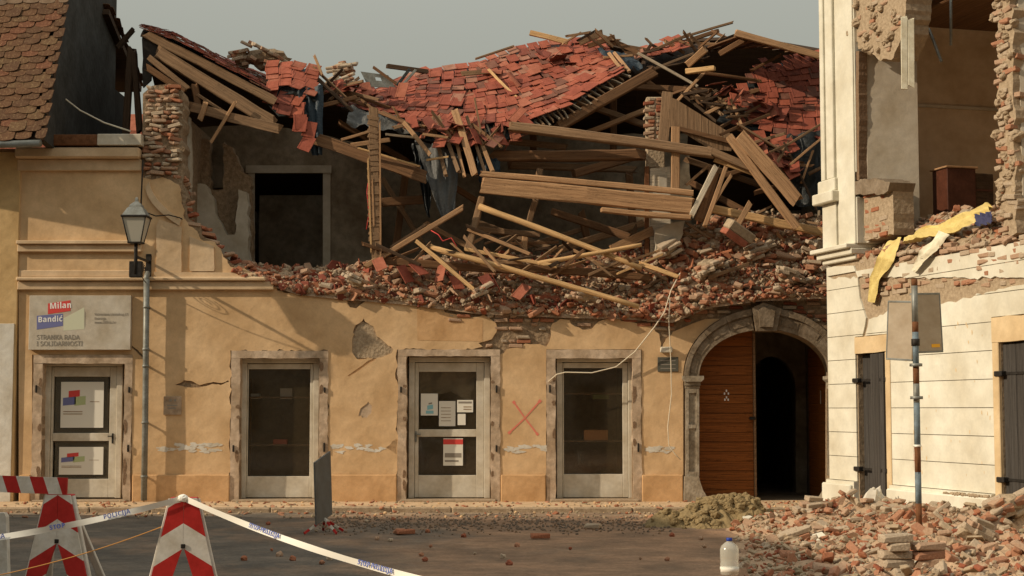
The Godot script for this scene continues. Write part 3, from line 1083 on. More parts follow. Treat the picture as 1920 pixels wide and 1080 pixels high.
func tile_shapes(w: float, l: float, tail: bool) -> Array:
	var o := []
	for v in 3:
		var st := begin()
		if tail:
			var p := PackedVector2Array([Vector2(-w / 2, 0), Vector2(w / 2, 0)])
			for i in 7:
				var a := PI * i / 6.0
				p.append(Vector2(w / 2 * cos(a), l - w * 0.2 + w * 0.2 * sin(a)))
			slab(st, p, 0.0, 0.014, Transform3D(Basis(Vector3(1, 0, 0), Vector3(0, 0, 1), Vector3(0, 1, 0)), Vector3(0, 0, -l / 2)))
		else:
			# pressed clay tile: two shallow troughs and a raised rim
			var prof := [Vector2(-0.5, 0.0), Vector2(-0.48, 0.011), Vector2(-0.40, 0.011), Vector2(-0.35, 0.006), Vector2(0.2, 0.008), Vector2(0.48, 0.010), Vector2(0.5, 0.0)]
			for i in prof.size() - 1:
				var a := Vector3(prof[i].x * w, prof[i].y, -l / 2)
				var b := Vector3(prof[i + 1].x * w, prof[i + 1].y, -l / 2)
				var f := Vector3(0, 0, l + rng.randf_range(-0.008, 0.008))
				quad(st, a + f, b + f, b, a)
				quad(st, a + Vector3(0, -0.014, 0) + f, b + Vector3(0, -0.014, 0) + f, b + f, a + f)
		o.append(done(st, null))
	return o


# options: miss (chance of a lost tile), jit (how far tiles have slipped), mats, tail, skip (Callable(u, v) -> bool)
func tiled(parent: Node3D, grid: Array, tw: float, show: float, opt: Dictionary) -> int:
	var shapes := tile_shapes(tw * 0.97, show * 1.9 if not opt.get("tail") else show * 1.7, opt.get("tail", false))
	var cols := maxi(1, int(surf_length(grid, true) / tw))
	var rows := maxi(1, int(surf_length(grid, false) / show))
	var jit: float = opt.get("jit", 0.05)
	var places := []
	for r in rows:
		for c in cols:
			var u := (c + 0.5 + (0.5 if opt.get("tail") and r % 2 else 0.0)) / cols
			var v := (r + 0.5) / rows
			if u > 1.0 or rng.randf() < opt.get("miss", 0.05) or (opt.has("skip") and opt.skip.call(u, v)):
				continue
			var f := surf_frame(grid, u, v)
			# rows that fan out carry slightly wider tiles
			var fit := clampf(surf(grid, u - 0.5 / cols, v).distance_to(surf(grid, u + 0.5 / cols, v)) / tw, 0.8, 1.5)
			var wild := jit * (1.0 if rng.randf() > 0.1 else 2.2)
			f.origin += f.basis.x * rng.randf_range(-1, 1) * wild * 0.25 + f.basis.z * rng.randf_range(-1, 1) * wild * 0.35 + f.basis.y * (0.03 + rng.randf() * wild * 0.22)
			f.basis = f.basis * Basis.from_euler(Vector3((-0.11 if opt.get("tail") else -0.055) + rng.randf_range(-0.4, 0.4) * wild, rng.randf_range(-1.0, 1.0) * wild, rng.randf_range(-0.6, 0.6) * wild))
			var heave := lumpy.get_noise_2d(f.origin.x * 1.7, f.origin.z * 2.3)
			f.origin += f.basis.y * heave * opt.get("crumple", 0.0)
			f.basis = f.basis * Basis.from_euler(Vector3(heave * 1.6 * opt.get("crumple", 0.0), 0, lumpy.get_noise_2d(f.origin.x * 2.1 + 50.0, f.origin.z * 2.0) * 1.8 * opt.get("crumple", 0.0)))
			f.basis.x *= fit
			places.append(f)
	var ms: Array = opt.mats
	var inv := parent.global_transform.affine_inverse()
	# the lowest 300 stand nearest and are parts of their own; what lies above them is one field
	var far := maxi(0, places.size() - 300)
	if far:
		var mm := MultiMesh.new()
		mm.transform_format = MultiMesh.TRANSFORM_3D
		mm.use_colors = true
		mm.mesh = shapes[0]
		mm.instance_count = far
		for i in far:
			mm.set_instance_transform(i, inv * places[i])
			mm.set_instance_color(i, M[ms[rng.randi_range(0, ms.size() - 1)]].albedo_color.srgb_to_linear())
		var o := MultiMeshInstance3D.new()
		o.name = "upper_tiles"
		o.multimesh = mm
		o.material_override = M.tile_any
		o.set_meta("kind", "stuff")
		parent.add_child(o, true)
	for i in range(far, places.size()):
		var t := part(parent, "tile", shapes[rng.randi_range(0, 2)], inv * places[i])
		t.set_surface_override_material(0, M[ms[rng.randi_range(0, ms.size() - 1)]])
	return places.size()


func underlay(parent: Node3D, called: String, grid: Array, drop: float, m: Material, thick := 0.03) -> void:
	var st := begin()
	var nu := 14
	var nv := 8
	for i in nu:
		for k in nv:
			var q := []
			var s := []
			for o in [[0, 1], [1, 1], [1, 0], [0, 0]]:
				var u := float(i + o[0]) / nu
				var v := float(k + o[1]) / nv
				var f := surf_frame(grid, u, v)
				var p := f.origin - f.basis.y * (drop + 0.012 * lumpy.get_noise_2d(u * 9, v * 9))
				q.append(p)
				s.append(p - f.basis.y * thick)
			quad(st, q[0], q[1], q[2], q[3])
			quad(st, s[3], s[2], s[1], s[0])
			if k == nv - 1:
				quad(st, s[0], s[1], q[1], q[0])
			if k == 0:
				quad(st, s[2], s[3], q[3], q[2])
			if i == 0:
				quad(st, s[3], s[0], q[0], q[3])
			if i == nu - 1:
				quad(st, s[1], s[2], q[2], q[1])
	wpart(parent, called, done(st, m))


func pts(a: Array) -> Array:
	var o := []
	for i in range(0, a.size(), 3):
		o.append(at(a[i], a[i + 1], a[i + 2]))
	return o


# ================================================================ the house next door and the houses that shade the street
func build_neighbour() -> void:
	var h := thing("neighbour_house", "yellow ochre house with steep mossy plain tile roof and bare gable", "house", Vector3(-11, 0, 0))
	var xr := at2(33, 600).x
	wpart(h, "wall", box(Vector3(-15, 0, -5.9), Vector3(xr, at2(0, 285).y, 0.05), M.plaster_neighbour, 0.01))
	wpart(h, "painted_base", box(Vector3(-15, 0, 0.04), Vector3(xr - 0.04, at2(0, 607).y, 0.062), M.limewash, 0.004))
	# roof: steep street slope whose eave stands out further towards the ruin
	var x1 := -8.2
	var ye := 6.42
	var top := 5.2
	var g := [[], []]
	for x in [-15.0, -12.0, -10.4, x1]:
		var over := lerpf(0.12, 1.0, clampf((x + 13.5) / 5.3, 0, 1))
		g[0].append(Vector3(x, ye + top, over - top * 0.46))
		g[1].append(Vector3(x, ye, over))
	var near := [[g[0][1].lerp(g[0][2], 0.2), g[0][2], g[0][3]], [g[1][1].lerp(g[1][2], 0.2), g[1][2], g[1][3]]]
	# cut the tiled part down to what stands in view
	for k in 3:
		near[0][k] = near[1][k].lerp(near[0][k], 0.62)
	tiled(h, near, 0.25, 0.135, {"miss": 0.008, "jit": 0.05, "tail": true, "mats": ["old_tile0", "old_tile1", "old_tile0", "old_tile2", "old_tile3", "old_tile1", "old_tile0"]})
	underlay(h, "roof_boarding", g, 0.05, M.dark_wood, 0.08)
	wpart(h, "gutter", rod([g[1][0] + Vector3(0, -0.10, 0.04), g[1][1] + Vector3(0, -0.10, 0.04), g[1][2] + Vector3(0, -0.10, 0.04), g[1][3] + Vector3(0, -0.10, 0.04)], 0.065, M.zinc, 10))
	wpart(h, "eave_soffit", box(Vector3(-15, ye - 0.1, -0.1), Vector3(x1 - 0.02, ye - 0.04, 0.08), M.weathered))
	# bare gable wall of the side towards the ruin
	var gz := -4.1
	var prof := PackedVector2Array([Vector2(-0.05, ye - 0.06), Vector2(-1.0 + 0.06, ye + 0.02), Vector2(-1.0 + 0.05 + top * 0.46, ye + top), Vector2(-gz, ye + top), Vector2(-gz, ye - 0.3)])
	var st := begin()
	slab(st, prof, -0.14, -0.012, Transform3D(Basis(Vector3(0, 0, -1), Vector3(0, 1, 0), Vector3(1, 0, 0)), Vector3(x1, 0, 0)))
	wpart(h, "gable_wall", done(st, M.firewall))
	# rear slope, seen end on
	var back := [[Vector3(-15, 9.75, -3.0), Vector3(x1 + 0.12, 9.75, -3.0)], [Vector3(-15, 8.75, -5.9), Vector3(x1 + 0.12, 8.75, -5.9)]]
	tiled(h, [[back[0][0].lerp(back[0][1], 0.9), back[0][1]], [back[1][0].lerp(back[1][1], 0.9), back[1][1]]], 0.165, 0.155, {"miss": 0.05, "jit": 0.12, "tail": true, "mats": ["old_tile0", "old_tile1"]})
	underlay(h, "roof_boarding", back, 0.04, M.dark_wood, 0.12)
	wpart(h, "rear_shade_panel", box(Vector3(x1 - 0.6, ye + 0.6, -5.3), Vector3(x1 - 0.5, 8.9, -4.11), M.near_black))  # near-black panels put in for the shade under the rear slope
	wpart(h, "rear_shade_panel", box(Vector3(x1 - 0.1, ye - 0.3, -4.9), Vector3(x1 - 0.02, ye + 1.9, -4.11), M.near_black))
	# tin flashing on the eave of the part that lost its roof
	var fl := knot(ruin, "eave_flashing")
	var a := at2(80, 272, 0.22)
	var b := at2(265, 252, 0.22)
	var mid := at2(182, 262, 0.22).x
	wpart(fl, "rusty_sheet", box(Vector3(a.x, a.y, -0.5), Vector3(mid - 0.002, b.y, 0.22), M.rust, 0.01))
	wpart(fl, "pale_sheet", box(Vector3(mid, a.y, -0.5), Vector3(b.x, b.y + 0.01, 0.225), M.white_frame, 0.01))
	wpart(ruin, "loft_floor", box(Vector3(x1, at2(0, 282).y - 0.1, -7.9), Vector3(at2(268, 280).x, a.y - 0.005, -0.02), M.dark_wood))
	# dark posts standing on the loft floor
	for k in [[236, 250, 246, 92, 0.13, "leaning dark post nearer the gable wall"], [262, 245, 251, 98, 0.11, "leaning dark post beside the broken brick stub"]]:
		var p := at(k[0], k[1] + 2, -1.2)
		var q := at(k[2], k[3], -1.2)
		solo("dark_post", timber_mesh(p.distance_to(q), k[4], 0.12, M.dark_wood, 0.05), k[5], "post", along(p, q), "dark posts of the roofless loft")
	solo("dark_beam", timber_mesh(at(222, 88, -3.6).distance_to(at(248, 58, -3.6)), 0.1, 0.1, M.dark_wood, 0.04), "short dark rail jutting from the gable roof edge", "beam", along(at(222, 88, -3.6), at(248, 58, -3.6)))
	solo("bent_conduit", rod([at(92, 155, -0.5), at(115, 180, -0.5), at(150, 207, -0.5), at(195, 230, -0.4), at(245, 246, -0.3)], 0.015, M.cable), "thin pale conduit hanging across the bare gable wall", "pipe")


func build_street_beyond() -> void:
	# the house on the near side of the crossing: out of view, its shadow lies on the street
	var h := thing("shading_house", "tall plastered house across the crossing that shades the road", "house", Vector3(-15, 0, 13))
	var foot := [Vector3(-26, 9.0, 7.4), Vector3(-14.4, 9.0, 9.2), Vector3(-8.2, 6.37, 12.8), Vector3(-8.2, 6.37, 17.1), Vector3(-26, 6.37, 17.1)]
	var st := begin()
	var st2 := begin()
	for i in 5:
		var a: Vector3 = foot[i]
		var b: Vector3 = foot[(i + 1) % 5]
		quad(st, Vector3(b.x, 0, b.z), Vector3(a.x, 0, a.z), a, b)
		tri(st2, b, a, Vector3(-18, 9.2, 12.6))
	wpart(h, "wall", done(st, M.far_house))
	wpart(h, "roof", done(st2, M.tile1))
	# the row opposite, mirrored in the shop windows
	for i in 3:
		var x := -16.0 + i * 11.0
		var o := thing("opposite_house", ["two storey house opposite, mirrored in the window by the drainpipe", "two storey house opposite, mirrored in the notice covered door", "two storey house opposite, mirrored in the window by the archway"][i], "house", Vector3(x + 5, 0, 40), "houses across the street")
		wpart(o, "wall", box(Vector3(x, 0, 37), Vector3(x + 10.4, 7.5 + i * 0.6, 46), M.far_house))
		for k in 3:
			wpart(o, "window", box(Vector3(x + 1.2 + k * 3.2, 4.2, 36.93), Vector3(x + 2.4 + k * 3.2, 6.0, 36.99), M.near_black))
			wpart(o, "window", box(Vector3(x + 1.2 + k * 3.2, 0.9, 36.93), Vector3(x + 2.4 + k * 3.2, 2.8, 36.99), M.near_black))
		wpart(o, "roof", sheet(PackedVector2Array([Vector2(x - 0.3, 7.5 + i * 0.6), Vector2(x + 10.6, 7.5 + i * 0.6), Vector2(x + 9.6, 10.4 + i * 0.6), Vector2(x + 0.7, 10.4 + i * 0.6)]), 36.8, 46.0, M.tile1))
	# a roof glimpsed through the gap by the gable
	var f := thing("far_house", "distant house whose red roof shows between the dark posts", "house", Vector3(-12, 0, -22))
	wpart(f, "wall", box(Vector3(-17, 0, -26), Vector3(-10.4, 8.6, -19), M.far_house))
	wpart(f, "roof", box(Vector3(-17.3, 8.6, -26.4), Vector3(-10.1, 10.6, -18.6), M.tile2, 0.6))


# ================================================================ the corner building
var corner: Node3D
var render_edge: PackedVector2Array


# the place on the corner building's street face (or the plane w in front of it) that stands at a point of the survey
func face(px: float, py: float, w := 0.0) -> Vector2:
	var inv := corner.transform.affine_inverse()
	var o := inv * Vector3(0, EYE, DIST)
	var d := inv.basis * ray(px, py)
	var p := o + d * ((w - o.z) / d.z)
	return Vector2(p.x, p.y)


func fpoly(pairs: Array, w := 0.0) -> PackedVector2Array:
	var o := PackedVector2Array()
	for i in range(0, pairs.size(), 2):
		o.append(face(pairs[i], pairs[i + 1], w))
	return o


func cpart(called: String, mesh: Mesh, parent: Node3D = null) -> MeshInstance3D:
	return part(parent if parent else corner, called, mesh)


func build_corner_building() -> void:
	corner = thing("corner_building", "cream rusticated corner building with its upper front torn open", "building", Vector3(5.11, 0, 2.7))
	corner.rotation.y = -atan2(0.9658, 0.2593)
	var d1 := [face(1607, 800).x, face(1662, 800).x, face(1640, 661).y]
	var d2 := [face(1876, 800).x, face(1876, 800).x + 1.25, face(1880, 641).y]
	# core of the lower storey
	var e1 := face(1552, 500).y
	var wall := PackedVector2Array([Vector2(0.0, 0.0), Vector2(d1[0], 0), Vector2(d1[0], d1[2]), Vector2(d1[1], d1[2]), Vector2(d1[1], 0), Vector2(d2[0], 0), Vector2(d2[0], d2[2]), Vector2(d2[1], d2[2]), Vector2(d2[1], 0), Vector2(12, 0), Vector2(12, e1 - 0.1)])
	var crest := fpoly([1960, 440, 1915, 452, 1880, 460, 1830, 468, 1780, 480, 1720, 486, 1670, 484, 1640, 480, 1608, 476])
	var crest_r := ragged(crest, 0.08, 0.05, 0, 8)
	wall.append_array(crest_r)
	wall.append(Vector2(0.0, crest[8].y))
	cpart("masonry_wall", sheet(wall, -0.5, -0.03, M.mortar))
	# render: level courses with open joints, the upper ones broken off
	var keep := fpoly([1530, 520, 1552, 500, 1600, 498, 1608, 520, 1612, 560, 1625, 600, 1650, 590, 1680, 575, 1695, 600, 1722, 586, 1760, 572, 1800, 562, 1850, 548, 1900, 536, 1990, 520])
	keep = ragged(keep, 0.1, 0.03, 3, 15)
	render_edge = keep
	keep.append_array(PackedVector2Array([Vector2(13, keep[keep.size() - 1].y), Vector2(13, -1), Vector2(-0.5, -1)]))
	var j0 := face(1557, 765).y
	var holes := [PackedVector2Array([Vector2(d1[0] - 0.02, -1), Vector2(d1[1] + 0.16, -1), Vector2(d1[1] + 0.16, d1[2] + 0.27), Vector2(d1[0] - 0.02, d1[2] + 0.27)]), PackedVector2Array([Vector2(d2[0] - 0.16, -1), Vector2(d2[1] + 0.16, -1), Vector2(d2[1] + 0.16, d2[2] + 0.34), Vector2(d2[0] - 0.16, d2[2] + 0.34)])]
	holes.append(fpoly([1631, 556, 1636, 558, 1630, 590, 1627, 612, 1621, 634, 1616, 634, 1622, 608, 1625, 585]))
	for k in range(-4, 8):
		var lo := j0 + 0.379 * k
		if k == -4:
			lo = 0.0
		var rect := PackedVector2Array([Vector2(0.0, lo + 0.005), Vector2(12, lo + 0.005), Vector2(12, lo + 0.379 - 0.005), Vector2(0.0, lo + 0.379 - 0.005)])
		if k == -4:
			rect = PackedVector2Array([Vector2(0.0, 0.0), Vector2(12, 0.0), Vector2(12, j0 - 0.379 * 3 - 0.005), Vector2(0.0, j0 - 0.379 * 3 - 0.005)])
		for a in Geometry2D.intersect_polygons(rect, keep):
			var rest := [a]
			for q in holes:
				var next := []
				for b in rest:
					next.append_array(Geometry2D.clip_polygons(b, q))
				rest = next
			for b in rest:
				# long courses are cut where a crack or a joint runs
				cpart("render_course", sheet(b, -0.029, 0.0 if k > -4 else 0.06, M.cream))
	# nicks knocked out of the render by falling bricks
	for k in 34:
		var q := face(rng.randf_range(1680, 1868), rng.randf_range(600, 900))
		var nick := PackedVector2Array()
		var big := rng.randf_range(0.4, 1.0)
		for v in 7:
			nick.append(q + Vector2(cos(TAU * v / 7.0) * 0.018, sin(TAU * v / 7.0) * 0.045) * rng.randf_range(0.5, 1.2) * big)
		cpart("render_nick", sheet(nick, 0.0005, 0.002, M.ochre))
	# plinth blocks
	for k in [[0.0, d1[0] - 0.05], [d1[1] + 0.17, d2[0] - 0.18]]:
		var st := begin()
		bx(st, Vector3(k[0] - (0.05 if k[0] == 0.0 else 0.0), 0, -0.02), Vector3(k[1], face(1700, 918).y, 0.12), 0.02)
		cpart("plinth", done(st, M.cream))
	# shutter doors in ochre surrounds
	for n in 2:
		var d: Array = d1 if n == 0 else d2
		var s := knot(corner, "shutter_door")
		s.set_meta("label", ["narrow pair of dark closed shutters", "wide dark boarded shutters"][n])
		var up: float = d[2] + (0.26 if n == 0 else 0.33)
		cpart("lintel", sheet(ragged(PackedVector2Array([Vector2(d[0] - 0.02 - 0.13 * n, d[2] + 0.002), Vector2(d[1] + 0.15, d[2] + 0.002), Vector2(d[1] + 0.15, up), Vector2(d[0] - 0.02 - 0.13 * n, up)]), 0.2, 0.01), -0.32, 0.012, M.ochre), s)
		cpart("jamb", box(Vector3(d[1] + 0.002, 0, -0.32), Vector3(d[1] + 0.15, d[2], 0.012), M.ochre, 0.01), s)
		if n:
			cpart("jamb", box(Vector3(d[0] - 0.15, 0, -0.32), Vector3(d[0] - 0.002, d[2], 0.012), M.ochre, 0.01), s)
		var mid: float = (d[0] + d[1]) / 2
		for side in 2:
			var a: float = d[0] + 0.005 if side == 0 else mid + 0.012
			var b: float = mid - 0.012 if side == 0 else d[1] - 0.005
			var lean := Transform3D(Basis(Vector3.BACK, 0.012 if side == 0 else 0.02), Vector3.ZERO)
			var count := 3 if n == 0 else 4
			for k in count:
				var x0 := lerpf(a, b, float(k) / count) + 0.002
				var x1 := lerpf(a, b, float(k + 1) / count) - 0.002
				var m := cpart("board", box(Vector3(x0, 0.12, -0.10), Vector3(x1, d[2] - 0.02, -0.055 + 0.004 * (k % 2)), M.shutter_up, 0.006), s)
				if n == 0:
					m.transform = Transform3D(Basis(Vector3.UP, 0.08 if side == 0 else -0.06), Vector3(0, 0, 0.02 if side == 0 else -0.02))
			for y in [0.75, d[2] - 0.45]:
				var hx: float = a + 0.03 if side == 0 else b - 0.03
				cpart("hinge", box(Vector3(hx - 0.12, y, -0.05), Vector3(hx + 0.06, y + 0.07, 0.035), M.iron, 0.01), s)
				cpart("strap", box(Vector3(minf(a, b) + 0.03, y + 0.02, -0.053), Vector3(maxf(a, b) - 0.03, y + 0.055, -0.040), M.iron), s)
		cpart("shade_backing", box(Vector3(d[0], 0.0, -0.5), Vector3(d[1], d[2], -0.45), M.near_black), s)  # near-black panel put in for the shade behind the leaves
	corner_upper()


# height of the torn render edge at u
func keep_top(u: float) -> float:
	for i in render_edge.size() - 1:
		var a := render_edge[i]
		var b := render_edge[i + 1]
		if (a.x - u) * (b.x - u) <= 0.0 and absf(a.x - b.x) > 1e-4 and a.y > 1.0:
			return lerpf(a.y, b.y, (u - a.x) / (b.x - a.x))
	return 0.0


func corner_upper() -> void:
	# mouldings at the corner: ledge, pedestal, pilaster base and shaft
	var led := [face(1545, 498).y, face(1545, 489).y, face(1545, 478).y, face(1545, 470).y]
	var xe := face(1612, 480).x
	for k in [[led[0], led[1], 0.05], [led[1] + 0.001, led[2], 0.12], [led[2] + 0.001, led[3], 0.2]]:
		cpart("ledge_moulding", box(Vector3(-k[2], k[0], -0.45), Vector3(xe + rng.randf_range(-0.1, 0.02), k[1], k[2]), M.cream, 0.012))
	var a := face(1545, 386).y
	var b := face(1545, 366).y
	var c := face(1545, 342).y
	var px := [face(1537, 300).x, face(1556, 300).x, face(1572, 300).x, face(1607, 300).x]
	cpart("pedestal", box(Vector3(0.0, led[3] + 0.001, -0.45), Vector3(px[3], a - 0.001, 0.02), M.cream, 0.01))
	cpart("pedestal_panel", box(Vector3(0.0, led[3] + 0.002, 0.021), Vector3(px[2], a - 0.002, 0.06), M.cream, 0.008))
	for k in [[a, b, 0.15], [b + 0.001, c, 0.08]]:
		cpart("base_moulding", box(Vector3(-k[2], k[0], -0.45), Vector3(px[2] + k[2] * 0.6, k[1], k[2] + 0.02), M.cream, 0.015))
	var top := 9.6
	cpart("pilaster", box(Vector3(0.0, c + 0.001, -0.13), Vector3(px[3], top, 0.02), M.cream, 0.008))
	cpart("pilaster_strip", box(Vector3(0.0, c + 0.002, 0.021), Vector3(px[1] - 0.05, top, 0.075), M.cream, 0.012))
	cpart("pilaster_strip", box(Vector3(px[1] + 0.02, c + 0.002, 0.021), Vector3(px[2] - 0.03, top, 0.075), M.cream, 0.012))
	cpart("wall_strip", box(Vector3(px[2] + 0.05, led[3] + 0.002, 0.021), Vector3(px[3] - 0.02, top, 0.045), M.cream, 0.008))
	# torn edge beside the opening
	var shapes := []
	for i in 4:
		shapes.append(brick_shape(40 + i, Vector3(0.245, 0.064, 0.12), 0.035))
	for i in 3:
		shapes.append(brick_shape(50 + i, Vector3(0.12, 0.064, 0.12), 0.035))
	var lay := func(u: float, v: float, w: float, tones: Array, wild: float) -> void:
		var m := cpart("brick", shapes[rng.randi_range(0, 6)])
		m.set_surface_override_material(0, M["brick%d" % tones[rng.randi_range(0, tones.size() - 1)]])
		m.position = Vector3(u, v, w)
		m.rotation = Vector3(rng.randf_range(-1, 1), rng.randf_range(-1, 1) * 1.6, rng.randf_range(-1, 1)) * wild
	var wads := []
	for i in 3:
		wads.append(lump_mesh(Vector3(0.085, 0.055, 0.06), 30 + i, M.mortar, 0.55))
	var clump := func(u: float, v: float, w: float) -> void:
		cpart("mortar_lump", wads[rng.randi_range(0, 2)]).transform = Transform3D(Basis.from_euler(Vector3(rng.randf() * 3.0, rng.randf() * 3.0, rng.randf_range(-0.3, 0.3))).scaled(Vector3.ONE * rng.randf_range(0.6, 1.3)), Vector3(u, v, w))
	cpart("torn_edge", sheet(ragged(fpoly([1604, 338, 1605, 96, 1611, 96, 1610, 160, 1611, 230, 1610, 300, 1611, 338]), 0.05, 0.014), -0.14, 0.0, M.chip))
	# brick pier under the lost window
	var pu := [face(1614, 400).x, face(1668, 400).x]
	var pv := [face(1640, 446).y, face(1640, 352).y]
	cpart("pier_core", sheet(ragged(PackedVector2Array([Vector2(pu[0], pv[0]), Vector2(pu[1], pv[0]), Vector2(pu[1], pv[1]), Vector2(pu[0], pv[1])]), 0.1, 0.03), -0.4, -0.06, M.mortar))
	var v: float = pv[0] + 0.04
	while v < pv[1]:
		var u: float = pu[0] + rng.randf_range(0.05, 0.14)
		while u < pu[1] - 0.08:
			if rng.randf() < 0.8:
				lay.call(u, v, -0.125 + rng.randf_range(0, 0.03), [0, 1, 2, 1, 4], 0.04)
			u += 0.26
		v += 0.082
	cpart("broken_sill", sheet(ragged(fpoly([1596, 358, 1600, 340, 1640, 334, 1672, 342, 1668, 358, 1660, 364, 1604, 366]), 0.07, 0.02), -0.4, 0.03, M.arch_stone))
	# masonry over the opening
	cpart("broken_lintel", sheet(ragged(fpoly([1586, -40, 1700, -40, 1694, 35, 1690, 62, 1668, 112, 1640, 108, 1622, 88, 1606, 92, 1592, 60]), 0.07, 0.05), -0.45, -0.03, M.mortar))
	for k in 52:
		var q := Vector2(rng.randf_range(1590, 1688), rng.randf_range(2, 98))
		if q.y > 60 and (q.x > 1670 or q.x < 1604):
			continue
		var f := face(q.x, q.y)
		lay.call(f.x, f.y, -0.095 + rng.randf_range(-0.02, 0.05), [4, 4, 2, 4, 2, 0], 0.14)
		if k % 2:
			clump.call(f.x + rng.randf_range(-0.15, 0.15), f.y + rng.randf_range(-0.1, 0.1), -0.03)
	# bricks laid bare along the broken crest
	var n := 0
	for row in 9:
		var px2 := 1606.0
		while px2 < 1940:
			var f := face(px2, 480 - (px2 - 1606) * 0.1 + row * 9.2)
			var limit := 592 - (px2 - 1606) * 0.22 if px2 > 1690 else 610.0
			if 480 - (px2 - 1606) * 0.1 + row * 9.2 < limit and rng.randf() < 0.62 and f.y > keep_top(f.x) + 0.03:
				lay.call(f.x + (0.13 if row % 2 else 0.0), snappedf(f.y, 0.08), -0.085 + rng.randf_range(0, 0.045), [0, 2, 2, 4, 4], 0.07)
				n += 1
			px2 += 17.0
	# the pier between the two torn openings
	var bu := [face(1868, 200).x, face(1896, 200).x]
	cpart("torn_pier", sheet(ragged(PackedVector2Array([Vector2(bu[0], face(1880, 440).y), Vector2(bu[1], face(1880, 440).y), Vector2(bu[1], 9.0), Vector2(bu[0], 9.0)]), 0.1, 0.06), -0.45, -0.04, M.mortar))
	var vv := face(1880, 430).y
	while vv < 8.9:
		for u in [bu[0] + rng.randf_range(-0.02, 0.1), bu[0] + rng.randf_range(0.16, 0.3)]:
			if u < bu[1] + 0.02:
				lay.call(u, vv, -0.09 + rng.randf_range(-0.06, 0.05), [2, 4, 4, 4, 2, 0], 0.16)
				if rng.randf() < 0.55:
					clump.call(u + rng.randf_range(-0.1, 0.12), vv + 0.04, -0.05)
		vv += 0.083
	# the room behind: pale returns, brown end wall, floor, ceiling, back wall
	var fl := face(1700, 420).y - 0.12
	var ce := 8.05
	cpart("room_floor", box(Vector3(0.02, fl - 0.3, -6.0), Vector3(12, fl - 0.02, -0.51), M.inner_brown))
	# the window reveals: slant towards the street added so they catch the sun
	for e in [[px[3] + 0.10, face(1650, 60).y, -1.26], [bu[1] + 0.03, 9.0, -1.3]]:
		var ww: float = e[2] + 0.46
		var st := begin()
		slab(st, PackedVector2Array([Vector2(e[0] - 0.03, -0.02), Vector2(e[0] + 0.17, ww), Vector2(e[0] - 0.34, ww), Vector2(e[0] - 0.34, -0.02)]), fl, e[1], Transform3D(Basis(Vector3(1, 0, 0), Vector3(0, 0, 1), Vector3(0, 1, 0)), Vector3(0, 0, -0.12)))
		cpart("return_wall", done(st, M.inner_gray))
	cpart("end_wall", box(Vector3(0.02, fl, -6.0), Vector3(0.14, 9.4, -0.95), M.inner_brown))
	cpart("picture_rail", box(Vector3(0.141, face(1780, 78).y - 0.15, -5.9), Vector3(0.18, face(1780, 78).y - 0.1, -0.96), M.inner_gray))
	cpart("back_wall", box(Vector3(0.02, 0.0, -6.2), Vector3(12, 9.4, -6.01), M.inner_brown))
	cpart("end_gable", box(Vector3(0.0, 0.0, -6.0), Vector3(0.12, fl - 0.31, -0.51), M.cream))
	var ceil := knot(corner, "ceiling")
	for k in 9:
		cpart("ceiling_board", box(Vector3(0.15, ce + 0.001 * (k % 2), -0.9 - 0.56 * (k + 1)), Vector3(9.0 - 0.4 * (k % 3), ce + 0.05, -0.9 - 0.56 * k - 0.01), M.brown), ceil)
	for k in 7:
		cpart("joist", box(Vector3(0.5 + k * 0.8, ce + 0.06, -6.0), Vector3(0.64 + k * 0.8, ce + 0.28, -0.6 - rng.randf_range(0, 0.5)), M.dark_wood, 0.01), ceil)
	cpart("ceiling_beam", box(Vector3(0.3, ce - 0.1, -1.3), Vector3(7.5, ce + 0.2, -1.05), M.brown, 0.02), ceil)


# ================================================================ the fallen roof
func cloth(grid: Array, fold: float, m: Material, nu := 14, nv := 14) -> ArrayMesh:
	var st := begin()
	st.set_smooth_group(0)
	var p := []
	for i in nu + 1:
		var col := []
		for k in nv + 1:
			var u := float(i) / nu
			var v := float(k) / nv
			var f := surf_frame(grid, u, v)
			col.append(f.origin + f.basis.y * fold * (lumpy.get_noise_3d(u * 5.0, v * 1.8, f.origin.x * 3.0) * 1.6 + 0.5 * sin(u * 17.0 + v * 3.0)) + f.basis.x * fold * 0.7 * lumpy.get_noise_2d(v * 4.0 + f.origin.x, u))
		p.append(col)
	var d := Vector3(0, 0.0, -0.004)
	for i in nu:
		for k in nv:
			quad(st, p[i][k + 1], p[i + 1][k + 1], p[i + 1][k], p[i][k])
			quad(st, p[i][k] + d, p[i + 1][k] + d, p[i + 1][k + 1] + d, p[i][k + 1] + d)
	return done(st, m)


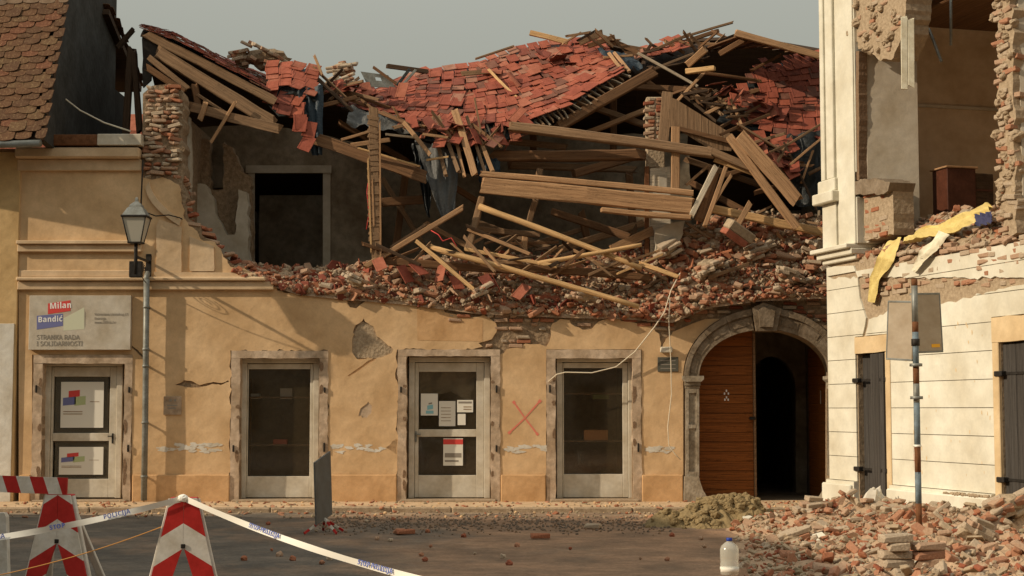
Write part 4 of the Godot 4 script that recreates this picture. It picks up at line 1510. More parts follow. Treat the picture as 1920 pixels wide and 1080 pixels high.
func build_roof() -> void:
	var red := ["tile0", "tile1", "tile2", "tile0", "tile3", "tile1", "tile4", "tile0", "tile5", "tile1"]
	var base := at(900, 545, -3)
	# the large sagging slope
	var g := [
		pts([640, 166, -3.0, 705, 168, -3.1, 790, 134, -3.5, 890, 121, -3.6, 965, 93, -3.7, 1045, 78, -3.8, 1128, 76, -3.8]),
		pts([640, 180, -2.4, 705, 188, -2.3, 785, 176, -2.3, 880, 178, -2.2, 965, 162, -2.3, 1052, 138, -2.5, 1148, 104, -2.8]),
		pts([640, 197, -1.7, 720, 214, -1.4, 790, 226, -1.2, 880, 246, -0.9, 960, 236, -0.9, 1062, 198, -1.2, 1164, 133, -1.8])]
	var r := thing("sagging_roof", "large sagging slope of red clay tiles in the middle of the ruin", "roof", base)
	tiled(r, g, 0.215, 0.20, {"miss": 0.015, "jit": 0.06, "crumple": 0.06, "mats": red})
	underlay(r, "roofing_felt", g, 0.05, M.tarp_gray)
	# batten ends along the broken lower edge
	for i in 30:
		var u := lerpf(0.56, 0.995, i / 29.0)
		var f := surf_frame(g, u, 0.97)
		var t := part(r, "batten", timber_mesh(rng.randf_range(0.28, 0.42), 0.05, 0.035, [M.weathered, M.gray_wood][i % 2], 0.02))
		var b := Transform3D(Basis(f.basis.z, f.basis.y, -f.basis.x), f.origin + f.basis.z * 0.12 - f.basis.y * 0.08)
		b.basis = b.basis * Basis(Vector3.UP, rng.randf_range(-0.25, 0.25)) * Basis(Vector3.BACK, rng.randf_range(-0.5, -0.2))
		t.transform = r.transform.affine_inverse() * b
	# a dark rear slope added behind the loft to keep its gaps dark
	var ridge := pts([268, 72, -3.6, 330, 92, -3.7, 420, 140, -3.9, 600, 168, -3.9, 700, 172, -3.9, 800, 140, -3.9, 900, 126, -3.9, 1000, 90, -4.1, 1130, 82, -4.1, 1200, 100, -4.1, 1290, 78, -4.1, 1400, 72, -4.1, 1540, 96, -4.1, 1640, 100, -4.1])
	var rear := [ridge, []]
	for p in ridge:
		rear[1].append(Vector3(p.x, 6.2, -8.1))
	var st := begin()
	for i in ridge.size() - 1:
		quad(st, rear[1][i], rear[1][i + 1], ridge[i + 1], ridge[i])
		var d := Vector3(0, 0.08, -0.1)
		quad(st, ridge[i] + d, ridge[i + 1] + d, rear[1][i + 1] + d, rear[1][i] + d)
		quad(st, ridge[i], ridge[i + 1], ridge[i + 1] + d, ridge[i] + d)
	wpart(r, "added_rear_slope", done(st, M.dark_wood))
	# tiles shaken loose over the lower edge
	var g2 := [pts([745, 226, -1.2, 850, 248, -0.95, 940, 244, -0.9, 1000, 218, -1.0]), pts([770, 262, -0.75, 860, 282, -0.6, 935, 275, -0.55, 1005, 236, -0.8])]
	var r2 := thing("hanging_tiles", "loose red tiles hanging below the sagging roof over broken battens", "roof tiles", at(880, 545, -1))
	tiled(r2, g2, 0.215, 0.2, {"miss": 0.34, "jit": 0.6, "mats": red})
	underlay(r2, "torn_felt", [g2[0], [g2[0][0].lerp(g2[1][0], 0.6), g2[0][1].lerp(g2[1][1], 0.6), g2[0][2].lerp(g2[1][2], 0.6), g2[0][3].lerp(g2[1][3], 0.6)]], 0.06, M.tarp)
	# pieces next to the standing brick stub
	var r3 := thing("broken_roof_corner", "small patch of bright red tile courses beside the masonry lump", "roof tiles", at(550, 300, -1))
	tiled(r3, [pts([498, 122, -1.7, 548, 119, -1.7, 600, 130, -1.7]), pts([502, 174, -0.9, 550, 170, -0.9, 594, 184, -0.9])], 0.2, 0.14, {"miss": 0.03, "jit": 0.1, "mats": ["tile2", "tile0", "tile0"]})
	underlay(r3, "roofing_felt", [pts([498, 122, -1.7, 548, 119, -1.7, 600, 130, -1.7]), pts([502, 174, -0.9, 550, 170, -0.9, 594, 184, -0.9])], 0.06, M.tarp)
	var r4 := thing("sliding_tiles", "strip of red tiles sliding down past the torn blue sheet", "roof tiles", at(555, 300, -1))
	var g4 := [pts([482, 170, -1.1, 560, 182, -1.0]), pts([522, 214, -0.8, 578, 212, -0.8]), pts([545, 262, -0.55, 592, 284, -0.55])]
	tiled(r4, g4, 0.2, 0.17, {"miss": 0.08, "jit": 0.28, "mats": ["tile1", "tile3", "tile0", "tile1"]})
	underlay(r4, "roofing_felt", [[g4[0][0], g4[0][1]], [g4[1][0], g4[1][1]]], 0.06, M.tarp)
	var r5 := thing("torn_roof_edge", "dark roof edge rising to a point above the brick stub", "roof", at(380, 300, -1))
	var g5 := [pts([270, 50, -3.4, 330, 66, -3.4, 420, 112, -3.4, 505, 146, -3.2]), pts([266, 58, -0.7, 330, 79, -0.7, 420, 128, -0.7, 508, 176, -0.8])]
	tiled(r5, g5, 0.2, 0.2, {"miss": 0.03, "jit": 0.1, "mats": ["tile3", "tile1", "old_tile2", "tile3"]})
	underlay(r5, "boarding", g5, 0.05, M.dark_wood, 0.06)
	wpart(r5, "end_board", sheet(ragged(outline([267, 62, 312, 80, 314, 112, 285, 118, 283, 150, 268, 164], -0.75), 0.15, 0.02), -0.82, -0.75, M.near_black))
	# the slope that leans against the corner building
	var r6 := thing("leaning_roof", "smooth red tile slope wedged against the cream corner building", "roof", at(1450, 545, -2))
	var g6 := [pts([1432, 120, -2.7, 1500, 108, -2.8, 1580, 92, -2.8]), pts([1372, 178, -1.9, 1470, 178, -1.9, 1580, 172, -1.9]), pts([1345, 222, -1.2, 1460, 250, -1.0, 1580, 262, -1.0])]
	tiled(r6, g6, 0.215, 0.2, {"miss": 0.02, "jit": 0.055, "crumple": 0.05, "mats": ["tile0", "tile1", "tile0", "tile3", "tile5"], "skip": func(u: float, v: float) -> bool: return u < 0.35 and rng.randf() < 0.35})
	underlay(r6, "roofing_felt", g6, 0.05, M.tarp)
	var r7 := thing("roof_tongue", "ragged tongue of red tiles below the slope by the corner building", "roof tiles", at(1450, 545, -1))
	tiled(r7, [pts([1400, 252, -0.9, 1500, 262, -0.9]), pts([1440, 318, -0.4, 1492, 312, -0.4])], 0.215, 0.17, {"miss": 0.2, "jit": 0.4, "mats": red})
	var r8 := thing("ridge_tiles", "slanting strip of red tiles on the ridge between broken laths", "roof tiles", at(1240, 300, -3))
	tiled(r8, [pts([1178, 104, -3.2, 1275, 70, -3.3]), pts([1200, 116, -2.5, 1296, 90, -2.5])], 0.2, 0.2, {"miss": 0.1, "jit": 0.25, "mats": red})
	underlay(r8, "boarding", [pts([1160, 104, -3.3, 1330, 70, -3.3]), pts([1190, 132, -2.4, 1330, 100, -2.4])], 0.07, M.dark_wood)
	# the boarded eave that juts over the leaning roof
	var r9 := thing("jutting_eave", "dark boarded eave jutting above the leaning tile slope", "roof", at(1420, 300, -1))
	var g9 := [pts([1296, 100, -3.2, 1420, 88, -3.2, 1560, 112, -3.2]), pts([1384, 66, -0.5, 1460, 86, -0.5, 1545, 110, -0.5])]
	for i in 12:
		var u := (i + 0.5) / 12.0
		var p := surf(g9, u, 0.0)
		var q := surf(g9, u, 1.0)
		var b := part(r9, "board", timber_mesh(p.distance_to(q), 0.15, 0.03, [M.brown, M.dark_wood][i % 2], 0.04))
		var f := surf_frame(g9, u, 0.5)
		b.transform = r9.transform.affine_inverse() * Transform3D(Basis((q - p).normalized(), (q - p).normalized().cross(f.basis.y).normalized(), f.basis.y), (p + q) / 2)
	# two half round ridge tiles lying on the slope
	for k in [[970, 120, 1035, 124, "half round ridge tile lying along the sagging roof"], [1006, 140, 1020, 158, "half round ridge tile showing its hollow end on the roof"]]:
		var a := at(k[0], k[1], -2.6)
		var b := at(k[2], k[3], -2.5)
		var s := begin()
		s.set_smooth_group(0)
		for i in 8:
			var t0 := PI * i / 8.0
			var t1 := PI * (i + 1) / 8.0
			for shell in [0.10, 0.086]:
				quad(s, Vector3(-0.2, sin(t0) * shell, cos(t0) * shell), Vector3(0.2, sin(t0) * shell, cos(t0) * shell), Vector3(0.2, sin(t1) * shell, cos(t1) * shell), Vector3(-0.2, sin(t1) * shell, cos(t1) * shell))
		var f := along(a, b)
		f.origin = surf(g, 0.58 if k[0] < 1000 else 0.66, 0.32 if k[0] < 1000 else 0.5) + Vector3(0, 0.07, 0.05)
		solo("ridge_tile", done(s, M.tile2), k[4], "roof tile", f, "loose ridge tiles")
	# sheets of roofing felt and foil
	solo("black_sheet", cloth([pts([776, 262, -0.9, 820, 272, -0.8, 866, 292, -0.7]), pts([800, 330, -0.65, 830, 335, -0.6, 858, 330, -0.6]), pts([828, 412, -0.5, 838, 414, -0.5, 852, 392, -0.5])], 0.05, M.tarp_gray), "dark grey roofing sheet hanging to a point under the battens", "sheet")
	solo("black_sheet", cloth([pts([770, 268, -1.0, 800, 272, -1.0]), pts([785, 330, -0.9, 808, 335, -0.9]), pts([800, 405, -0.8, 806, 408, -0.8])], 0.06, M.tarp), "narrow black sheet strip behind the pointed hanging sheet", "sheet")
	solo("blue_sheet", cloth([pts([556, 172, -1.0, 605, 158, -1.0]), pts([566, 215, -0.9, 606, 225, -0.9]), pts([586, 292, -0.8, 604, 290, -0.8])], 0.05, M.tarp_blue), "torn dark blue sheet hanging beside the sliding tiles", "sheet")
	solo("silver_sheet", cloth([pts([655, 200, -1.3, 760, 222, -1.2]), pts([650, 235, -1.0, 770, 250, -0.9])], 0.08, M.tarp_gray), "crumpled grey sheet under the roof behind the wrapped post", "sheet")
	solo("black_sheet", cloth([pts([1465, 258, -0.9, 1575, 235, -0.9]), pts([1475, 320, -0.7, 1575, 320, -0.7]), pts([1490, 385, -0.6, 1575, 400, -0.6])], 0.12, M.tarp), "crumpled shiny black sheet against the corner building", "sheet")
	solo("black_sheet", cloth([pts([893, 290, -0.7, 938, 300, -0.7]), pts([898, 342, -0.55, 935, 345, -0.55])], 0.06, M.tarp_blue), "dark sheet scrap at the feet of the hanging battens", "sheet")
	solo("blue_sheet", cloth([pts([1120, 92, -2.7, 1185, 100, -2.7]), pts([1150, 124, -2.3, 1205, 128, -2.3])], 0.05, M.tarp_blue), "blue grey sheet showing where tiles slid off the ridge", "sheet")
	# lumps of chimney and parapet thrown on the roof
	lump_thing("masonry_lump", at(502, 112, -2.2), Vector3(0.62, 0.26, 0.35), 5, "large brown lump of chimney brickwork on the broken roof", M.rubble_core)
	lump_thing("masonry_lump", at(452, 108, -2.2), Vector3(0.18, 0.22, 0.2), 8, "small brown brick lump next to the large chimney lump", M.mortar)
	lump_thing("masonry_lump", at(642, 130, -2.4), Vector3(0.26, 0.17, 0.2), 3, "pale grey wedge of masonry on the roof hollow", M.mortar)
	lump_thing("masonry_lump", at(635, 156, -2.0), Vector3(0.36, 0.13, 0.25), 9, "rounded pile of mortar under the pale masonry wedge", M.rubble_core)
	# a sheet metal hatch with a square hole
	var hatch := outline([676, 134, 728, 141, 742, 165, 690, 162], -2.0)
	var hole := outline([703, 144, 713, 145, 716, 152, 705, 151], -2.0)
	var s3 := begin()
	for half in [outline([660, 100, 709.5, 100, 709.5, 190, 660, 190], -2.0), outline([709.5, 100, 760, 100, 760, 190, 709.5, 190], -2.0)]:
		for q in Geometry2D.intersect_polygons(hatch, half):
			for q2 in Geometry2D.clip_polygons(q, hole):
				slab(s3, q2, -2.03, -2.0)
	solo("metal_hatch", done(s3, M.zinc), "grey metal hatch plate with a square hole on the roof", "hatch")
	# brick chimney stub that still stands
	var ch := thing("chimney_stub", "slim broken brick chimney standing among the fallen timbers", "chimney", at(1228, 268, -0.9))
	var o := at(1228, 268, -0.9)
	wpart(ch, "core", box(o + Vector3(-0.17, -0.5, -0.13), o + Vector3(0.17, 0.84, 0.15), M.mortar, 0.02))
	var sh := [brick_shape(70, Vector3(0.2, 0.062, 0.11), 0.03), brick_shape(71, Vector3(0.12, 0.062, 0.11), 0.03)]
	for i in 12:
		for k in 2:
			var b := part(ch, "brick", sh[(i + k) % 2])
			b.set_surface_override_material(0, M["brick%d" % [1, 0, 3, 2, 4][rng.randi_range(0, 4)]])
			b.position = Vector3(-0.1 + 0.19 * k + (0.03 if i % 2 else -0.02), 0.02 + i * 0.07, 0.12 + rng.randf_range(-0.02, 0.02))
			b.rotation = Vector3(rng.randf_range(-0.08, 0.08), rng.randf_range(-0.15, 0.15), rng.randf_range(-0.08, 0.08))


func lump_mesh(size: Vector3, seed_: int, m: Material, rough := 0.5) -> ArrayMesh:
	var sp := SphereMesh.new()
	sp.radial_segments = 14
	sp.rings = 8
	sp.radius = 1.0
	sp.height = 2.0
	var arr := sp.get_mesh_arrays()
	var v: PackedVector3Array = arr[Mesh.ARRAY_VERTEX]
	var ix: PackedInt32Array = arr[Mesh.ARRAY_INDEX]
	var nz := FastNoiseLite.new()
	nz.seed = seed_
	nz.noise_type = FastNoiseLite.TYPE_CELLULAR
	nz.cellular_return_type = FastNoiseLite.RETURN_CELL_VALUE
	nz.frequency = 0.8
	nz.fractal_octaves = 2
	var st := begin()
	for i in range(0, ix.size(), 3):
		for k in [0, 1, 2]:
			var p: Vector3 = v[ix[i + k]]
			var q := p * (1.0 + rough * 0.6 * nz.get_noise_3dv(p * 1.3) + rough * 0.45 * lumpy.get_noise_3dv(p * 1.6 + Vector3.ONE * seed_) + rough * 0.25 * lumpy.get_noise_3dv(p * 5.0))
			st.add_vertex(q * size)
	return done(st, m)


func lump_thing(called: String, where: Vector3, size: Vector3, seed_: int, label: String, m: Material) -> void:
	var t := thing(called, label, "masonry", where, "broken lumps of masonry")
	part(t, "core", lump_mesh(size * 0.72, seed_, m, 0.4))
	var sh := [brick_shape(seed_, Vector3(0.24, 0.062, 0.12), 0.03), brick_shape(seed_ + 1, Vector3(0.13, 0.062, 0.12), 0.04)]
	var lean := Basis.from_euler(Vector3(0.2, 0.3, (seed_ % 5 - 2) * 0.22))
	for i in int(9 + 16 * size.x / 0.5):
		var d := Vector3(rng.randf_range(-1, 1), rng.randf_range(-0.5, 1), rng.randf_range(-0.2, 1)).normalized()
		var p := Vector3(d.x * size.x, snappedf(d.y * size.y, 0.075), d.z * size.z) * 0.84
		var b := part(t, "brick", sh[i % 2], Transform3D(lean * Basis.from_euler(Vector3(rng.randf_range(-0.12, 0.12), rng.randf_range(-0.5, 0.5), rng.randf_range(-0.12, 0.12))), lean * p))
		b.set_surface_override_material(0, M["brick%d" % [4, 2, 4, 0][i % 4]])


# ================================================================ timbers
func build_timbers() -> void:
	# [from px, py, z, to px, py, z, depth m, thickness m, material, splinter, name, label]
	var list := [
		[278, 66, -0.75, 512, 188, -0.7, 0.17, 0.12, "weathered", 0.05, "rafter", "long top rafter under the torn roof edge"],
		[300, 100, -0.72, 512, 230, -0.6, 0.24, 0.14, "weathered", 0.06, "rafter", "thick pale rafter sloping below the torn roof edge"],
		[330, 92, -1.3, 500, 182, -1.2, 0.16, 0.1, "brown", 0.05, "rafter", "brown rafter behind the thick pale rafter"],
		[282, 110, -0.5, 352, 166, -0.5, 0.11, 0.07, "weathered", 0.04, "rafter", "short rafter end resting on the brick stub"],
		[277, 127, -0.42, 345, 172, -0.42, 0.12, 0.07, "brown", 0.04, "rafter", "lower short brown rafter end over the brick stub"],
		[371, 178, -0.6, 432, 217, -0.6, 0.06, 0.05, "weathered", 0.02, "lath", "thin lath propped below the thick pale rafter"],
		[358, 200, -0.5, 522, 242, -0.4, 0.18, 0.05, "weathered", 0.05, "plank", "sloping plank under the rafters above the inner doorway"],
		[386, 192, -0.45, 375, 224, -0.45, 0.10, 0.04, "timber", 0.02, "cleat", "short upright cleat nailed near the brick stub"],
		[441, 192, -0.42, 396, 266, -0.42, 0.06, 0.05, "timber", 0.02, "lath", "lath leaning across the sloping plank"],
		[365, 160, -0.65, 372, 206, -0.65, 0.13, 0.13, "brown", 0.02, "post", "stubby dark post behind the cleat"],
		[596, 262, -0.75, 792, 330, -0.45, 0.23, 0.05, "brown", 0.08, "plank", "wide dark plank slanting behind the wrapped post"],
		[672, 278, -0.43, 786, 312, -0.36, 0.035, 0.06, "pine", 0.01, "lath", "thin bright lath edging the wide dark plank"],
		[640, 262, -0.8, 694, 246, -0.8, 0.05, 0.04, "timber", 0.01, "lath", "short lath rising to the wrapped post"],
		[660, 272, -0.7, 730, 262, -0.7, 0.08, 0.04, "timber", 0.02, "lath", "flat lath behind the wrapped post"],
		[724, 252, -0.8, 780, 258, -0.8, 0.045, 0.04, "gray_wood", 0.01, "lath", "grey lath lying under the hanging tiles"],
		[718, 212, -1.0, 764, 232, -1.0, 0.09, 0.04, "weathered", 0.02, "lath", "weathered lath end poking from the grey sheet"],
		[757, 230, -0.55, 806, 290, -0.35, 0.08, 0.05, "timber", 0.02, "batten", "detached batten crossing in front of the black sheets"],
		[810, 222, -0.9, 836, 328, -0.42, 0.07, 0.05, "weathered", 0.03, "batten", "first hanging batten from the pointed sheet"],
		[822, 220, -0.9, 860, 322, -0.38, 0.08, 0.05, "weathered", 0.03, "batten", "second hanging batten from the pointed sheet"],
		[848, 228, -0.9, 871, 330, -0.38, 0.06, 0.05, "timber", 0.03, "batten", "third hanging batten from the pointed sheet"],
		[853, 209, -0.85, 890, 327, -0.30, 0.13, 0.06, "timber", 0.03, "batten", "broad pale hanging batten under the sagging roof"],
		[876, 220, -0.9, 911, 328, -0.40, 0.06, 0.05, "weathered", 0.03, "batten", "hanging batten next beyond the broad pale one"],
		[892, 238, -0.9, 924, 322, -0.40, 0.08, 0.05, "timber", 0.03, "batten", "hanging batten nearest the batten ends of the roof"],
		[890, 184, -0.7, 902, 248, -0.6, 0.035, 0.03, "weathered", 0.01, "lath", "thin lath standing up over the roof sag"],
		[795, 252, -0.5, 838, 258, -0.5, 0.05, 0.04, "timber", 0.02, "lath", "stub of lath among the hanging tiles"],
		[800, 300, -0.5, 840, 294, -0.45, 0.04, 0.03, "pine", 0.01, "lath", "small bright lath across the pointed sheet"],
		[904, 326, -0.30, 1298, 362, 0.02, 0.11, 0.14, "timber", 0.03, "beam", "top board of the big split beam"],
		[906, 348, -0.28, 1298, 387, 0.05, 0.31, 0.16, "timber", 0.03, "beam", "big split beam lying across the broken storey"],
		[1130, 394, 0.0, 1294, 408, 0.06, 0.09, 0.15, "timber", 0.03, "beam", "bottom strip split off the big beam"],
		[960, 238, -0.5, 1335, 287, -0.05, 0.18, 0.16, "weathered", 0.05, "beam", "hewn level beam with nail holes above the big beam"],
		[1329, 282, -0.03, 1424, 322, 0.05, 0.14, 0.10, "weathered", 0.04, "beam", "hewn beam end running down to the strut pair"],
		[1340, 300, -0.1, 1424, 330, -0.05, 0.07, 0.05, "pine", 0.03, "plank", "split pale strip beneath the hewn beam end"],
		[925, 292, -0.9, 1195, 290, -0.7, 0.20, 0.16, "brown", 0.12, "beam", "dark beam with splintered bright ends below the roof"],
		[1046, 238, -1.2, 1226, 136, -1.6, 0.20, 0.14, "brown", 0.04, "beam", "reddish rafter rising under the sagging roof"],
		[1251, 176, -0.6, 1242, 272, -0.4, 0.20, 0.05, "weathered", 0.03, "plank", "upright plank beside the chimney stub"],
		[1267, 239, -0.2, 1266, 357, -0.2, 0.155, 0.10, "timber", 0.01, "post", "squared pale post in front of the white panel door"],
		[1389, 257, 0.05, 1492, 374, 0.2, 0.26, 0.07, "timber", 0.05, "strut", "wide orange strut leaning towards the corner building"],
		[1368, 258, 0.0, 1492, 424, 0.22, 0.15, 0.09, "timber", 0.03, "strut", "long strut whose foot stands in the brick heap"],
		[1336, 392, -0.15, 1545, 436, 0.0, 0.15, 0.13, "pine", 0.04, "beam", "rough beam half buried at the foot of the strut pair"],
		[1297, 403, 0.12, 1343, 311, -0.05, 0.10, 0.05, "white_wood", 0.03, "plank", "white painted board leaning at the beam end"],
		[1312, 410, 0.02, 1340, 322, -0.1, 0.2, 0.03, "brown", 0.04, "plank", "brown board behind the white painted one"],
		[1322, 422, 0.15, 1361, 313, -0.02, 0.08, 0.06, "timber", 0.03, "plank", "narrow leaning board beside the white painted one"],
		[1338, 382, 0.08, 1371, 329, 0.0, 0.06, 0.05, "timber", 0.03, "lath", "short leaning lath next to the narrow board"],
		[1288, 346, -0.3, 1328, 311, -0.3, 0.05, 0.04, "timber", 0.02, "lath", "thin stick crossing behind the white painted board"],
		[806, 464, 0.05, 1198, 575, 0.38, 0.105, 0.08, "pine", 0.02, "pole", "long bright pole slanting down over the facade edge"],
		[780, 452, 0.1, 886, 541, 0.4, 0.07, 0.06, "pine", 0.03, "lath", "bright lath crossing below the long bright pole"],
		[690, 497, -0.1, 864, 392, -0.35, 0.10, 0.08, "timber", 0.06, "beam", "timber rising from the rubble to the pointed sheet"],
		[735, 462, -0.3, 800, 420, -0.4, 0.05, 0.04, "weathered", 0.04, "lath", "dark lath behind the rising timber"],
		[898, 387, -0.45, 1203, 503, 0.15, 0.11, 0.09, "pine", 0.03, "pole", "pole half in shade running down to the crossed laths"],
		[1008, 494, 0.1, 1203, 459, 0.12, 0.085, 0.07, "pine", 0.02, "pole", "bright pole rising across the half shaded pole"],
		[876, 468, -0.1, 1041, 499, 0.15, 0.07, 0.06, "pine", 0.04, "lath", "broken bright lath ending at the rising pole"],
		[880, 431, -0.4, 990, 475, -0.2, 0.065, 0.05, "timber", 0.03, "lath", "lath pointing down at the clay shards"],
		[708, 487, -0.25, 965, 506, -0.1, 0.15, 0.14, "brown", 0.04, "beam", "dark beam bedded in rubble near the wrapped post"],
		[940, 502, -0.12, 1215, 520, -0.05, 0.14, 0.12, "brown", 0.05, "beam", "dark beam bedded in rubble below the crossed poles"],
		[1150, 466, -0.5, 1222, 433, -0.6, 0.17, 0.06, "timber", 0.04, "plank", "broad brown plank end near the white wall remnant"],
		[903, 371, -0.6, 878, 466, -0.4, 0.13, 0.10, "weathered", 0.02, "post", "slanted stub post under the big split beam"],
		[1004, 374, -0.7, 990, 424, -0.7, 0.11, 0.09, "weathered", 0.02, "post", "short stub hanging below the big split beam"],
		[985, 445, -0.5, 983, 470, -0.5, 0.11, 0.09, "timber", 0.01, "post", "tiny upright stub among the clay shards"],
		[1012, 318, -0.8, 1010, 336, -0.8, 0.12, 0.1, "weathered", 0.01, "post", "block on top of the big split beam"],
		[1040, 398, -1.6, 1178, 444, -1.2, 0.15, 0.13, "brown", 0.04, "beam", "brown beam slanting in the dark room"],
		[878, 428, -0.8, 1006, 440, -0.8, 0.11, 0.09, "weathered", 0.05, "beam", "grey level timber behind the slanted stub post"],
		[716, 380, -1.5, 800, 374, -1.5, 0.17, 0.12, "brown", 0.03, "beam", "level beam in the shade beside the wrapped post"],
		[1080, 325, -1.4, 1220, 285, -1.8, 0.16, 0.1, "brown", 0.06, "beam", "dim slanting board deep under the hewn beam"],
		[1200, 494, 0.1, 1268, 518, 0.3, 0.08, 0.05, "pine", 0.03, "plank", "pale plank end on the rubble by the hanging cable"],
		[1150, 500, 0.05, 1235, 470, 0.0, 0.045, 0.04, "timber", 0.03, "lath", "first of the splinters beside the half shaded pole"],
		[1160, 512, 0.12, 1240, 478, 0.05, 0.04, 0.03, "pine", 0.03, "lath", "second of the splinters beside the half shaded pole"],
		[1105, 515, 0.1, 1170, 486, 0.05, 0.05, 0.04, "weathered", 0.03, "lath", "grey splinter under the half shaded pole"],
		[1377, 432, 0.2, 1406, 381, 0.1, 0.10, 0.04, "timber", 0.03, "plank", "short plank propped in the brick heap"],
		[1395, 541, 0.14, 1530, 540, 0.14, 0.07, 0.12, "dark_wood", 0.03, "beam", "black level beam above the stone archway"],
		[1330, 520, 0.2, 1400, 496, 0.1, 0.07, 0.06, "weathered", 0.05, "plank", "grey board end sticking from the brick slope"],
		[996, 62, -3.4, 1064, 79, -3.3, 0.11, 0.06, "pine", 0.02, "plank", "pale plank jutting over the ridge of the sagging roof"],
		[893, 110, -3.4, 962, 87, -3.5, 0.04, 0.05, "weathered", 0.02, "lath", "thin lath lying along the roof ridge"],
		[917, 131, -2.6, 968, 182, -1.8, 0.055, 0.04, "pine", 0.02, "lath", "pale lath lying down the red tiles"],
		[868, 138, -2.8, 918, 134, -2.8, 0.10, 0.04, "weathered", 0.03, "plank", "grey plank piece lying on the red tiles"],
		[1086, 80, -3.0, 1128, 62, -3.0, 0.14, 0.05, "weathered", 0.03, "plank", "first flat board on the ridge peak"],
		[1104, 86, -2.9, 1150, 70, -2.9, 0.10, 0.05, "brown", 0.03, "plank", "second flat board on the ridge peak"],
		[1132, 70, -3.0, 1204, 102, -2.8, 0.10, 0.07, "brown", 0.03, "beam", "dark beam end sloping down from the ridge peak"],
		[1196, 100, -2.2, 1308, 162, -1.6, 0.055, 0.05, "gray_wood", 0.02, "lath", "long grey lath hanging over the dark roof gap"],
		[1206, 138, -2.0, 1300, 101, -2.4, 0.05, 0.04, "weathered", 0.02, "lath", "lath crossing behind the long grey lath"],
		[1262, 76, -3.0, 1374, 42, -3.2, 0.05, 0.05, "weathered", 0.02, "lath", "highest lath pointing at the sky"],
		[1240, 92, -2.9, 1345, 58, -3.0, 0.08, 0.05, "brown", 0.04, "lath", "dark lath below the highest one"],
		[1290, 112, -2.4, 1400, 70, -2.8, 0.06, 0.05, "dark_wood", 0.04, "lath", "black lath in the roof gap"],
		[1142, 100, -2.4, 1168, 134, -1.8, 0.07, 0.05, "timber", 0.02, "batten", "first bare batten where the tiles have slid off"],
		[1152, 100, -2.4, 1180, 134, -1.8, 0.07, 0.05, "timber", 0.02, "batten", "second bare batten where the tiles have slid off"],
		[1132, 108, -2.4, 1186, 104, -2.4, 0.05, 0.04, "timber", 0.02, "lath", "cross lath over the two bare battens"],
		[1380, 62, -0.42, 1540, 106, -0.42, 0.13, 0.05, "timber", 0.02, "fascia_board", "long eave board at the top by the corner building"],
		[1289, 121, -1.0, 1322, 92, -0.8, 0.14, 0.12, "timber", 0.01, "beam", "square beam end raised in the roof gap"],
		[1287, 134, -0.9, 1338, 128, -0.6, 0.10, 0.1, "pine", 0.02, "beam", "bright beam end lying level in the roof gap"],
		[1352, 100, -1.0, 1396, 74, -0.6, 0.11, 0.1, "brown", 0.02, "beam", "beam end with a lit tip under the eave board"],
		[1310, 136, -1.2, 1425, 152, -1.2, 0.06, 0.06, "brown", 0.04, "lath", "dark rail over the leaning tile slope"],
		[1410, 132, -1.3, 1462, 104, -1.3, 0.05, 0.05, "brown", 0.03, "lath", "dim brace under the jutting eave"],
		[1352, 252, -0.15, 1440, 216, -0.6, 0.06, 0.05, "brown", 0.03, "lath", "dark lath from the boarding to the tile slope"],
		[1460, 282, -0.5, 1550, 226, -0.6, 0.045, 0.04, "weathered", 0.02, "lath", "upper stick across the crumpled black sheet"],
		[1478, 312, -0.4, 1555, 248, -0.5, 0.045, 0.04, "timber", 0.02, "lath", "lower stick across the crumpled black sheet"],
		[1503, 342, -0.4, 1524, 284, -0.5, 0.04, 0.03, "timber", 0.02, "lath", "steep stick in front of the crumpled black sheet"],
		[1470, 268, -0.5, 1530, 392, -0.2, 0.04, 0.03, "dark_wood", 0.02, "lath", "dark stick falling towards the corner building"],
		[745, 160, -1.9, 768, 130, -1.9, 0.06, 0.03, "tarp", 0.01, "roof_rail", "first black rail by the metal hatch"],
		[754, 160, -1.9, 780, 131, -1.9, 0.05, 0.03, "zinc", 0.01, "roof_rail", "second grey rail by the metal hatch"],
		[700, 126, -1.95, 754, 164, -1.9, 0.06, 0.04, "brown", 0.02, "lath", "brown stick resting on the metal hatch"],
		[728, 124, -2.2, 800, 134, -2.2, 0.09, 0.05, "dark_wood", 0.04, "plank", "black board on the roof above the metal hatch"],
		[590, 106, -1.5, 604, 140, -1.4, 0.05, 0.04, "timber", 0.03, "lath", "upright splinter at the edge of the tile courses"],
		[604, 198, -1.2, 668, 182, -1.4, 0.08, 0.05, "brown", 0.03, "lath", "brown lath bridging the roof hollow"],
		[598, 150, -1.4, 660, 208, -1.2, 0.07, 0.05, "dark_wood", 0.03, "lath", "dark lath sliding into the roof hollow"],
		[662, 176, -1.7, 694, 200, -1.4, 0.05, 0.04, "brown", 0.03, "lath", "reddish lath over the grey sheet"],
		[1372, 190, -1.2, 1392, 238, -0.8, 0.06, 0.04, "timber", 0.05, "lath", "splintered stake between boarding and tile slope"],
		[1340, 170, -1.3, 1378, 222, -0.9, 0.05, 0.04, "weathered", 0.05, "lath", "grey stake in the debris above the boarding"],
		[1290, 168, -1.2, 1352, 214, -0.8, 0.06, 0.05, "weathered", 0.04, "lath", "upper of the grey strips along the boarding"],
		[1278, 176, -1.0, 1340, 226, -0.7, 0.05, 0.05, "dark_wood", 0.04, "lath", "black strip along the top of the boarding"],
	]
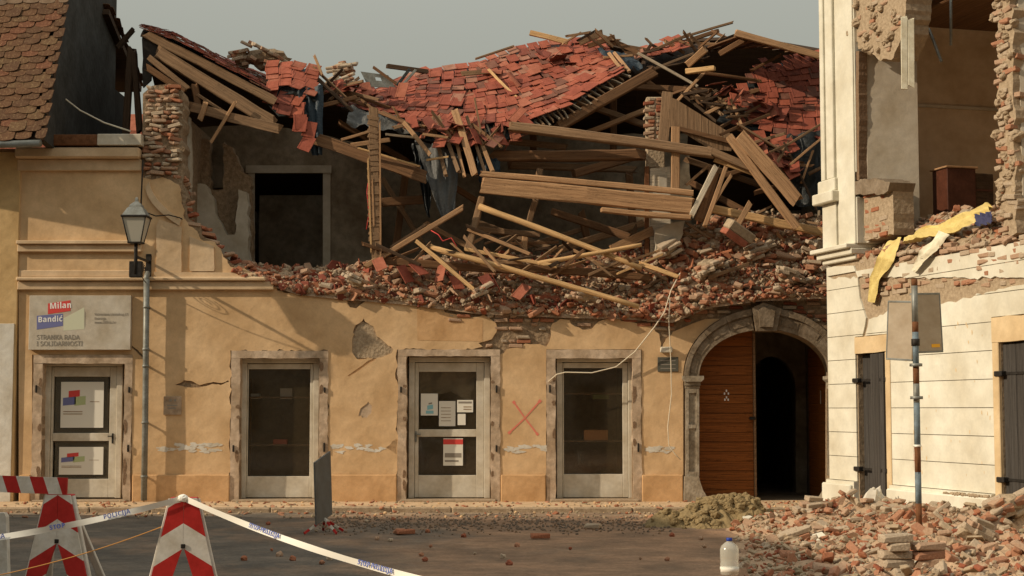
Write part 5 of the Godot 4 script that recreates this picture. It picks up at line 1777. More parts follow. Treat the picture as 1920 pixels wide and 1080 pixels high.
	for k in list:
		var a := at(k[0], k[1], k[2])
		var b := at(k[3], k[4], k[5])
		var len := a.distance_to(b)
		var mesh: ArrayMesh
		if k[10] == "pole":
			mesh = log_mesh(len, k[6], M[k[8]], rng.randf_range(-0.01, 0.01) * len)
		else:
			mesh = timber_mesh(len, k[6], k[7], M[k[8]], k[9], rng.randf_range(-0.008, 0.008) * len)
		solo(k[10], mesh, k[11], "timber" if not k[10] in ["roof_rail"] else "rail", along(a, b, rng.randf_range(-0.12, 0.12)), "timbers of the fallen roof")
	# timbers that lie further back in the collapsed storey
	for k in [[930, 262, 1060, 276, -2.0, 0.13], [960, 310, 1190, 318, -2.4, 0.14], [1080, 190, 1210, 235, -2.2, 0.12], [1100, 250, 1215, 205, -2.0, 0.1], [1150, 160, 1330, 172, -2.4, 0.12], [1210, 150, 1300, 220, -2.3, 0.1], [1290, 300, 1420, 345, -1.6, 0.12], [1300, 345, 1400, 398, -1.4, 0.12], [1360, 330, 1450, 300, -1.7, 0.1], [900, 420, 1040, 470, -1.8, 0.12], [930, 480, 1090, 430, -2.0, 0.1], [1040, 470, 1200, 420, -1.9, 0.14], [1090, 400, 1110, 490, -2.2, 0.14], [1180, 330, 1190, 470, -2.3, 0.15], [720, 340, 800, 470, -1.9, 0.1], [760, 330, 740, 480, -2.2, 0.14], [800, 420, 890, 470, -1.7, 0.1], [850, 350, 930, 400, -1.6, 0.12], [640, 232, 760, 300, -1.9, 0.11], [1420, 360, 1540, 330, -1.2, 0.1], [1440, 300, 1530, 380, -1.3, 0.09], [1330, 200, 1420, 170, -2.0, 0.1], [1000, 140, 1000, 290, -2.9, 0.14], [1150, 120, 1150, 300, -2.9, 0.14]]:
		var a := at(k[0], k[1], k[4])
		var b := at(k[2], k[3], k[4] + rng.randf_range(-0.4, 0.4))
		solo("inner_timber", timber_mesh(a.distance_to(b), k[5], 0.1, M[["weathered", "brown", "timber"][int(k[0]) % 3]], 0.06), "shaded timber deep in the collapsed storey " + ("by the wrapped post" if k[0] < 900 else "behind the big split beam" if k[0] < 1200 else "behind the strut pair"), "timber", along(a, b, rng.randf_range(-0.2, 0.2)), "timbers deep in the ruin")
	# short ends of lath and loose tiles lying about
	var ends := []
	for i in 4:
		ends.append(timber_mesh(rng.randf_range(0.4, 0.9), rng.randf_range(0.04, 0.07), 0.03, null, 0.05))
	for k in [[1060, 66, 1180, 84, -2.8, 8, "on the ridge peak"], [1190, 96, 1400, 74, -2.6, 18, "along the torn ridge"], [1280, 164, 1400, 226, -1.0, 18, "above the gable boarding"], [600, 152, 700, 196, -1.7, 12, "in the roof hollow"], [730, 226, 930, 262, -0.75, 14, "under the sagging eave"], [700, 470, 1250, 505, 0.05, 22, "between the crossed poles"], [1290, 430, 1540, 480, -0.3, 14, "on the brick heap"], [880, 440, 1100, 480, -0.5, 10, "below the big split beam"], [1400, 250, 1520, 320, -0.5, 10, "by the crumpled black sheet"]]:
		for n in k[5]:
			var f: float = (n + rng.randf()) / k[5]
			var p := at(lerpf(k[0], k[2], f), lerpf(k[1], k[3], f) + rng.randf_range(-8, 8), k[4] + rng.randf_range(-0.2, 0.2))
			var tone := rng.randi_range(0, 4)
			var e := solo("broken_lath", ends[rng.randi_range(0, 3)], ["greyish", "pale", "brown", "grey brown", "black"][tone] + " broken lath end " + k[6], "timber", Transform3D(Basis.from_euler(Vector3(rng.randf_range(-0.5, 0.5), rng.randf_range(-0.7, 0.7), rng.randf_range(-0.9, 0.9))), p), "lath ends of the fallen roof")
			e.set_surface_override_material(0, M[["weathered", "timber", "brown", "weathered", "dark_wood"][tone]])
	var tl := tile_shapes(0.21, 0.36, false)
	for k in [[760, 232, 990, 262, -0.7, 16, "hanging under the sagging eave"], [1340, 160, 1470, 214, -1.2, 14, "at the edge of the leaning roof"], [1395, 262, 1500, 330, -0.4, 10, "by the crumpled black sheet"], [620, 168, 760, 178, -1.6, 10, "in the roof hollow by the hatch"], [700, 500, 1000, 545, 0.1, 8, "on the debris below the poles"], [1000, 100, 1110, 130, -2.7, 8, "near the ridge of the sagging roof"]]:
		for n in k[5]:
			var f: float = (n + rng.randf()) / k[5]
			var p := at(lerpf(k[0], k[2], f), lerpf(k[1], k[3], f) + rng.randf_range(-9, 9), k[4] + rng.randf_range(-0.1, 0.1))
			var e := solo("loose_tile", tl[rng.randi_range(0, 2)], "loose clay tile askew " + k[6], "roof tile", Transform3D(Basis.from_euler(Vector3(rng.randf_range(0.1, 1.1), rng.randf_range(-1.2, 1.2), rng.randf_range(-0.6, 0.6))), p), "loose tiles of the fallen roof")
			e.set_surface_override_material(0, M["tile%d" % rng.randi_range(0, 3)])
	# the post wrapped in reed lath
	var p := thing("wrapped_post", "upright post with torn reed lath wrapped round it", "post", at(705, 500, -0.15))
	var foot := at(706, 500, -0.15)
	var head := at(700, 204, -0.15)
	var core := part(p, "post", timber_mesh(head.distance_to(foot), 0.17, 0.12, M.weathered, 0.03))
	core.transform = p.transform.affine_inverse() * along(foot, head)
	for i in 22:
		var y := lerpf(0.5, 2.78, i / 22.0) + rng.randf_range(-0.03, 0.03)
		var lw := part(p, "lath_ring", timber_mesh(rng.randf_range(0.15, 0.2), rng.randf_range(0.04, 0.09), 0.008, M.weathered, 0.02))
		lw.transform = Transform3D(Basis(Vector3.BACK, rng.randf_range(-0.3, 0.3)), Vector3(-0.02 - y * 0.018, y, 0.066))
	for e in [[690, 300, 696, 470, 0.03], [712, 230, 714, 480, 0.03], [698, 340, 701, 420, 0.03]]:
		var a := at(e[0], e[1], -0.08)
		var b := at(e[2], e[3], -0.08)
		var m := part(p, "split_strip", timber_mesh(a.distance_to(b), e[4], 0.02, M.timber if e[0] != 690 else M.pine, 0.05))
		m.transform = p.transform.affine_inverse() * along(a, b)
	# boarding of a gable, planks side by side
	var bd := thing("gable_boarding", "triangular piece of weathered gable boarding next to the chimney stub", "boarding", at(1310, 300, -0.35))
	var shape := outline([1252, 180, 1269, 187, 1366, 247, 1376, 255, 1371, 283, 1331, 279, 1271, 242, 1256, 238], -0.35)
	var x := at2(1250, 220, -0.35).x
	while x < at2(1378, 260, -0.35).x:
		var strip := PackedVector2Array([Vector2(x, 0), Vector2(x + 0.125, 0), Vector2(x + 0.105, 12), Vector2(x - 0.02, 12)])
		for q in Geometry2D.intersect_polygons(shape, strip):
			wpart(bd, "board", sheet(q, -0.39, -0.355 + rng.randf_range(-0.008, 0.006), M.weathered_up))
		x += 0.13
	wpart(bd, "ledger", sheet(outline([1270, 236, 1372, 262, 1372, 270, 1270, 244], -0.3), -0.345, -0.29, M.brown))
	# white panelled door and the white wall remnant
	var dr := thing("panel_door", "white panelled door standing behind the squared post", "door", at(1236, 545, -0.6))
	wpart(dr, "leaf", sheet(outline([1219, 480, 1219, 316, 1257, 312, 1257, 480], -0.6), -0.66, -0.6, M.white_wood))
	for e in [[1234, 326, 1252, 354], [1224, 326, 1230, 354]]:
		wpart(dr, "panel", sheet(outline([e[0], e[3], e[2], e[3], e[2], e[1], e[0], e[1]], -0.59), -0.599, -0.585, M.white_wood))
		wpart(dr, "panel_field", sheet(outline([e[0] + 2, e[3] - 3, e[2] - 2, e[3] - 3, e[2] - 2, e[1] + 3, e[0] + 2, e[1] + 3], -0.575), -0.584, -0.578, M.inner_gray))
	wpart(dr, "door_post", sheet(outline([1209, 480, 1209, 312, 1217, 312, 1217, 480], -0.6), -0.7, -0.58, M.rust))
	solo("wall_remnant", sheet(ragged(outline([1230, 484, 1228, 432, 1250, 420, 1284, 414, 1280, 440, 1268, 462, 1258, 484], -0.3), 0.08, 0.02), -0.5, -0.3, M.inner_gray), "pale grey wall remnant below the big beam end", "wall")
	# a slab with a red face in the brick heap
	var sl := thing("red_slab", "tilted slab with one red face in the brick heap", "slab", at(1384, 450, 0.1))
	var f := Transform3D(Basis.from_euler(Vector3(0.25, 0.25, -0.55)), Vector3(0, 0.12, 0.06))
	part(sl, "slab", box(Vector3(-0.27, -0.05, -0.16), Vector3(0.27, 0.13, 0.14), M.mortar, 0.02), f)
	part(sl, "red_face", box(Vector3(-0.265, -0.16, -0.14), Vector3(0.2, -0.052, 0.155), M.tile2, 0.01), f)
	# red plastic pipe scraps and torn cloth near the wrapped post
	solo("red_hose", rod([at(692, 330, -0.1), at(688, 360, -0.12), at(692, 400, -0.1), at(687, 430, -0.1)], 0.008, M.print_red), "red cable hanging beside the wrapped post", "cable")
	solo("red_hose", rod([at(808, 432, -0.1), at(822, 440, -0.05), at(830, 452, 0.0), at(846, 446, 0.0), at(856, 462, 0.05)], 0.008, M.print_red), "red cable scrap curling on the rubble below the sheet", "cable")


# ================================================================ rubble
# the slope of debris that lies on the first floor: front edge, back edge (px, front row, back row)
var SLOPE := [[430, 508, 492], [500, 528, 500], [560, 548, 504], [640, 556, 500], [760, 566, 488], [900, 584, 480], [1040, 590, 478], [1180, 594, 470], [1260, 600, 440], [1330, 572, 412], [1420, 560, 398], [1500, 556, 404], [1560, 554, 410], [1640, 554, 410]]


func slope_at(px: float, t: float) -> Vector3:
	var i := 0
	while i < SLOPE.size() - 2 and SLOPE[i + 1][0] < px:
		i += 1
	var f := clampf((px - SLOPE[i][0]) / float(SLOPE[i + 1][0] - SLOPE[i][0]), 0, 1)
	var front := lerpf(SLOPE[i][1], SLOPE[i + 1][1], f)
	var back := lerpf(SLOPE[i][2], SLOPE[i + 1][2], f)
	var deep := lerpf(-0.8, -0.95, smoothstep(1000, 1350, px))
	return at(px, lerpf(front, back, t), lerpf(0.04 + 0.16 * smoothstep(1180, 1300, px), deep + 0.35 * smoothstep(1180, 1300, px), t)) 


func chunk_shapes() -> Dictionary:
	var o := {"brick": [], "shard": [], "lump": []}
	for i in 8:
		var s := Vector3(0.25 if i < 2 else rng.randf_range(0.11, 0.19), 0.064, 0.12 if i < 5 else rng.randf_range(0.07, 0.11))
		o.brick.append(brick_shape(100 + i, s, 0.05))
	for i in 5:
		var p := PackedVector2Array()
		var n := rng.randi_range(4, 6)
		for k in n:
			p.append(Vector2(0.11, 0).rotated(TAU * (k + rng.randf_range(-0.25, 0.25)) / n) * rng.randf_range(0.7, 1.25) * Vector2(1.0, 0.8))
		var st := begin()
		slab(st, p, -0.008, 0.008)
		o.shard.append(done(st, null))
	for i in 4:
		var sp := SphereMesh.new()
		sp.radial_segments = 7
		sp.rings = 4
		sp.radius = 1.0
		sp.height = 2.0
		var arr := sp.get_mesh_arrays()
		var v: PackedVector3Array = arr[Mesh.ARRAY_VERTEX]
		var ix: PackedInt32Array = arr[Mesh.ARRAY_INDEX]
		var st := begin()
		for q in ix:
			st.add_vertex(v[q] * (1.0 + 0.55 * lumpy.get_noise_3dv(v[q] * 1.5 + Vector3.ONE * i * 9.0)) * Vector3(0.07, 0.05, 0.06))
		o.lump.append(done(st, null))
	return o


func turned(wild := 1.0) -> Basis:
	return Basis.from_euler(Vector3(rng.randf_range(-0.7, 0.7) * wild, rng.randf() * TAU, rng.randf_range(-0.7, 0.7) * wild))


# many small pieces that nobody could count
func scatter(called: String, label: String, mesh: Mesh, m: Material, places: Array) -> void:
	if places.is_empty():
		return
	var mm := MultiMesh.new()
	mm.transform_format = MultiMesh.TRANSFORM_3D
	mm.mesh = mesh
	mm.instance_count = places.size()
	for i in places.size():
		mm.set_instance_transform(i, places[i])
	var o := MultiMeshInstance3D.new()
	o.name = numbered(called)
	o.multimesh = mm
	o.material_override = m
	add_child(o)
	tag(o, label, "rubble", "", "stuff")


func build_rubble() -> void:
	var sh := chunk_shapes()
	# ---- the slope on the first floor
	var st := begin()
	var nx := 150
	var nt := 12
	for i in nx:
		for k in nt:
			var q := []
			for o in [[0, 0], [1, 0], [1, 1], [0, 1]]:
				var px := lerpf(430, 1640, float(i + o[0]) / nx)
				var t := float(k + o[1]) / nt
				var p := slope_at(px, t)
				if k + o[1] > 0:
					p.y += 0.07 * lumpy.get_noise_3d(p.x * 3.0, 0, p.z * 3.0) + 0.05 * lumpy.get_noise_3d(p.x * 9.0, 4, p.z * 9.0)
				else:
					p.y -= 0.05
				q.append(p)
			quad(st, q[0], q[1], q[2], q[3])
	tag(solo("debris_slope", done(st, M.heap), "slope of dust and broken brick on the torn first floor", "rubble"), "", "", "", "stuff")
	var tones := [0, 1, 2, 0, 4, 2, 0, 4]
	for i in 290:
		var kind := "brick" if i % 3 else "shard"
		var px := rng.randf_range(440, 1550) if i % 2 else rng.randf_range(1220, 1555)
		var t := pow(rng.randf(), 1.2)
		if kind == "shard":
			px = rng.randf_range(560, 1300)
		var p := slope_at(px, t) + Vector3(0, rng.randf_range(0.0, 0.07), rng.randf_range(-0.03, 0.05))
		var mesh: Mesh = sh[kind][rng.randi_range(0, sh[kind].size() - 1)]
		var tone: int = tones[rng.randi_range(0, 7)]
		var o := solo("broken_brick" if kind == "brick" else "tile_shard", mesh, (TONES[tone] + " broken brick in the debris " if kind == "brick" else "red clay tile shard in the debris ") + over(px), "brick" if kind == "brick" else "roof tile", Transform3D(turned(0.7).scaled(Vector3.ONE * rng.randf_range(0.95, 1.5)), p), "debris on the torn first floor")
		o.set_surface_override_material(0, M["brick%d" % tone] if kind == "brick" else M[["tile1", "tile3", "brick0", "brick1", "brick3", "brick2"][rng.randi_range(0, 5)]])
	for v in 10:
		var places := []
		for i in 300:
			var px := rng.randf_range(440, 1560) if i % 3 else rng.randf_range(1180, 1560)
			var p := slope_at(px, pow(rng.randf(), 1.3)) + Vector3(0, rng.randf_range(-0.02, 0.06), rng.randf_range(-0.05, 0.05))
			places.append(Transform3D(turned().scaled(Vector3.ONE * rng.randf_range(0.35, 1.0)), p))
		var kind: String = ["brick", "lump", "shard", "brick", "lump", "brick", "shard", "lump", "brick", "lump"][v]
		scatter("brick_rubble", "small crumbled brick and mortar on the torn first floor", sh[kind][v % sh[kind].size()], M[["brick0", "mortar", "tile3", "brick2", "brick4", "brick3", "brick1", "mortar", "brick1", "brick4"][v]], places)
	# larger lumps of brickwork that came down in one piece
	for k in [[668, 528, 0.1, 0.16, "over the first plaster hole"], [905, 545, 0.15, 0.14, "over the shop door"], [1090, 556, 0.15, 0.16, "over the window by the archway"], [1250, 470, -0.2, 0.2, "beside the grey wall remnant"], [1330, 500, 0.1, 0.22, "where the torn cables hang"], [1420, 470, -0.2, 0.22, "below the strut pair"], [1480, 520, 0.1, 0.24, "above the archway"], [1530, 470, -0.1, 0.2, "at the corner building's ledge"]]:
		lump_thing("brickwork_lump", at(k[0], k[1], k[2]), Vector3(k[3] * 1.3, k[3] * 0.75, k[3]), int(k[0]) % 17, "lump of brickwork in the debris " + k[4], M.mortar)
	# crumbs and dust between the pieces
	for v in 3:
		var fines := []
		for i in 900:
			var p := slope_at(rng.randf_range(440, 1560), pow(rng.randf(), 1.2)) + Vector3(0, rng.randf_range(0.0, 0.05), rng.randf_range(0.0, 0.08))
			fines.append(Transform3D(turned().scaled(Vector3.ONE * rng.randf_range(0.12, 0.4)), p))
		scatter("mortar_crumbs", "fine mortar and brick crumbs between the pieces on the torn first floor", sh.lump[v], M[["mortar", "brick2", "heap"][v]], fines)
	# splinters of lath in the slope
	var sp := timber_mesh(0.5, 0.035, 0.02, M.timber, 0.04)
	var sticks := []
	for i in 60:
		var p := slope_at(rng.randf_range(680, 1540), rng.randf()) + Vector3(0, 0.05, 0.03)
		sticks.append(Transform3D(Basis.from_euler(Vector3(0, rng.randf_range(-0.6, 0.6), rng.randf_range(-0.6, 0.6))).scaled(Vector3.ONE * rng.randf_range(0.5, 1.3)), p))
	scatter("wood_splinters", "splinters of lath strewn over the debris slope", sp, M.weathered, sticks)

	# ---- the heap in the street
	st = begin()
	for i in 90:
		for k in 110:
			var q := []
			for o in [[0, 0], [0, 1], [1, 1], [1, 0]]:
				var x := lerpf(0.3, 8.4, float(i + o[0]) / 90)
				var z := lerpf(2.9, 19.0, float(k + o[1]) / 110)
				var h := mound(x, z)
				q.append(Vector3(x, h - 0.025 + 0.03 * lumpy.get_noise_2d(x * 8.0, z * 8.0) * smoothstep(0.0, 0.1, h), z))
			quad(st, q[0], q[1], q[2], q[3])
	tag(solo("rubble_heap", done(st, M.heap), "dusty heap of broken masonry in front of the corner building", "rubble"), "", "", "", "stuff")
	var n := 0
	var tries := 0
	while n < 190 and tries < 6000:
		tries += 1
		var x := rng.randf_range(1.2, 7.2)
		var z := rng.randf_range(4.0, 14.5)
		var h := mound(x, z)
		if h < 0.05 + 0.17 * rng.randf() or x > 5.0 + 0.268 * (z - 2.7) - 0.15:
			continue
		if absf(x) > (28.6 - z) * 0.335:
			continue
		var s := rng.randf_range(0.6, 1.1)
		var tone: int = [0, 0, 1, 2, 2, 4, 4, 2][rng.randi_range(0, 7)]
		var o := solo("fallen_brick", sh.brick[rng.randi_range(0, 7)], TONES[tone] + " fallen brick " + beside(x, z), "brick", Transform3D(turned(0.8).scaled(Vector3.ONE * s), Vector3(x, h + rng.randf_range(-0.015, 0.045), z)), "bricks fallen in the street")
		o.set_surface_override_material(0, M["brick%d" % tone])
		n += 1
	for k in [[5.2, 6.6, 0.2, "against the cream plinth"], [4.2, 6.0, 0.17, "under the narrow shutters"], [5.9, 9.4, 0.24, "below the wide shutters"], [3.4, 9.0, 0.15, "between soil heap and brick stack"], [5.0, 11.2, 0.2, "behind the brick stack"]]:
		lump_thing("brickwork_lump", Vector3(k[0], mound(k[0], k[1]) + k[2] * 0.4, k[1]), Vector3(k[2] * 1.3, k[2] * 0.7, k[2]), int(k[0] * 10), "lump of brickwork in the street heap " + k[3], M.mortar)
	# slabs of fallen plaster
	for k in 36:
		var x := rng.randf_range(1.8, 6.6)
		var z := rng.randf_range(4.6, 13.5)
		var h := mound(x, z)
		if h < 0.1 or x > 5.0 + 0.268 * (z - 2.7) - 0.2:
			continue
		var o := solo("plaster_chunk", sh.shard[k % 5], "flat piece of fallen plaster " + beside(x, z), "plaster", Transform3D(Basis.from_euler(Vector3(-PI / 2 + rng.randf_range(-0.6, 0.6), rng.randf_range(-0.5, 0.5), rng.randf() * TAU)).scaled(Vector3.ONE * rng.randf_range(0.8, 1.25)), Vector3(x, h + 0.05, z)), "plaster fallen in the street")
		o.set_surface_override_material(0, M[["mortar", "cream", "lichen", "brick4"][k % 4]])
	for v in 12:
		var places := []
		var t2 := 0
		while places.size() < 460 and t2 < 4000:
			t2 += 1
			var x := rng.randf_range(0.6, 7.2)
			var z := rng.randf_range(3.4, 17.0)
			var h := mound(x, z)
			if h < 0.02 + 0.10 * rng.randf() * rng.randf() or x > 5.0 + 0.268 * (z - 2.7):
				continue
			places.append(Transform3D(turned().scaled(Vector3.ONE * (rng.randf_range(0.12, 0.35) if places.size() % 3 else rng.randf_range(0.3, 0.8))), Vector3(x, h + rng.randf_range(-0.01, 0.03), z)))
		var kind: String = ["brick", "lump", "shard", "brick"][v % 4]
		scatter("street_rubble", "small broken brick and mortar strewn over the street heap", sh[kind][(v * 3) % sh[kind].size()], M[["brick0", "mortar", "brick2", "brick4", "brick1", "lichen", "brick0", "brick3", "mortar", "brick4", "brick2", "mortar"][v]], places)
	# thin scatter on the pavement and the road edge
	for v in 6:
		var places := []
		for i in 210:
			var x := rng.randf_range(-8.6, 5.4)
			var z := rng.randf_range(0.1, 2.4) if rng.randf() < 0.75 else rng.randf_range(2.2, 3.4)
			var y := 0.08 if z < 1.9 else 0.015
			if lumpy.get_noise_2d(x * 0.8, z * 0.8) < rng.randf_range(-0.5, 0.25) and x < 3.5:
				continue
			places.append(Transform3D(turned().scaled(Vector3.ONE * rng.randf_range(0.14, 0.5)), Vector3(x, y, z)))
		var kind: String = ["brick", "lump", "lump"][v % 3]
		scatter("pavement_grit", "crumbs of plaster and brick along the pavement", sh[kind][v % 4], M[["brick0", "mortar", "plaster", "brick1", "lichen", "mortar"][v]], places)
	# the line of dark gravel on the road
	for v in 3:
		var places := []
		for i in 420:
			var p := on_floor(rng.randf_range(600, 1260), clampf(982 + rng.randfn(0, 1) * 9.0, 962, 1006))
			places.append(Transform3D(turned().scaled(Vector3.ONE * rng.randf_range(0.1, 0.38)), Vector3(p.x, 0.008, p.z)))
		scatter("road_gravel", "dark gravel swept in a band along the road", sh.lump[v], M[["dirt", "gravel_dark", "gravel_dark"][v]], places)
	for i in 40:
		var p := on_floor(rng.randf_range(430, 1330), 970 + 90 * rng.randf())
		if i < 6:
			continue
		scatter_one(p, sh)
	# bricks lying singly on the road
	for k in [[760, 1003, 0.3, "single red brick lying on the road behind the tape", "brick1"], [1013, 1011, 0.1, "dark red brick lying alone in the middle of the road", "brick1"], [1112, 992, -0.5, "pale mortar covered brick lying on the gravel band", "brick4"], [748, 1002, 1.2, "half brick next to the single red brick on the road", "brick0"]]:
		var p := on_floor(k[0], k[1])
		var o := solo("road_brick", sh.brick[0 if k[2] < 1 else 4], k[3], "brick", Transform3D(Basis(Vector3.UP, k[2]), Vector3(p.x, 0.045, p.z)))
		o.set_surface_override_material(0, M[k[4]])
	# heap of clay soil by the gateway
	soil_heap()
	# stacked bricks in the foreground
	var base := on_floor(1712, 1122)
	var g := RandomNumberGenerator.new()
	g.seed = 4
	var i2 := 0
	for row in 6:
		for c in 2:
			if row == 5 and c == 1:
				continue
			var o := solo("stacked_brick", sh.brick[[0, 1, 2][i2 % 3]], ["bottom", "second", "third", "fourth", "fifth", "top"][row] + " course brick of the loose foreground stack, " + ["bottle side", "shutter side"][c], "brick", Transform3D(Basis.from_euler(Vector3(g.randf_range(-0.06, 0.06), g.randf_range(-0.35, 0.35), g.randf_range(-0.06, 0.06))).scaled(Vector3(1.15, 1.15, 1.15)), base + Vector3((c - 0.5) * 0.27 + g.randf_range(-0.03, 0.03), 0.16 + row * 0.076, g.randf_range(-0.04, 0.04))), "loose brick stack")
			o.set_surface_override_material(0, M["brick%d" % [4, 2, 4, 0][i2 % 4]])
			i2 += 1
	corner_debris(sh)


# words that tell like pieces apart
const TONES := ["orange red", "red", "pinkish", "dark red", "mortar caked"]


func beside(x: float, z: float) -> String:
	if z > 11.5:
		return "by the water bottle" if x < 3.0 else "in front of the loose brick stack" if x < 4.6 else "at the near corner of the heap"
	if z > 8.6:
		return "between soil heap and bottle" if x < 3.2 else "at the foot of the sign pole" if x < 5.6 else "below the wide shutters"
	if z > 6.2:
		return "on the road side of the heap" if x < 3.6 else "behind the sign pole" if x < 5.0 else "against the cream plinth"
	return "next to the soil heap" if x < 3.9 else "under the narrow shutters"


func over(px: float) -> String:
	var k := [[560, "at the broken corner over the first shop window"], [740, "below the inner doorway"], [930, "over the shop door"], [1060, "under the crossed poles"], [1230, "over the window beside the archway"], [1330, "where the torn cables hang"], [1440, "under the red faced slab"], [9999, "by the corner building's ledge"]]
	for e in k:
		if px < e[0]:
			return e[1]
	return ""


func scatter_one(p: Vector3, sh: Dictionary) -> void:
	var tone := rng.randi_range(0, 4)
	var o := solo("brick_crumb", sh.lump[rng.randi_range(0, 3)], TONES[tone] + " crumb on the road before the " + ("first shop window" if p.x < -2.6 else "shop door" if p.x < 0.0 else "window by the archway"), "brick", Transform3D(turned().scaled(Vector3.ONE * rng.randf_range(0.3, 0.7)), Vector3(p.x, 0.02, p.z)), "crumbs on the road")
	o.set_surface_override_material(0, M["brick%d" % tone])


func soil_heap() -> void:
	var h := begin()
	var c := on_floor(1335, 985)
	var n := 64
	for i in n:
		for k in 28:
			var q := []
			for o in [[0, 0], [0, 1], [1, 1], [1, 0]]:
				var u := lerpf(-1.25, 1.25, float(i + o[0]) / n)
				var v := lerpf(-0.75, 0.75, float(k + o[1]) / 28)
				var d := 1.0 - clampf(Vector2(u / 1.15, v / 0.68).length(), 0, 1)
				var y := (0.42 * exp(-(pow((u - 0.5) / 0.42, 2) + pow(v / 0.4, 2))) + 0.34 * exp(-(pow((u + 0.1) / 0.4, 2) + pow((v - 0.05) / 0.36, 2))) + 0.2 * exp(-(pow((u + 0.75) / 0.35, 2) + pow((v - 0.1) / 0.3, 2)))) * smoothstep(0.0, 0.3, d) * (0.95 + 0.35 * lumpy.get_noise_2d(u * 2.9 + 9, v * 2.9)) + 0.07 * lumpy.get_noise_2d(u * 5.0, v * 5.0) * smoothstep(0.0, 0.3, d) + 0.03 * lumpy.get_noise_2d(u * 13.0, v * 13.0) * smoothstep(0.0, 0.2, d)
				q.append(Vector3(c.x + u, y - 0.02, c.z + v))
			quad(h, q[0], q[1], q[2], q[3])
	var lump := lump_mesh(Vector3(0.06, 0.045, 0.055), 6, null, 0.5)
	var clods := []
	for i in 260:
		var u := rng.randfn(0.1, 0.5)
		var v := rng.randfn(0.0, 0.3)
		var d := 1.0 - clampf(Vector2(u / 1.15, v / 0.68).length(), 0, 1)
		var y := (0.42 * exp(-(pow((u - 0.5) / 0.42, 2) + pow(v / 0.4, 2))) + 0.34 * exp(-(pow((u + 0.1) / 0.4, 2) + pow((v - 0.05) / 0.36, 2))) + 0.2 * exp(-(pow((u + 0.75) / 0.35, 2) + pow((v - 0.1) / 0.3, 2)))) * smoothstep(0.0, 0.3, d) * 0.95
		clods.append(Transform3D(turned().scaled(Vector3.ONE * rng.randf_range(0.3, 1.5)), Vector3(c.x + u, maxf(y - 0.02, 0.0), c.z + v)))
	scatter("soil_clods", "clods of yellow brown soil on and round the soil heap", lump, M.soil, clods)
	solo("soil_heap", done(h, M.soil), "lumpy heap of yellow brown soil before the archway", "soil heap")


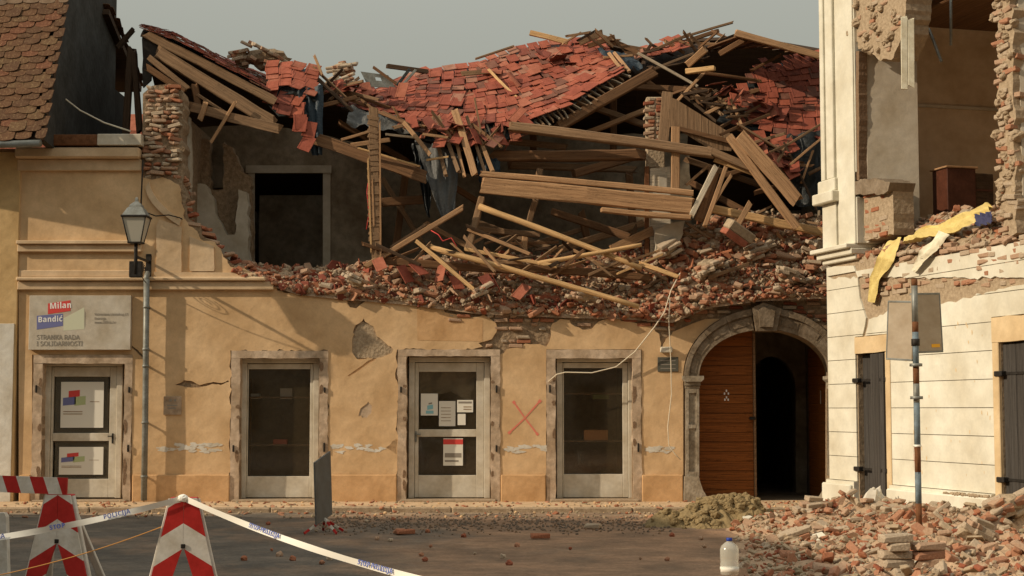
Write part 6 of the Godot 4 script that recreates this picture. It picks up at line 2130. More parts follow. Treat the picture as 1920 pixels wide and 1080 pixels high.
func corner_debris(sh: Dictionary) -> void:
	# debris on the torn floor of the corner building
	var inv := corner.transform
	var crest := [[1606, 470, 462], [1680, 466, 425], [1740, 462, 408], [1800, 452, 392], [1850, 446, 392], [1920, 438, 400], [1990, 430, 400]]
	var spot := func(px: float, t: float) -> Vector3:
		var i := 0
		while i < crest.size() - 2 and crest[i + 1][0] < px:
			i += 1
		var f := clampf((px - crest[i][0]) / float(crest[i + 1][0] - crest[i][0]), 0, 1)
		var w := lerpf(-0.04, -0.75, t)
		var q := face(px, lerpf(lerpf(crest[i][1], crest[i + 1][1], f) + 14, lerpf(crest[i][2], crest[i + 1][2], f), t), w)
		return inv * Vector3(q.x, q.y, w)
	var st := begin()
	for i in 60:
		for k in 8:
			var q := []
			for o in [[0, 0], [1, 0], [1, 1], [0, 1]]:
				var p: Vector3 = spot.call(lerpf(1604, 1985, float(i + o[0]) / 60), float(k + o[1]) / 8)
				q.append(p + Vector3(0, 0.05 * lumpy.get_noise_3dv(p * 5.0) - (0.06 if k + o[1] == 0 else 0.0), 0))
			quad(st, q[0], q[1], q[2], q[3])
	tag(solo("ledge_debris", done(st, M.mortar), "dusty debris bank on the torn floor of the corner building", "rubble"), "", "", "", "stuff")
	for i in 46:
		var p: Vector3 = spot.call([rng.randf_range(1690, 1740), rng.randf_range(1750, 1820), rng.randf_range(1620, 1680), rng.randf_range(1830, 1910)][i % 4], rng.randf())
		var o := solo("ledge_brick", sh.brick[rng.randi_range(0, 7)], "broken brick on the corner building's torn floor " + ["beside the film", "under the cabinet", "at the brick pier", "at the torn pier"][i % 4], "brick", Transform3D(turned(), p + Vector3(0, 0.04, 0)), "bricks on the corner building's torn floor")
		o.set_surface_override_material(0, M["brick%d" % [0, 2, 4, 4, 2, 1][rng.randi_range(0, 5)]])
	for v in 4:
		var places := []
		for i in 120:
			places.append(Transform3D(turned().scaled(Vector3.ONE * rng.randf_range(0.3, 0.75)), spot.call(rng.randf_range(1610, 1960), rng.randf()) + Vector3(0, 0.02, 0)))
		scatter("ledge_rubble", "small mortar and brick bits on the corner building's torn floor", sh[["lump", "brick", "lump", "shard"][v]][v], M[["mortar", "brick2", "brick4", "brick0"][v]], places)
	var crumbs := []
	for i in 90:
		var q := face(rng.randfn(1825, 22), 918)
		if q.x < face(1866, 918).x:
			crumbs.append(Transform3D(turned().scaled(Vector3.ONE * rng.randf_range(0.2, 0.6)), inv * Vector3(q.x, face(1700, 918).y + 0.012, rng.randf_range(0.02, 0.10))))
	scatter("plinth_crumbs", "mortar crumbs lying on the plinth ledge of the cream wall", sh.lump[1], M.mortar, crumbs)
	# yellow film draped over the crest
	var wpt := func(px: float, py: float, w: float) -> Vector3:
		var q := face(px, py, w)
		return inv * Vector3(q.x, q.y, w)
	solo("yellow_film", cloth([[wpt.call(1665, 452, -0.1), wpt.call(1690, 445, -0.1)], [wpt.call(1648, 480, 0.08), wpt.call(1672, 490, 0.08)], [wpt.call(1632, 520, 0.07), wpt.call(1650, 525, 0.07)], [wpt.call(1626, 565, 0.06), wpt.call(1640, 568, 0.06)]], 0.035, M.yellow_film, 6, 30), "yellow film strip hanging down the cream wall below the torn floor", "film")
	solo("yellow_film", cloth([[wpt.call(1860, 384, -0.3), wpt.call(1850, 404, -0.2)], [wpt.call(1800, 405, -0.2), wpt.call(1795, 432, -0.05)], [wpt.call(1735, 430, -0.2), wpt.call(1725, 448, -0.05)], [wpt.call(1700, 445, -0.15), wpt.call(1690, 460, 0.0)]], 0.07, M.yellow_film, 8, 40), "broad yellow film draped over the bricks of the torn floor", "film")
	solo("yellow_film", cloth([[wpt.call(1760, 432, -0.05), wpt.call(1780, 440, -0.05)], [wpt.call(1728, 470, 0.08), wpt.call(1745, 478, 0.08)], [wpt.call(1708, 505, 0.06), wpt.call(1718, 512, 0.06)]], 0.045, M.insulation, 6, 24), "pale film tail hanging from the broad yellow film", "film")
	solo("navy_rag", cloth([[wpt.call(1828, 404, -0.15), wpt.call(1858, 396, -0.15)], [wpt.call(1832, 424, -0.02), wpt.call(1862, 416, -0.02)]], 0.03, M.cloth_navy), "dark navy rag on the torn floor beside the film", "cloth")
	# cabinet left in the room
	var cb := thing("cabinet", "dark red brown wooden cabinet left in the open upper room", "cabinet", wpt.call(1785, 392, -1.45) - Vector3(0, 0.45, 0))
	cb.rotation.y = corner.rotation.y
	part(cb, "carcass", box(Vector3(-0.2, 0.0, -0.28), Vector3(0.25, 1.06, 0.22), M.cabinet, 0.01))
	part(cb, "top", box(Vector3(-0.23, 1.061, -0.31), Vector3(0.28, 1.09, 0.25), M.timber, 0.006))
	part(cb, "shelf_box", box(Vector3(-0.2, 0.2, -0.62), Vector3(0.2, 1.0, -0.282), M.dark_wood, 0.01))
	for y in [0.45, 0.72]:
		part(cb, "shelf_edge", box(Vector3(0.201, y, -0.6), Vector3(0.215, y + 0.03, -0.29), M.cabinet))
	# strips hanging from the ceiling
	var hang := thing("hanging_strip", "long white strips hanging from the torn ceiling", "lamp", wpt.call(1703, 165, 0.03))
	var a: Vector3 = wpt.call(1702, 32, 0.03)
	var b: Vector3 = wpt.call(1703, 165, 0.03)
	for e in [-0.055, 0.045]:
		var m := part(hang, "strip", timber_mesh(a.distance_to(b) * (1.0 if e < 0 else 0.94), 0.095, 0.03, M.insulation, 0.02))
		m.transform = hang.transform.affine_inverse() * along(a + Vector3(e, 0, 0), b + Vector3(e, 0, 0))
	solo("bent_rail", rod([wpt.call(1710, 38, -0.7), wpt.call(1742, 55, -0.7), wpt.call(1765, 115, -0.7)], 0.025, M.zinc, 6), "bent metal rail hanging from the torn ceiling", "rail")
	solo("hanging_tube", rod([wpt.call(1783, -10, -0.9), wpt.call(1783, 85, -0.9)], 0.022, M.zinc, 8), "straight metal tube hanging from the torn ceiling", "tube")


# ================================================================ things in the street
func letters(parent: Node3D, text: String, height: float, m: Material, where: Transform3D, bold := false, depth := 0.002) -> MeshInstance3D:
	var t := TextMesh.new()
	var f := SystemFont.new()
	f.font_names = PackedStringArray(["Droid Sans"])
	f.font_weight = 700 if bold else 400
	t.font = f
	t.text = text
	t.font_size = 32
	t.pixel_size = height / 23.0
	t.depth = depth
	t.curve_step = 2.0
	t.horizontal_alignment = HORIZONTAL_ALIGNMENT_LEFT
	t.vertical_alignment = VERTICAL_ALIGNMENT_BOTTOM
	t.material = m
	return part(parent, "lettering", t, where)


func striped(parent: Node3D, called: String, poly: PackedVector2Array, z0: float, z1: float, slope: float, step: float, start: float, mirror := 1.0) -> void:
	# bands of red and white; the edge of a band rises by slope towards x = 0
	for i in range(-12, 14):
		var y0 := start + i * step
		var q := PackedVector2Array([Vector2(-3 * mirror, y0 - 3 * slope), Vector2(3 * mirror, y0 + 3 * slope), Vector2(3 * mirror, y0 + step + 3 * slope), Vector2(-3 * mirror, y0 + step - 3 * slope)])
		for p in Geometry2D.intersect_polygons(poly, q):
			part(parent, called, sheet(p, z0, z1, M.red_paint if i % 2 == 0 else M.white_paint))


func make_trestle(label: String, where: Vector3, turn: float) -> Node3D:
	var t := thing("trestle_barrier", label, "barrier", where, "red and white trestle barriers")
	for side in [-1, 1]:
		var leg := PackedVector2Array([Vector2(0.001 * side, 1.0), Vector2(0.105 * side, 1.0), Vector2(0.335 * side, 0.0), Vector2(0.205 * side, 0.0), Vector2(0.001 * side, 0.615)])
		striped(t, "leg_panel", leg, 0.0, 0.02, 0.62, 0.20, 0.80, -side)
		part(t, "edge_rail", timber_mesh(1.03, 0.035, 0.05, M.white_paint, 0.0), Transform3D(Basis(Vector3.BACK, PI / 2 + 0.226 * side), Vector3(0.225 * side, 0.49, -0.03)))
		# rear legs of the trestle
		part(t, "rear_leg", timber_mesh(1.1, 0.06, 0.04, M.white_paint, 0.0), along(Vector3(0.06 * side, 0.98, -0.05), Vector3(0.3 * side, 0.02, -0.55)))
	part(t, "top_cap", box(Vector3(-0.11, 0.975, -0.10), Vector3(0.11, 1.005, -0.001), M.red_paint, 0.008))
	part(t, "hinge", box(Vector3(-0.018, 0.60, 0.021), Vector3(0.018, 0.635, 0.03), M.iron, 0.004))
	t.rotation.y = turn
	return t


func ribbon(path: PackedVector3Array, wide: float, m: Material) -> ArrayMesh:
	var st := begin()
	st.set_smooth_group(0)
	for i in path.size() - 1:
		var a0 := 0.35 * sin(i * 0.55)
		var a1 := 0.35 * sin((i + 1) * 0.55)
		var u0 := Vector3(0, cos(a0), sin(a0)) * wide / 2
		var u1 := Vector3(0, cos(a1), sin(a1)) * wide / 2
		quad(st, path[i] - u0, path[i + 1] - u1, path[i + 1] + u1, path[i] + u0)
		var d := Vector3(0, 0, -0.002)
		quad(st, path[i] + u0 + d, path[i + 1] + u1 + d, path[i + 1] - u1 + d, path[i] - u0 + d)
	return done(st, m)


func sagging(a: Vector3, b: Vector3, sag: float, n := 24) -> PackedVector3Array:
	var o := PackedVector3Array()
	for i in n + 1:
		var f := float(i) / n
		o.append(a.lerp(b, f) - Vector3(0, sag * 4.0 * f * (1.0 - f), 0))
	return o


func build_street_things() -> void:
	var z1 := 15.6
	var top := at(345, 934, z1)
	make_trestle("sunlit red and white trestle barrier holding up the police tape", Vector3(top.x, top.y - 1.0, z1), 0.12)
	var top2 := at(110, 928, 15.1)
	make_trestle("shaded red and white trestle barrier under the striped board", Vector3(top2.x, top2.y - 1.0, 15.1), -0.1)
	# the board across the shaded trestle
	var bd := thing("barrier_board", "red and white striped board lying on the shaded trestle", "barrier board", Vector3(top2.x, top2.y, 15.1))
	var h := 0.145
	striped(bd, "stripe", PackedVector2Array([Vector2(-2.2, 0.006), Vector2(0.075, 0.006), Vector2(0.075, h), Vector2(-2.2, h)]), 0.0, 0.022, -2.6, 0.31, 0.11)
	bd.rotation.z = -0.03
	bd.rotation.y = -0.1
	# white post at the edge
	var wp := on_floor(4, 1085)
	var wpz := at(4, 1000, wp.z)
	var st := begin()
	slab(st, PackedVector2Array([Vector2(-0.10, 0.0), Vector2(0.07, 0.0), Vector2(0.04, 0.62), Vector2(0.02, 0.66), Vector2(-0.08, 0.66)]), -0.05, 0.05)
	solo("white_post", done(st, M.white_paint), "dirty white marker post at the kerbless road edge", "post", Transform3D(Basis(), Vector3(wp.x, 0.0, wp.z)))
	# tape
	var tape := thing("police_tape", "white police tape with blue print sagging from the sunlit trestle", "tape", top)
	var left := sagging(top + Vector3(0, 0.0, 0.035), at(-60, 1016, 15.9), 0.03)
	var rightp := sagging(top + Vector3(0.01, 0.0, 0.035), at(905, 1112, 17.6), 0.07)
	wpart(tape, "tape_run", ribbon(left, 0.05, M.tape))
	wpart(tape, "tape_run", ribbon(rightp, 0.05, M.tape))
	wpart(tape, "tape_knot", lump_mesh(Vector3(0.04, 0.03, 0.035), 2, M.tape, 0.3))
	tape.get_child(2).transform = Transform3D(Basis(), Vector3(0, 0.0, 0.045))
	for k in [[left, 13, "STOP"], [left, 7, "POLICIJA"], [left, 21, "POLICIJA"], [rightp, 6, "STOP POLICIJA"], [rightp, 15, "STOP POLICIJA"]]:
		var p: Vector3 = k[0][k[1]]
		var q: Vector3 = k[0][k[1] + 2]
		if q.x < p.x:
			var s := p
			p = q
			q = s
		var f := along(p, q)
		f.origin = p + f.basis.z * 0.012 - f.basis.y * 0.022
		letters(tape, k[2], 0.036, M.tape_ink, tape.transform.affine_inverse() * f, true)
	solo("orange_rope", rod(Array(sagging(at(318, 982, 15.55), at(-40, 1086, 15.9), 0.04, 14)), 0.004, M.rope, 6), "thin orange rope sagging below the police tape", "rope")
	# the road sign seen from behind, on a folding stand
	var sb := on_floor(608, 1000)
	var rs := thing("folding_sign", "dark back of a tilted road sign on a striped folding stand", "road sign", Vector3(sb.x, 0, sb.z))
	var st2 := begin()
	slab(st2, PackedVector2Array([Vector2(-0.32, 0.13), Vector2(0.32, 0.24), Vector2(0.32, 1.12), Vector2(-0.32, 0.98)]), -0.012, 0.012)
	var pn := part(rs, "panel", done(st2, M.sign_dark), Transform3D(Basis(Vector3.UP, 1.34) * Basis(Vector3.RIGHT, -0.04), Vector3(0, 0, 0)))
	for k in [[-0.24, 0.30, 0.02], [0.20, 0.28, 0.02], [-0.05, -0.3, 0.02], [0.24, -0.2, 0.02]]:
		var a := Vector3(0, 0.2, 0)
		var b := Vector3(k[0], 0.02, k[1])
		for s in 4:
			part(rs, "stand_leg", timber_mesh(a.distance_to(b) / 4.2, 0.035, 0.02, M.red_paint if s % 2 else M.white_paint, 0.0), along(a.lerp(b, s / 4.0), a.lerp(b, (s + 1) / 4.0)))
	# the pole with two sign backs
	var pz := 10.0
	var pp := at(1719, 768, pz)
	var sp := thing("sign_pole", "rusty blue grey pole carrying two sign backs before the corner building", "sign pole", Vector3(pp.x, 0, pz))
	var hh := at(1718, 523, pz).y
	var bands := [["pole_blue", 0.0, 0.32], ["rust", 0.32, 0.62], ["pole_blue", 0.62, 0.98], ["rust", 0.98, 1.28], ["pole_blue", 1.28, 1.78], ["zinc", 1.78, 2.0], ["rust", 2.0, 2.2], ["pole_blue", 2.2, 2.6], ["rust", 2.6, 2.72], ["zinc", 2.72, hh - 0.08], ["rust", hh - 0.08, hh]]
	for k in bands:
		part(sp, "pole_length", rod([Vector3(0, k[1], 0), Vector3(0, k[2], 0)], 0.037, M[k[0]], 12))
	for y in [1.82, 2.2]:
		part(sp, "clamp", rod([Vector3(0, y, 0), Vector3(0, y + 0.035, 0)], 0.075, M.zinc, 10))
	part(sp, "clamp", rod([Vector3(0, 2.44, 0), Vector3(0, 2.52, 0)], 0.05, M.iron, 10))
	var y0 := at(1718, 672, pz).y
	for side in [-1, 1]:
		var s3 := begin()
		bx(s3, Vector3(0.0, 0.0, -0.03), Vector3(0.42, 0.70, 0.03), 0.015)
		var m := part(sp, "sign_back", done(s3, M.sign_back))
		m.transform = Transform3D(Basis(Vector3.UP, (PI - 1.0) if side < 0 else 0.5), Vector3(0.0, y0 + (-0.03 if side < 0 else 0.06), -0.05 - (0.03 if side < 0 else 0.0))) * Transform3D(Basis(Vector3.BACK, 0.07 if side < 0 else 0.05), Vector3.ZERO)
		if side > 0:
			part(m, "orange_sticker", box(Vector3(0.24, 0.06, 0.0305), Vector3(0.37, 0.10, 0.0325), M.orange))
			part(m, "orange_sticker", box(Vector3(0.24, 0.06, -0.0325), Vector3(0.37, 0.10, -0.0305), M.orange))
		for e in [[0.0, 0.0, 0.418, 0.02], [0.0, 0.68, 0.418, 0.70], [0.40, 0.021, 0.42, 0.679]]:
			part(m, "rim", box(Vector3(e[0] + 0.001, e[1] - 0.002, -0.034), Vector3(e[2] + 0.002, e[3] + 0.002, 0.034), M.zinc, 0.004))
	part(sp, "tape_scrap", ribbon(PackedVector3Array([Vector3(-0.05, 1.27, 0.05), Vector3(-0.06, 1.2, 0.06), Vector3(-0.055, 1.1, 0.055), Vector3(-0.06, 1.0, 0.06)]), 0.03, M.red_paint))
	part(sp, "tape_scrap", rod([Vector3(0, 1.27, 0), Vector3(0, 1.295, 0)], 0.046, M.tape, 10))
	# water bottle
	var bp := at(1368, 1078, 14.6)
	var bt := thing("water_bottle", "large clear plastic water bottle with a blue cap on the rubble", "bottle", Vector3(bp.x, mound(bp.x, 14.6), 14.6))
	var fr := bp.y - bt.position.y
	var prof := [[0.0, 0.07], [0.01, 0.08], [0.05, 0.082], [0.06, 0.077], [0.10, 0.082], [0.11, 0.077], [0.15, 0.082], [0.22, 0.082], [0.25, 0.07], [0.275, 0.042], [0.285, 0.024], [0.30, 0.022]]
	var pl := PackedVector3Array()
	var pr := PackedFloat32Array()
	for k in prof:
		pl.append(Vector3(0, k[0] + fr, 0))
		pr.append(k[1])
	var s4 := begin()
	s4.set_smooth_group(0)
	tube(s4, pl, pr, 20)
	part(bt, "bottle", done(s4, M.plastic))
	part(bt, "cap", rod([Vector3(0, fr + 0.292, 0), Vector3(0, fr + 0.318, 0)], 0.026, M.cap_blue, 14))
	part(bt, "label_sleeve", rod([Vector3(0, fr + 0.03, 0), Vector3(0, fr + 0.07, 0)], 0.0832, M.paper, 18))
	# a white sack torn open in front of the narrow shutters
	solo("white_sack", lump_mesh(Vector3(0.16, 0.3, 0.12), 21, M.limewash, 0.6), "crumpled white sack leaning at the narrow shutters", "sack", Transform3D(Basis(Vector3.BACK, -0.25), at(1634, 948, 5.2)))


# ================================================================ things fixed to the facade
func poster(called: String, label: String, x0: float, y0: float, x1: float, y1: float, z: float, m := "paper") -> Node3D:
	var a := at2(x0, y1, z)
	var b := at2(x1, y0, z)
	var p := thing(called, label, "notice", Vector3((a.x + b.x) / 2, a.y, z), "notices on the shop doors")
	part(p, "sheet", box(Vector3(-(b.x - a.x) / 2, 0, -0.002), Vector3((b.x - a.x) / 2, b.y - a.y, 0.0), M[m]))
	p.set_meta("w", b.x - a.x)
	p.set_meta("h", b.y - a.y)
	return p


func print_box(p: Node3D, called: String, x: float, y: float, w: float, h: float, m: String, skew := 0.0) -> void:
	var W: float = p.get_meta("w")
	var H: float = p.get_meta("h")
	var x0 := (x - 0.5) * W
	var y0 := y * H
	var k := skew * w * W
	part(p, called, sheet(PackedVector2Array([Vector2(x0, y0), Vector2(x0 + w * W, y0 + k), Vector2(x0 + w * W, y0 + h * H + k), Vector2(x0, y0 + h * H)]), 0.0005, 0.0025, M[m]))


func build_facade_things() -> void:
	# party office board
	var z := 0.1
	var a := at2(53, 656, z)
	var b := at2(246, 554, z)
	var s := thing("office_signboard", "pale party office signboard with red and blue lettering fields", "sign", Vector3((a.x + b.x) / 2, a.y, z))
	part(s, "board", box(Vector3(-(b.x - a.x) / 2, 0, -0.095), Vector3((b.x - a.x) / 2, b.y - a.y, 0.0), M.board_white, 0.006))
	var loc := func(px: float, py: float) -> Vector2:
		var q := at2(px, py, z)
		return Vector2(q.x - s.position.x, q.y - s.position.y)
	var field := func(c: Array, m: String, d: float) -> void:
		var p := PackedVector2Array()
		for i in range(0, c.size(), 2):
			p.append(loc.call(c[i], c[i + 1]))
		part(s, "colour_field", sheet(p, 0.0005, d, M[m]))
	field.call([119, 597, 158, 576, 158, 617, 119, 620], "print_pale", 0.0015)
	field.call([69, 592, 118, 588, 118, 611, 69, 618], "print_blue", 0.0025)
	field.call([90, 569, 132, 563, 132, 583, 90, 589], "print_red", 0.0035)
	var put := func(text: String, px: float, py: float, h: float, m: String, tilt: float, bold: bool) -> void:
		var q: Vector2 = loc.call(px, py)
		letters(s, text, h, M[m], Transform3D(Basis(Vector3.BACK, tilt), Vector3(q.x, q.y, 0.0045)), bold)
	put.call("Milan", 93, 583, 0.105, "print_white", 0.05, true)
	put.call("Bandić", 71, 608, 0.098, "print_white", 0.04, true)
	put.call("STRANKA RADA", 68, 639.5, 0.08, "print_gray", 0.0, false)
	put.call("I SOLIDARNOSTI", 68, 651.5, 0.08, "print_gray", 0.0, false)
	put.call("Vatroslava Lisinskog 21", 177, 593, 0.042, "print_gray", 0.0, false)
	put.call("Petrinja", 177, 601, 0.042, "print_gray", 0.0, false)
	put.call("www.365ris.hr", 177, 608, 0.042, "print_gray", 0.0, false)
	part(s, "rule", box(Vector3(loc.call(171.4, 0).x, loc.call(0, 612).y, 0.0005), Vector3(loc.call(172, 0).x, loc.call(0, 585).y, 0.002), M.print_gray))
	# notices behind and on the panes
	for k in [[113, 716, 195, 802, "large white party poster in the upper pane of the office door"], [110, 838, 194, 890, "smaller white party poster in the lower pane of the office door"]]:
		var p := poster("party_poster", k[4], k[0], k[1], k[2], k[3], -0.262)
		var up: float = 0.48 if k[1] < 800 else 0.44
		print_box(p, "red_field", 0.18, up + 0.18, 0.26, 0.14, "print_red", 0.1)
		print_box(p, "blue_field", 0.05, up, 0.3, 0.17, "print_blue", 0.1)
		print_box(p, "green_field", 0.32, up, 0.26, 0.19, "print_green", 0.1)
		print_box(p, "small_print", 0.06, up - 0.14, 0.45, 0.02, "kerb")
		print_box(p, "small_print", 0.06, up - 0.19, 0.45, 0.02, "kerb")
		print_box(p, "small_print", 0.68, up + 0.08, 0.22, 0.015, "kerb")
	var p1 := poster("notice", "white notice with a blue green figure on the shop door", 789, 738, 821, 779, -0.262)
	print_box(p1, "figure", 0.3, 0.08, 0.45, 0.14, "print_cyan")
	print_box(p1, "figure", 0.38, 0.25, 0.34, 0.2, "print_cyan", 0.2)
	print_box(p1, "figure", 0.46, 0.5, 0.2, 0.07, "print_gray", 0.2)
	var p2 := poster("notice", "tall white notice in the middle of the shop door pane", 823, 752, 854, 799, -0.266)
	for i in 5:
		print_box(p2, "text_line", 0.12, 0.2 + i * 0.13, 0.6, 0.025, "kerb")
	var p3 := poster("notice", "small white notice with a dark heading on the shop door", 857, 750, 887, 773, -0.262)
	print_box(p3, "heading", 0.08, 0.72, 0.84, 0.16, "print_gray")
	print_box(p3, "text_line", 0.4, 0.4, 0.5, 0.08, "kerb")
	print_box(p3, "text_line", 0.4, 0.2, 0.5, 0.08, "kerb")
	var p4 := poster("notice", "white notice with a red heading on the lower shop door pane", 831, 822, 868, 873, -0.262)
	print_box(p4, "heading", 0.0, 0.78, 1.0, 0.19, "print_red")
	print_box(p4, "text_line", 0.08, 0.30, 0.84, 0.16, "print_gray")
	print_box(p4, "text_line", 0.08, 0.14, 0.7, 0.06, "print_gray")
	poster("notice", "plain pale slip below the tall notice on the shop door", 858, 776, 873, 797, -0.266)
	# what stands inside the shop windows
	for k in [[462, 592, 833, -1.1, "shelf"], [1052, 1176, 826, -1.1, "shelf"]]:
		var q := at(k[0], k[2], k[3])
		var w := at(k[1], k[2], k[3])
		var sh := thing("display_shelf", "dim wooden shelf behind the window by the drainpipe" if k[0] < 900 else "dim wooden shelf behind the window by the archway", "shelf", Vector3((q.x + w.x) / 2, 0.08, k[3]))
		for y in [0.35, q.y - 0.08, q.y + 0.8]:
			part(sh, "board", box(Vector3(-0.65, y - 0.03, -0.4), Vector3(0.65, y, 0.0), M.weathered, 0.004))
		for x in [-0.65, 0.62]:
			part(sh, "upright", box(Vector3(x, 0, -0.42), Vector3(x + 0.03, 2.2, -0.401), M.brown))
	for k in [[512, 538, 824, 833, "box_red", "red carton on the shelf behind the window by the drainpipe"], [525, 548, 728, 748, "paper", "white carton on the top shelf by the drainpipe window"], [470, 486, 738, 748, "paper", "small white carton at the side of the top shelf"], [1095, 1140, 806, 826, "box_orange", "orange carton on the shelf behind the window by the archway"], [1112, 1142, 738, 748, "box_green", "green carton on the top shelf by the archway window"]]:
		var u := at2(k[0], k[3], -1.15)
		var v := at2(k[1], k[2], -1.15)
		solo("carton", box(Vector3(-(v.x - u.x) / 2, 0, -0.1), Vector3((v.x - u.x) / 2, v.y - u.y, 0.1), M[k[4]], 0.006), k[5], "carton", Transform3D(Basis(), Vector3((u.x + v.x) / 2, u.y, -1.25)), "cartons in the shop")
	solo("curtain", cloth([[at(784, 694, -0.5), at(840, 694, -0.5), at(895, 694, -0.5)], [at(790, 745, -0.6), at(845, 735, -0.6), at(880, 752, -0.6)]], 0.07, M.lichen), "pale gathered curtain behind the top of the shop door", "curtain")
	# red cross sprayed on the wall
	var x := thing("sprayed_cross", "red cross sprayed on the plaster between door and window", "graffiti", at(985, 815, 0.0))
	for k in [[962, 752, 985, 785, 1009, 816], [1014, 750, 984, 784, 953, 813]]:
		var st := begin()
		var c := [at(k[0], k[1], 0.002), at(k[2], k[3], 0.002), at(k[4], k[5], 0.002)]
		for i in 14:
			var f0 := i / 14.0
			var f1 := (i + 1) / 14.0
			var q0: Vector3 = c[0].lerp(c[1], f0 * 2) if f0 < 0.5 else c[1].lerp(c[2], f0 * 2 - 1)
			var q1: Vector3 = c[0].lerp(c[1], f1 * 2) if f1 < 0.5 else c[1].lerp(c[2], f1 * 2 - 1)
			var nrm := (q1 - q0).normalized().cross(Vector3.BACK) * (0.014 + 0.006 * lumpy.get_noise_1d(i * 3.0) + (0.012 if i == 0 or i == 13 else 0.0))
			quad(st, q0 - nrm, q1 - nrm, q1 + nrm, q0 + nrm)
		var m := wpart(x, "stroke", done(st, M.spray))
		m.position.z += 0.0015 * x.get_child_count()
	# plaques
	var pl := thing("wall_plaque", "small pale plaque with an emblem on the wall by the drainpipe", "plaque", at(323, 778, 0.0))
	part(pl, "plate", box(Vector3(-0.155, 0, 0.001), Vector3(0.165, 0.33, 0.02), M.surround, 0.006))
	for k in [[-0.05, 0.24, 0.04, 0.04], [0.03, 0.24, 0.04, 0.04], [-0.09, 0.16, 0.18, 0.02], [-0.07, 0.11, 0.14, 0.02]]:
		part(pl, "mark", box(Vector3(k[0], k[1], 0.0205), Vector3(k[0] + k[2], k[1] + k[3], 0.023), M.print_gray))
	var bs := thing("black_plaque", "black name plate on the wall beside the archway", "plaque", at(1253, 697, 0.0))
	part(bs, "plate", box(Vector3(-0.19, 0, 0.001), Vector3(0.18, 0.26, 0.02), M.dark_film, 0.005))
	for i in 3:
		part(bs, "text_line", box(Vector3(-0.14, 0.05 + i * 0.07, 0.0205), Vector3(0.13, 0.065 + i * 0.07, 0.022), M.print_gray))
	solo("lamp_box", box(Vector3(-0.12, 0, 0.0), Vector3(0.1, 0.11, 0.09), M.white_frame, 0.02), "small broken white lamp box above the black name plate", "lamp box", Transform3D(Basis(), at(1250, 662, 0.001)))
	solo("house_notice", box(Vector3(-0.05, 0, 0), Vector3(0.05, 0.24, 0.004), M.paper), "white paper on the gate leaf that stands open", "notice", Transform3D(Basis(Vector3.UP, 1.0), at(1540, 757, -0.95)))
	# drainpipe
	var dp := thing("drainpipe", "grey green metal drainpipe running down the facade", "drainpipe", at(281, 934, 0.16))
	var foot := at(281, 936, 0.16)
	var head := at(277, 524, 0.16)
	wpart(dp, "pipe", rod([Vector3(head.x, 0.1, 0.16), Vector3(head.x, 1.5, 0.165), Vector3(head.x - 0.01, 2.6, 0.155), Vector3(head.x - 0.02, head.y, 0.16)], 0.055, M.zinc, 12))
	wpart(dp, "swan_neck", rod([Vector3(head.x - 0.02, head.y - 0.05, 0.16), Vector3(head.x - 0.02, head.y + 0.05, 0.16), Vector3(head.x - 0.03, head.y + 0.12, 0.05)], 0.05, M.zinc, 12))
	for y in [0.5, 1.45, 2.45, 2.75, 3.5]:
		wpart(dp, "collar", rod([Vector3(head.x - 0.004 * y, y, 0.16), Vector3(head.x - 0.004 * y, y + 0.04, 0.16)], 0.064, M.zinc, 12))
		wpart(dp, "bracket", box(Vector3(head.x - 0.02, y + 0.005, 0.0), Vector3(head.x + 0.02, y + 0.03, 0.11), M.iron))
	# street lamp on its wrought bracket
	var root := at(279, 491, 0.0)
	var lamp := thing("street_lamp", "old iron wall lantern on a scrolled bracket above the signboard", "street lamp", root)
	part(lamp, "wall_plate", box(Vector3(-0.05, -0.42, 0.001), Vector3(0.05, 0.14, 0.025), M.iron, 0.008))
	part(lamp, "arm", box(Vector3(-0.02, -0.02, 0.026), Vector3(0.02, 0.022, 1.0), M.iron, 0.006))
	var scroll := PackedVector3Array()
	for i in 25:
		var f := i / 24.0
		scroll.append(Vector3(0, lerpf(-0.40, -0.03, f) - 0.10 * sin(f * PI), lerpf(0.03, 0.94, f)))
	part(lamp, "brace", rod(Array(scroll), 0.009, M.iron, 6))
	var curl := []
	for i in 40:
		var t := i / 39.0 * 4.4 * PI
		var rr := 0.02 + 0.105 * i / 39.0
		curl.append(Vector3(0, -0.155 + rr * 0.75 * sin(t), 0.34 + rr * cos(t)))
	part(lamp, "scroll", rod(curl, 0.007, M.iron, 6))
	# lantern
	var zc := 1.0
	var lan := knot(lamp, "lantern", Vector3(0, 0, zc))
	part(lan, "stem", rod([Vector3(0, -0.3, 0), Vector3(0, -0.05, 0), Vector3(0, 0.04, 0), Vector3(0, 0.12, 0), Vector3(0, 0.23, 0)], 0.032, M.iron, 10))
	part(lan, "junction_box", box(Vector3(-0.11, -0.36, -0.10), Vector3(0.11, -0.08, 0.02), M.iron, 0.01))
	var lo := 0.25
	var hi := 0.67
	var r0 := 0.11
	var r1 := 0.2
	for i in 4:
		var sx := 1.0 if i in [0, 3] else -1.0
		var sz := 1.0 if i < 2 else -1.0
		part(lan, "corner_bar", rod([Vector3(sx * r0, lo, sz * r0), Vector3(sx * r1, hi, sz * r1)], 0.011, M.iron, 6))
		var sx2 := 1.0 if (i + 1) % 4 in [0, 3] else -1.0
		var sz2 := 1.0 if (i + 1) % 4 < 2 else -1.0
		var st := begin()
		var k := 0.985
		quad(st, Vector3(sx * r0 * k, lo, sz * r0 * k), Vector3(sx2 * r0 * k, lo, sz2 * r0 * k), Vector3(sx2 * r1 * k, hi, sz2 * r1 * k), Vector3(sx * r1 * k, hi, sz * r1 * k))
		part(lan, "glass_side", done(st, M.frosted))
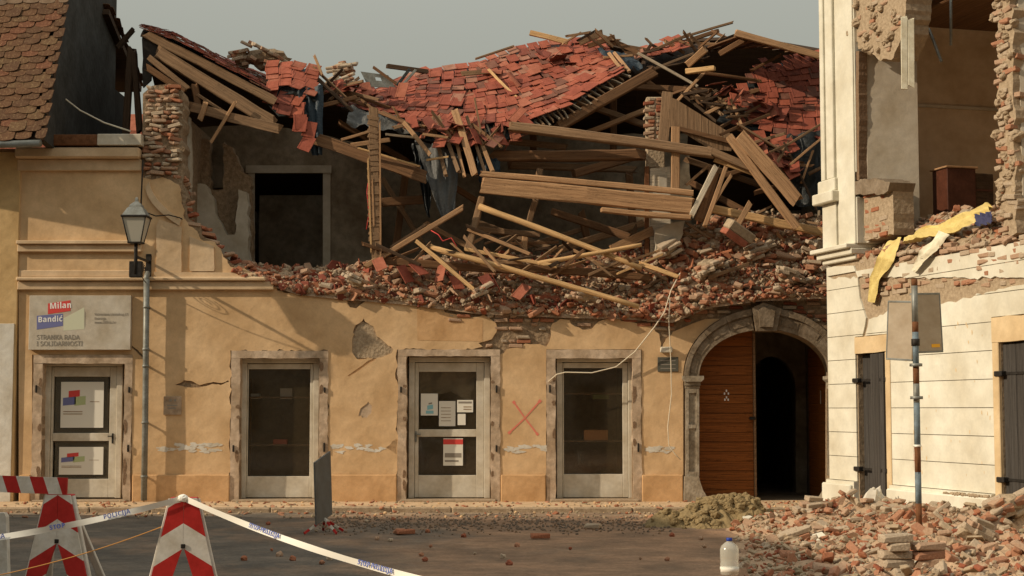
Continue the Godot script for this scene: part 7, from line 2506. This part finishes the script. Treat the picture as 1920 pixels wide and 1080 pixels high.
	part(lan, "bottom_ring", box(Vector3(-r0 - 0.015, lo - 0.025, -r0 - 0.015), Vector3(r0 + 0.015, lo, r0 + 0.015), M.iron, 0.006))
	part(lan, "top_ring", box(Vector3(-r1 - 0.025, hi, -r1 - 0.025), Vector3(r1 + 0.025, hi + 0.035, r1 + 0.025), M.iron, 0.008))
	var st := begin()
	var lv := [[r1 + 0.005, hi + 0.036], [0.13, hi + 0.17], [0.11, hi + 0.18], [0.10, hi + 0.22], [0.05, hi + 0.27], [0.025, hi + 0.29], [0.025, hi + 0.34], [0.005, hi + 0.37]]
	for i in lv.size() - 1:
		for k in 4:
			var t0 := PI / 4 + k * PI / 2
			var t1 := t0 + PI / 2
			var q := func(t: float, l: Array) -> Vector3: return Vector3(cos(t) * l[0] * 1.414, l[1], -sin(t) * l[0] * 1.414)
			quad(st, q.call(t0, lv[i]), q.call(t1, lv[i]), q.call(t1, lv[i + 1]), q.call(t0, lv[i + 1]))
	part(lan, "hood", done(st, M.zinc))
	solo("lamp_cable", rod([root + Vector3(0.0, 0.83, 0.98), at(292, 405, 0.6), at(316, 403, 0.3), at(336, 408, 0.05), at(352, 416, -0.1)], 0.011, M.iron, 6), "dark cable arching from the lantern to the broken wall", "cable")
	solo("lamp_cable", rod([at(268, 300, 0.1), at(266, 345, 0.12), at(264, 395, 0.15), at(262, 470, 0.05)], 0.014, M.iron, 6), "straight dark cable running up the wall behind the lantern", "cable")
	# torn cables over the facade
	solo("loose_cable", rod([at(1275, 512, 0.25), at(1258, 545, 0.3), at(1246, 585, 0.3), at(1228, 612, 0.25), at(1190, 660, 0.15), at(1155, 688, 0.12), at(1110, 699, 0.1), at(1060, 698, 0.08), at(1044, 702, 0.06), at(1028, 716, 0.03)], 0.011, M.cable, 7), "pale torn cable draped across the window by the archway", "cable")
	solo("loose_cable", rod([at(1256, 560, 0.3), at(1254, 600, 0.25), at(1258, 680, 0.12), at(1259, 740, 0.1), at(1252, 800, 0.1), at(1254, 835, 0.1), at(1266, 852, 0.08), at(1276, 862, 0.08)], 0.009, M.cable, 7), "pale cable hanging straight down beside the archway", "cable")
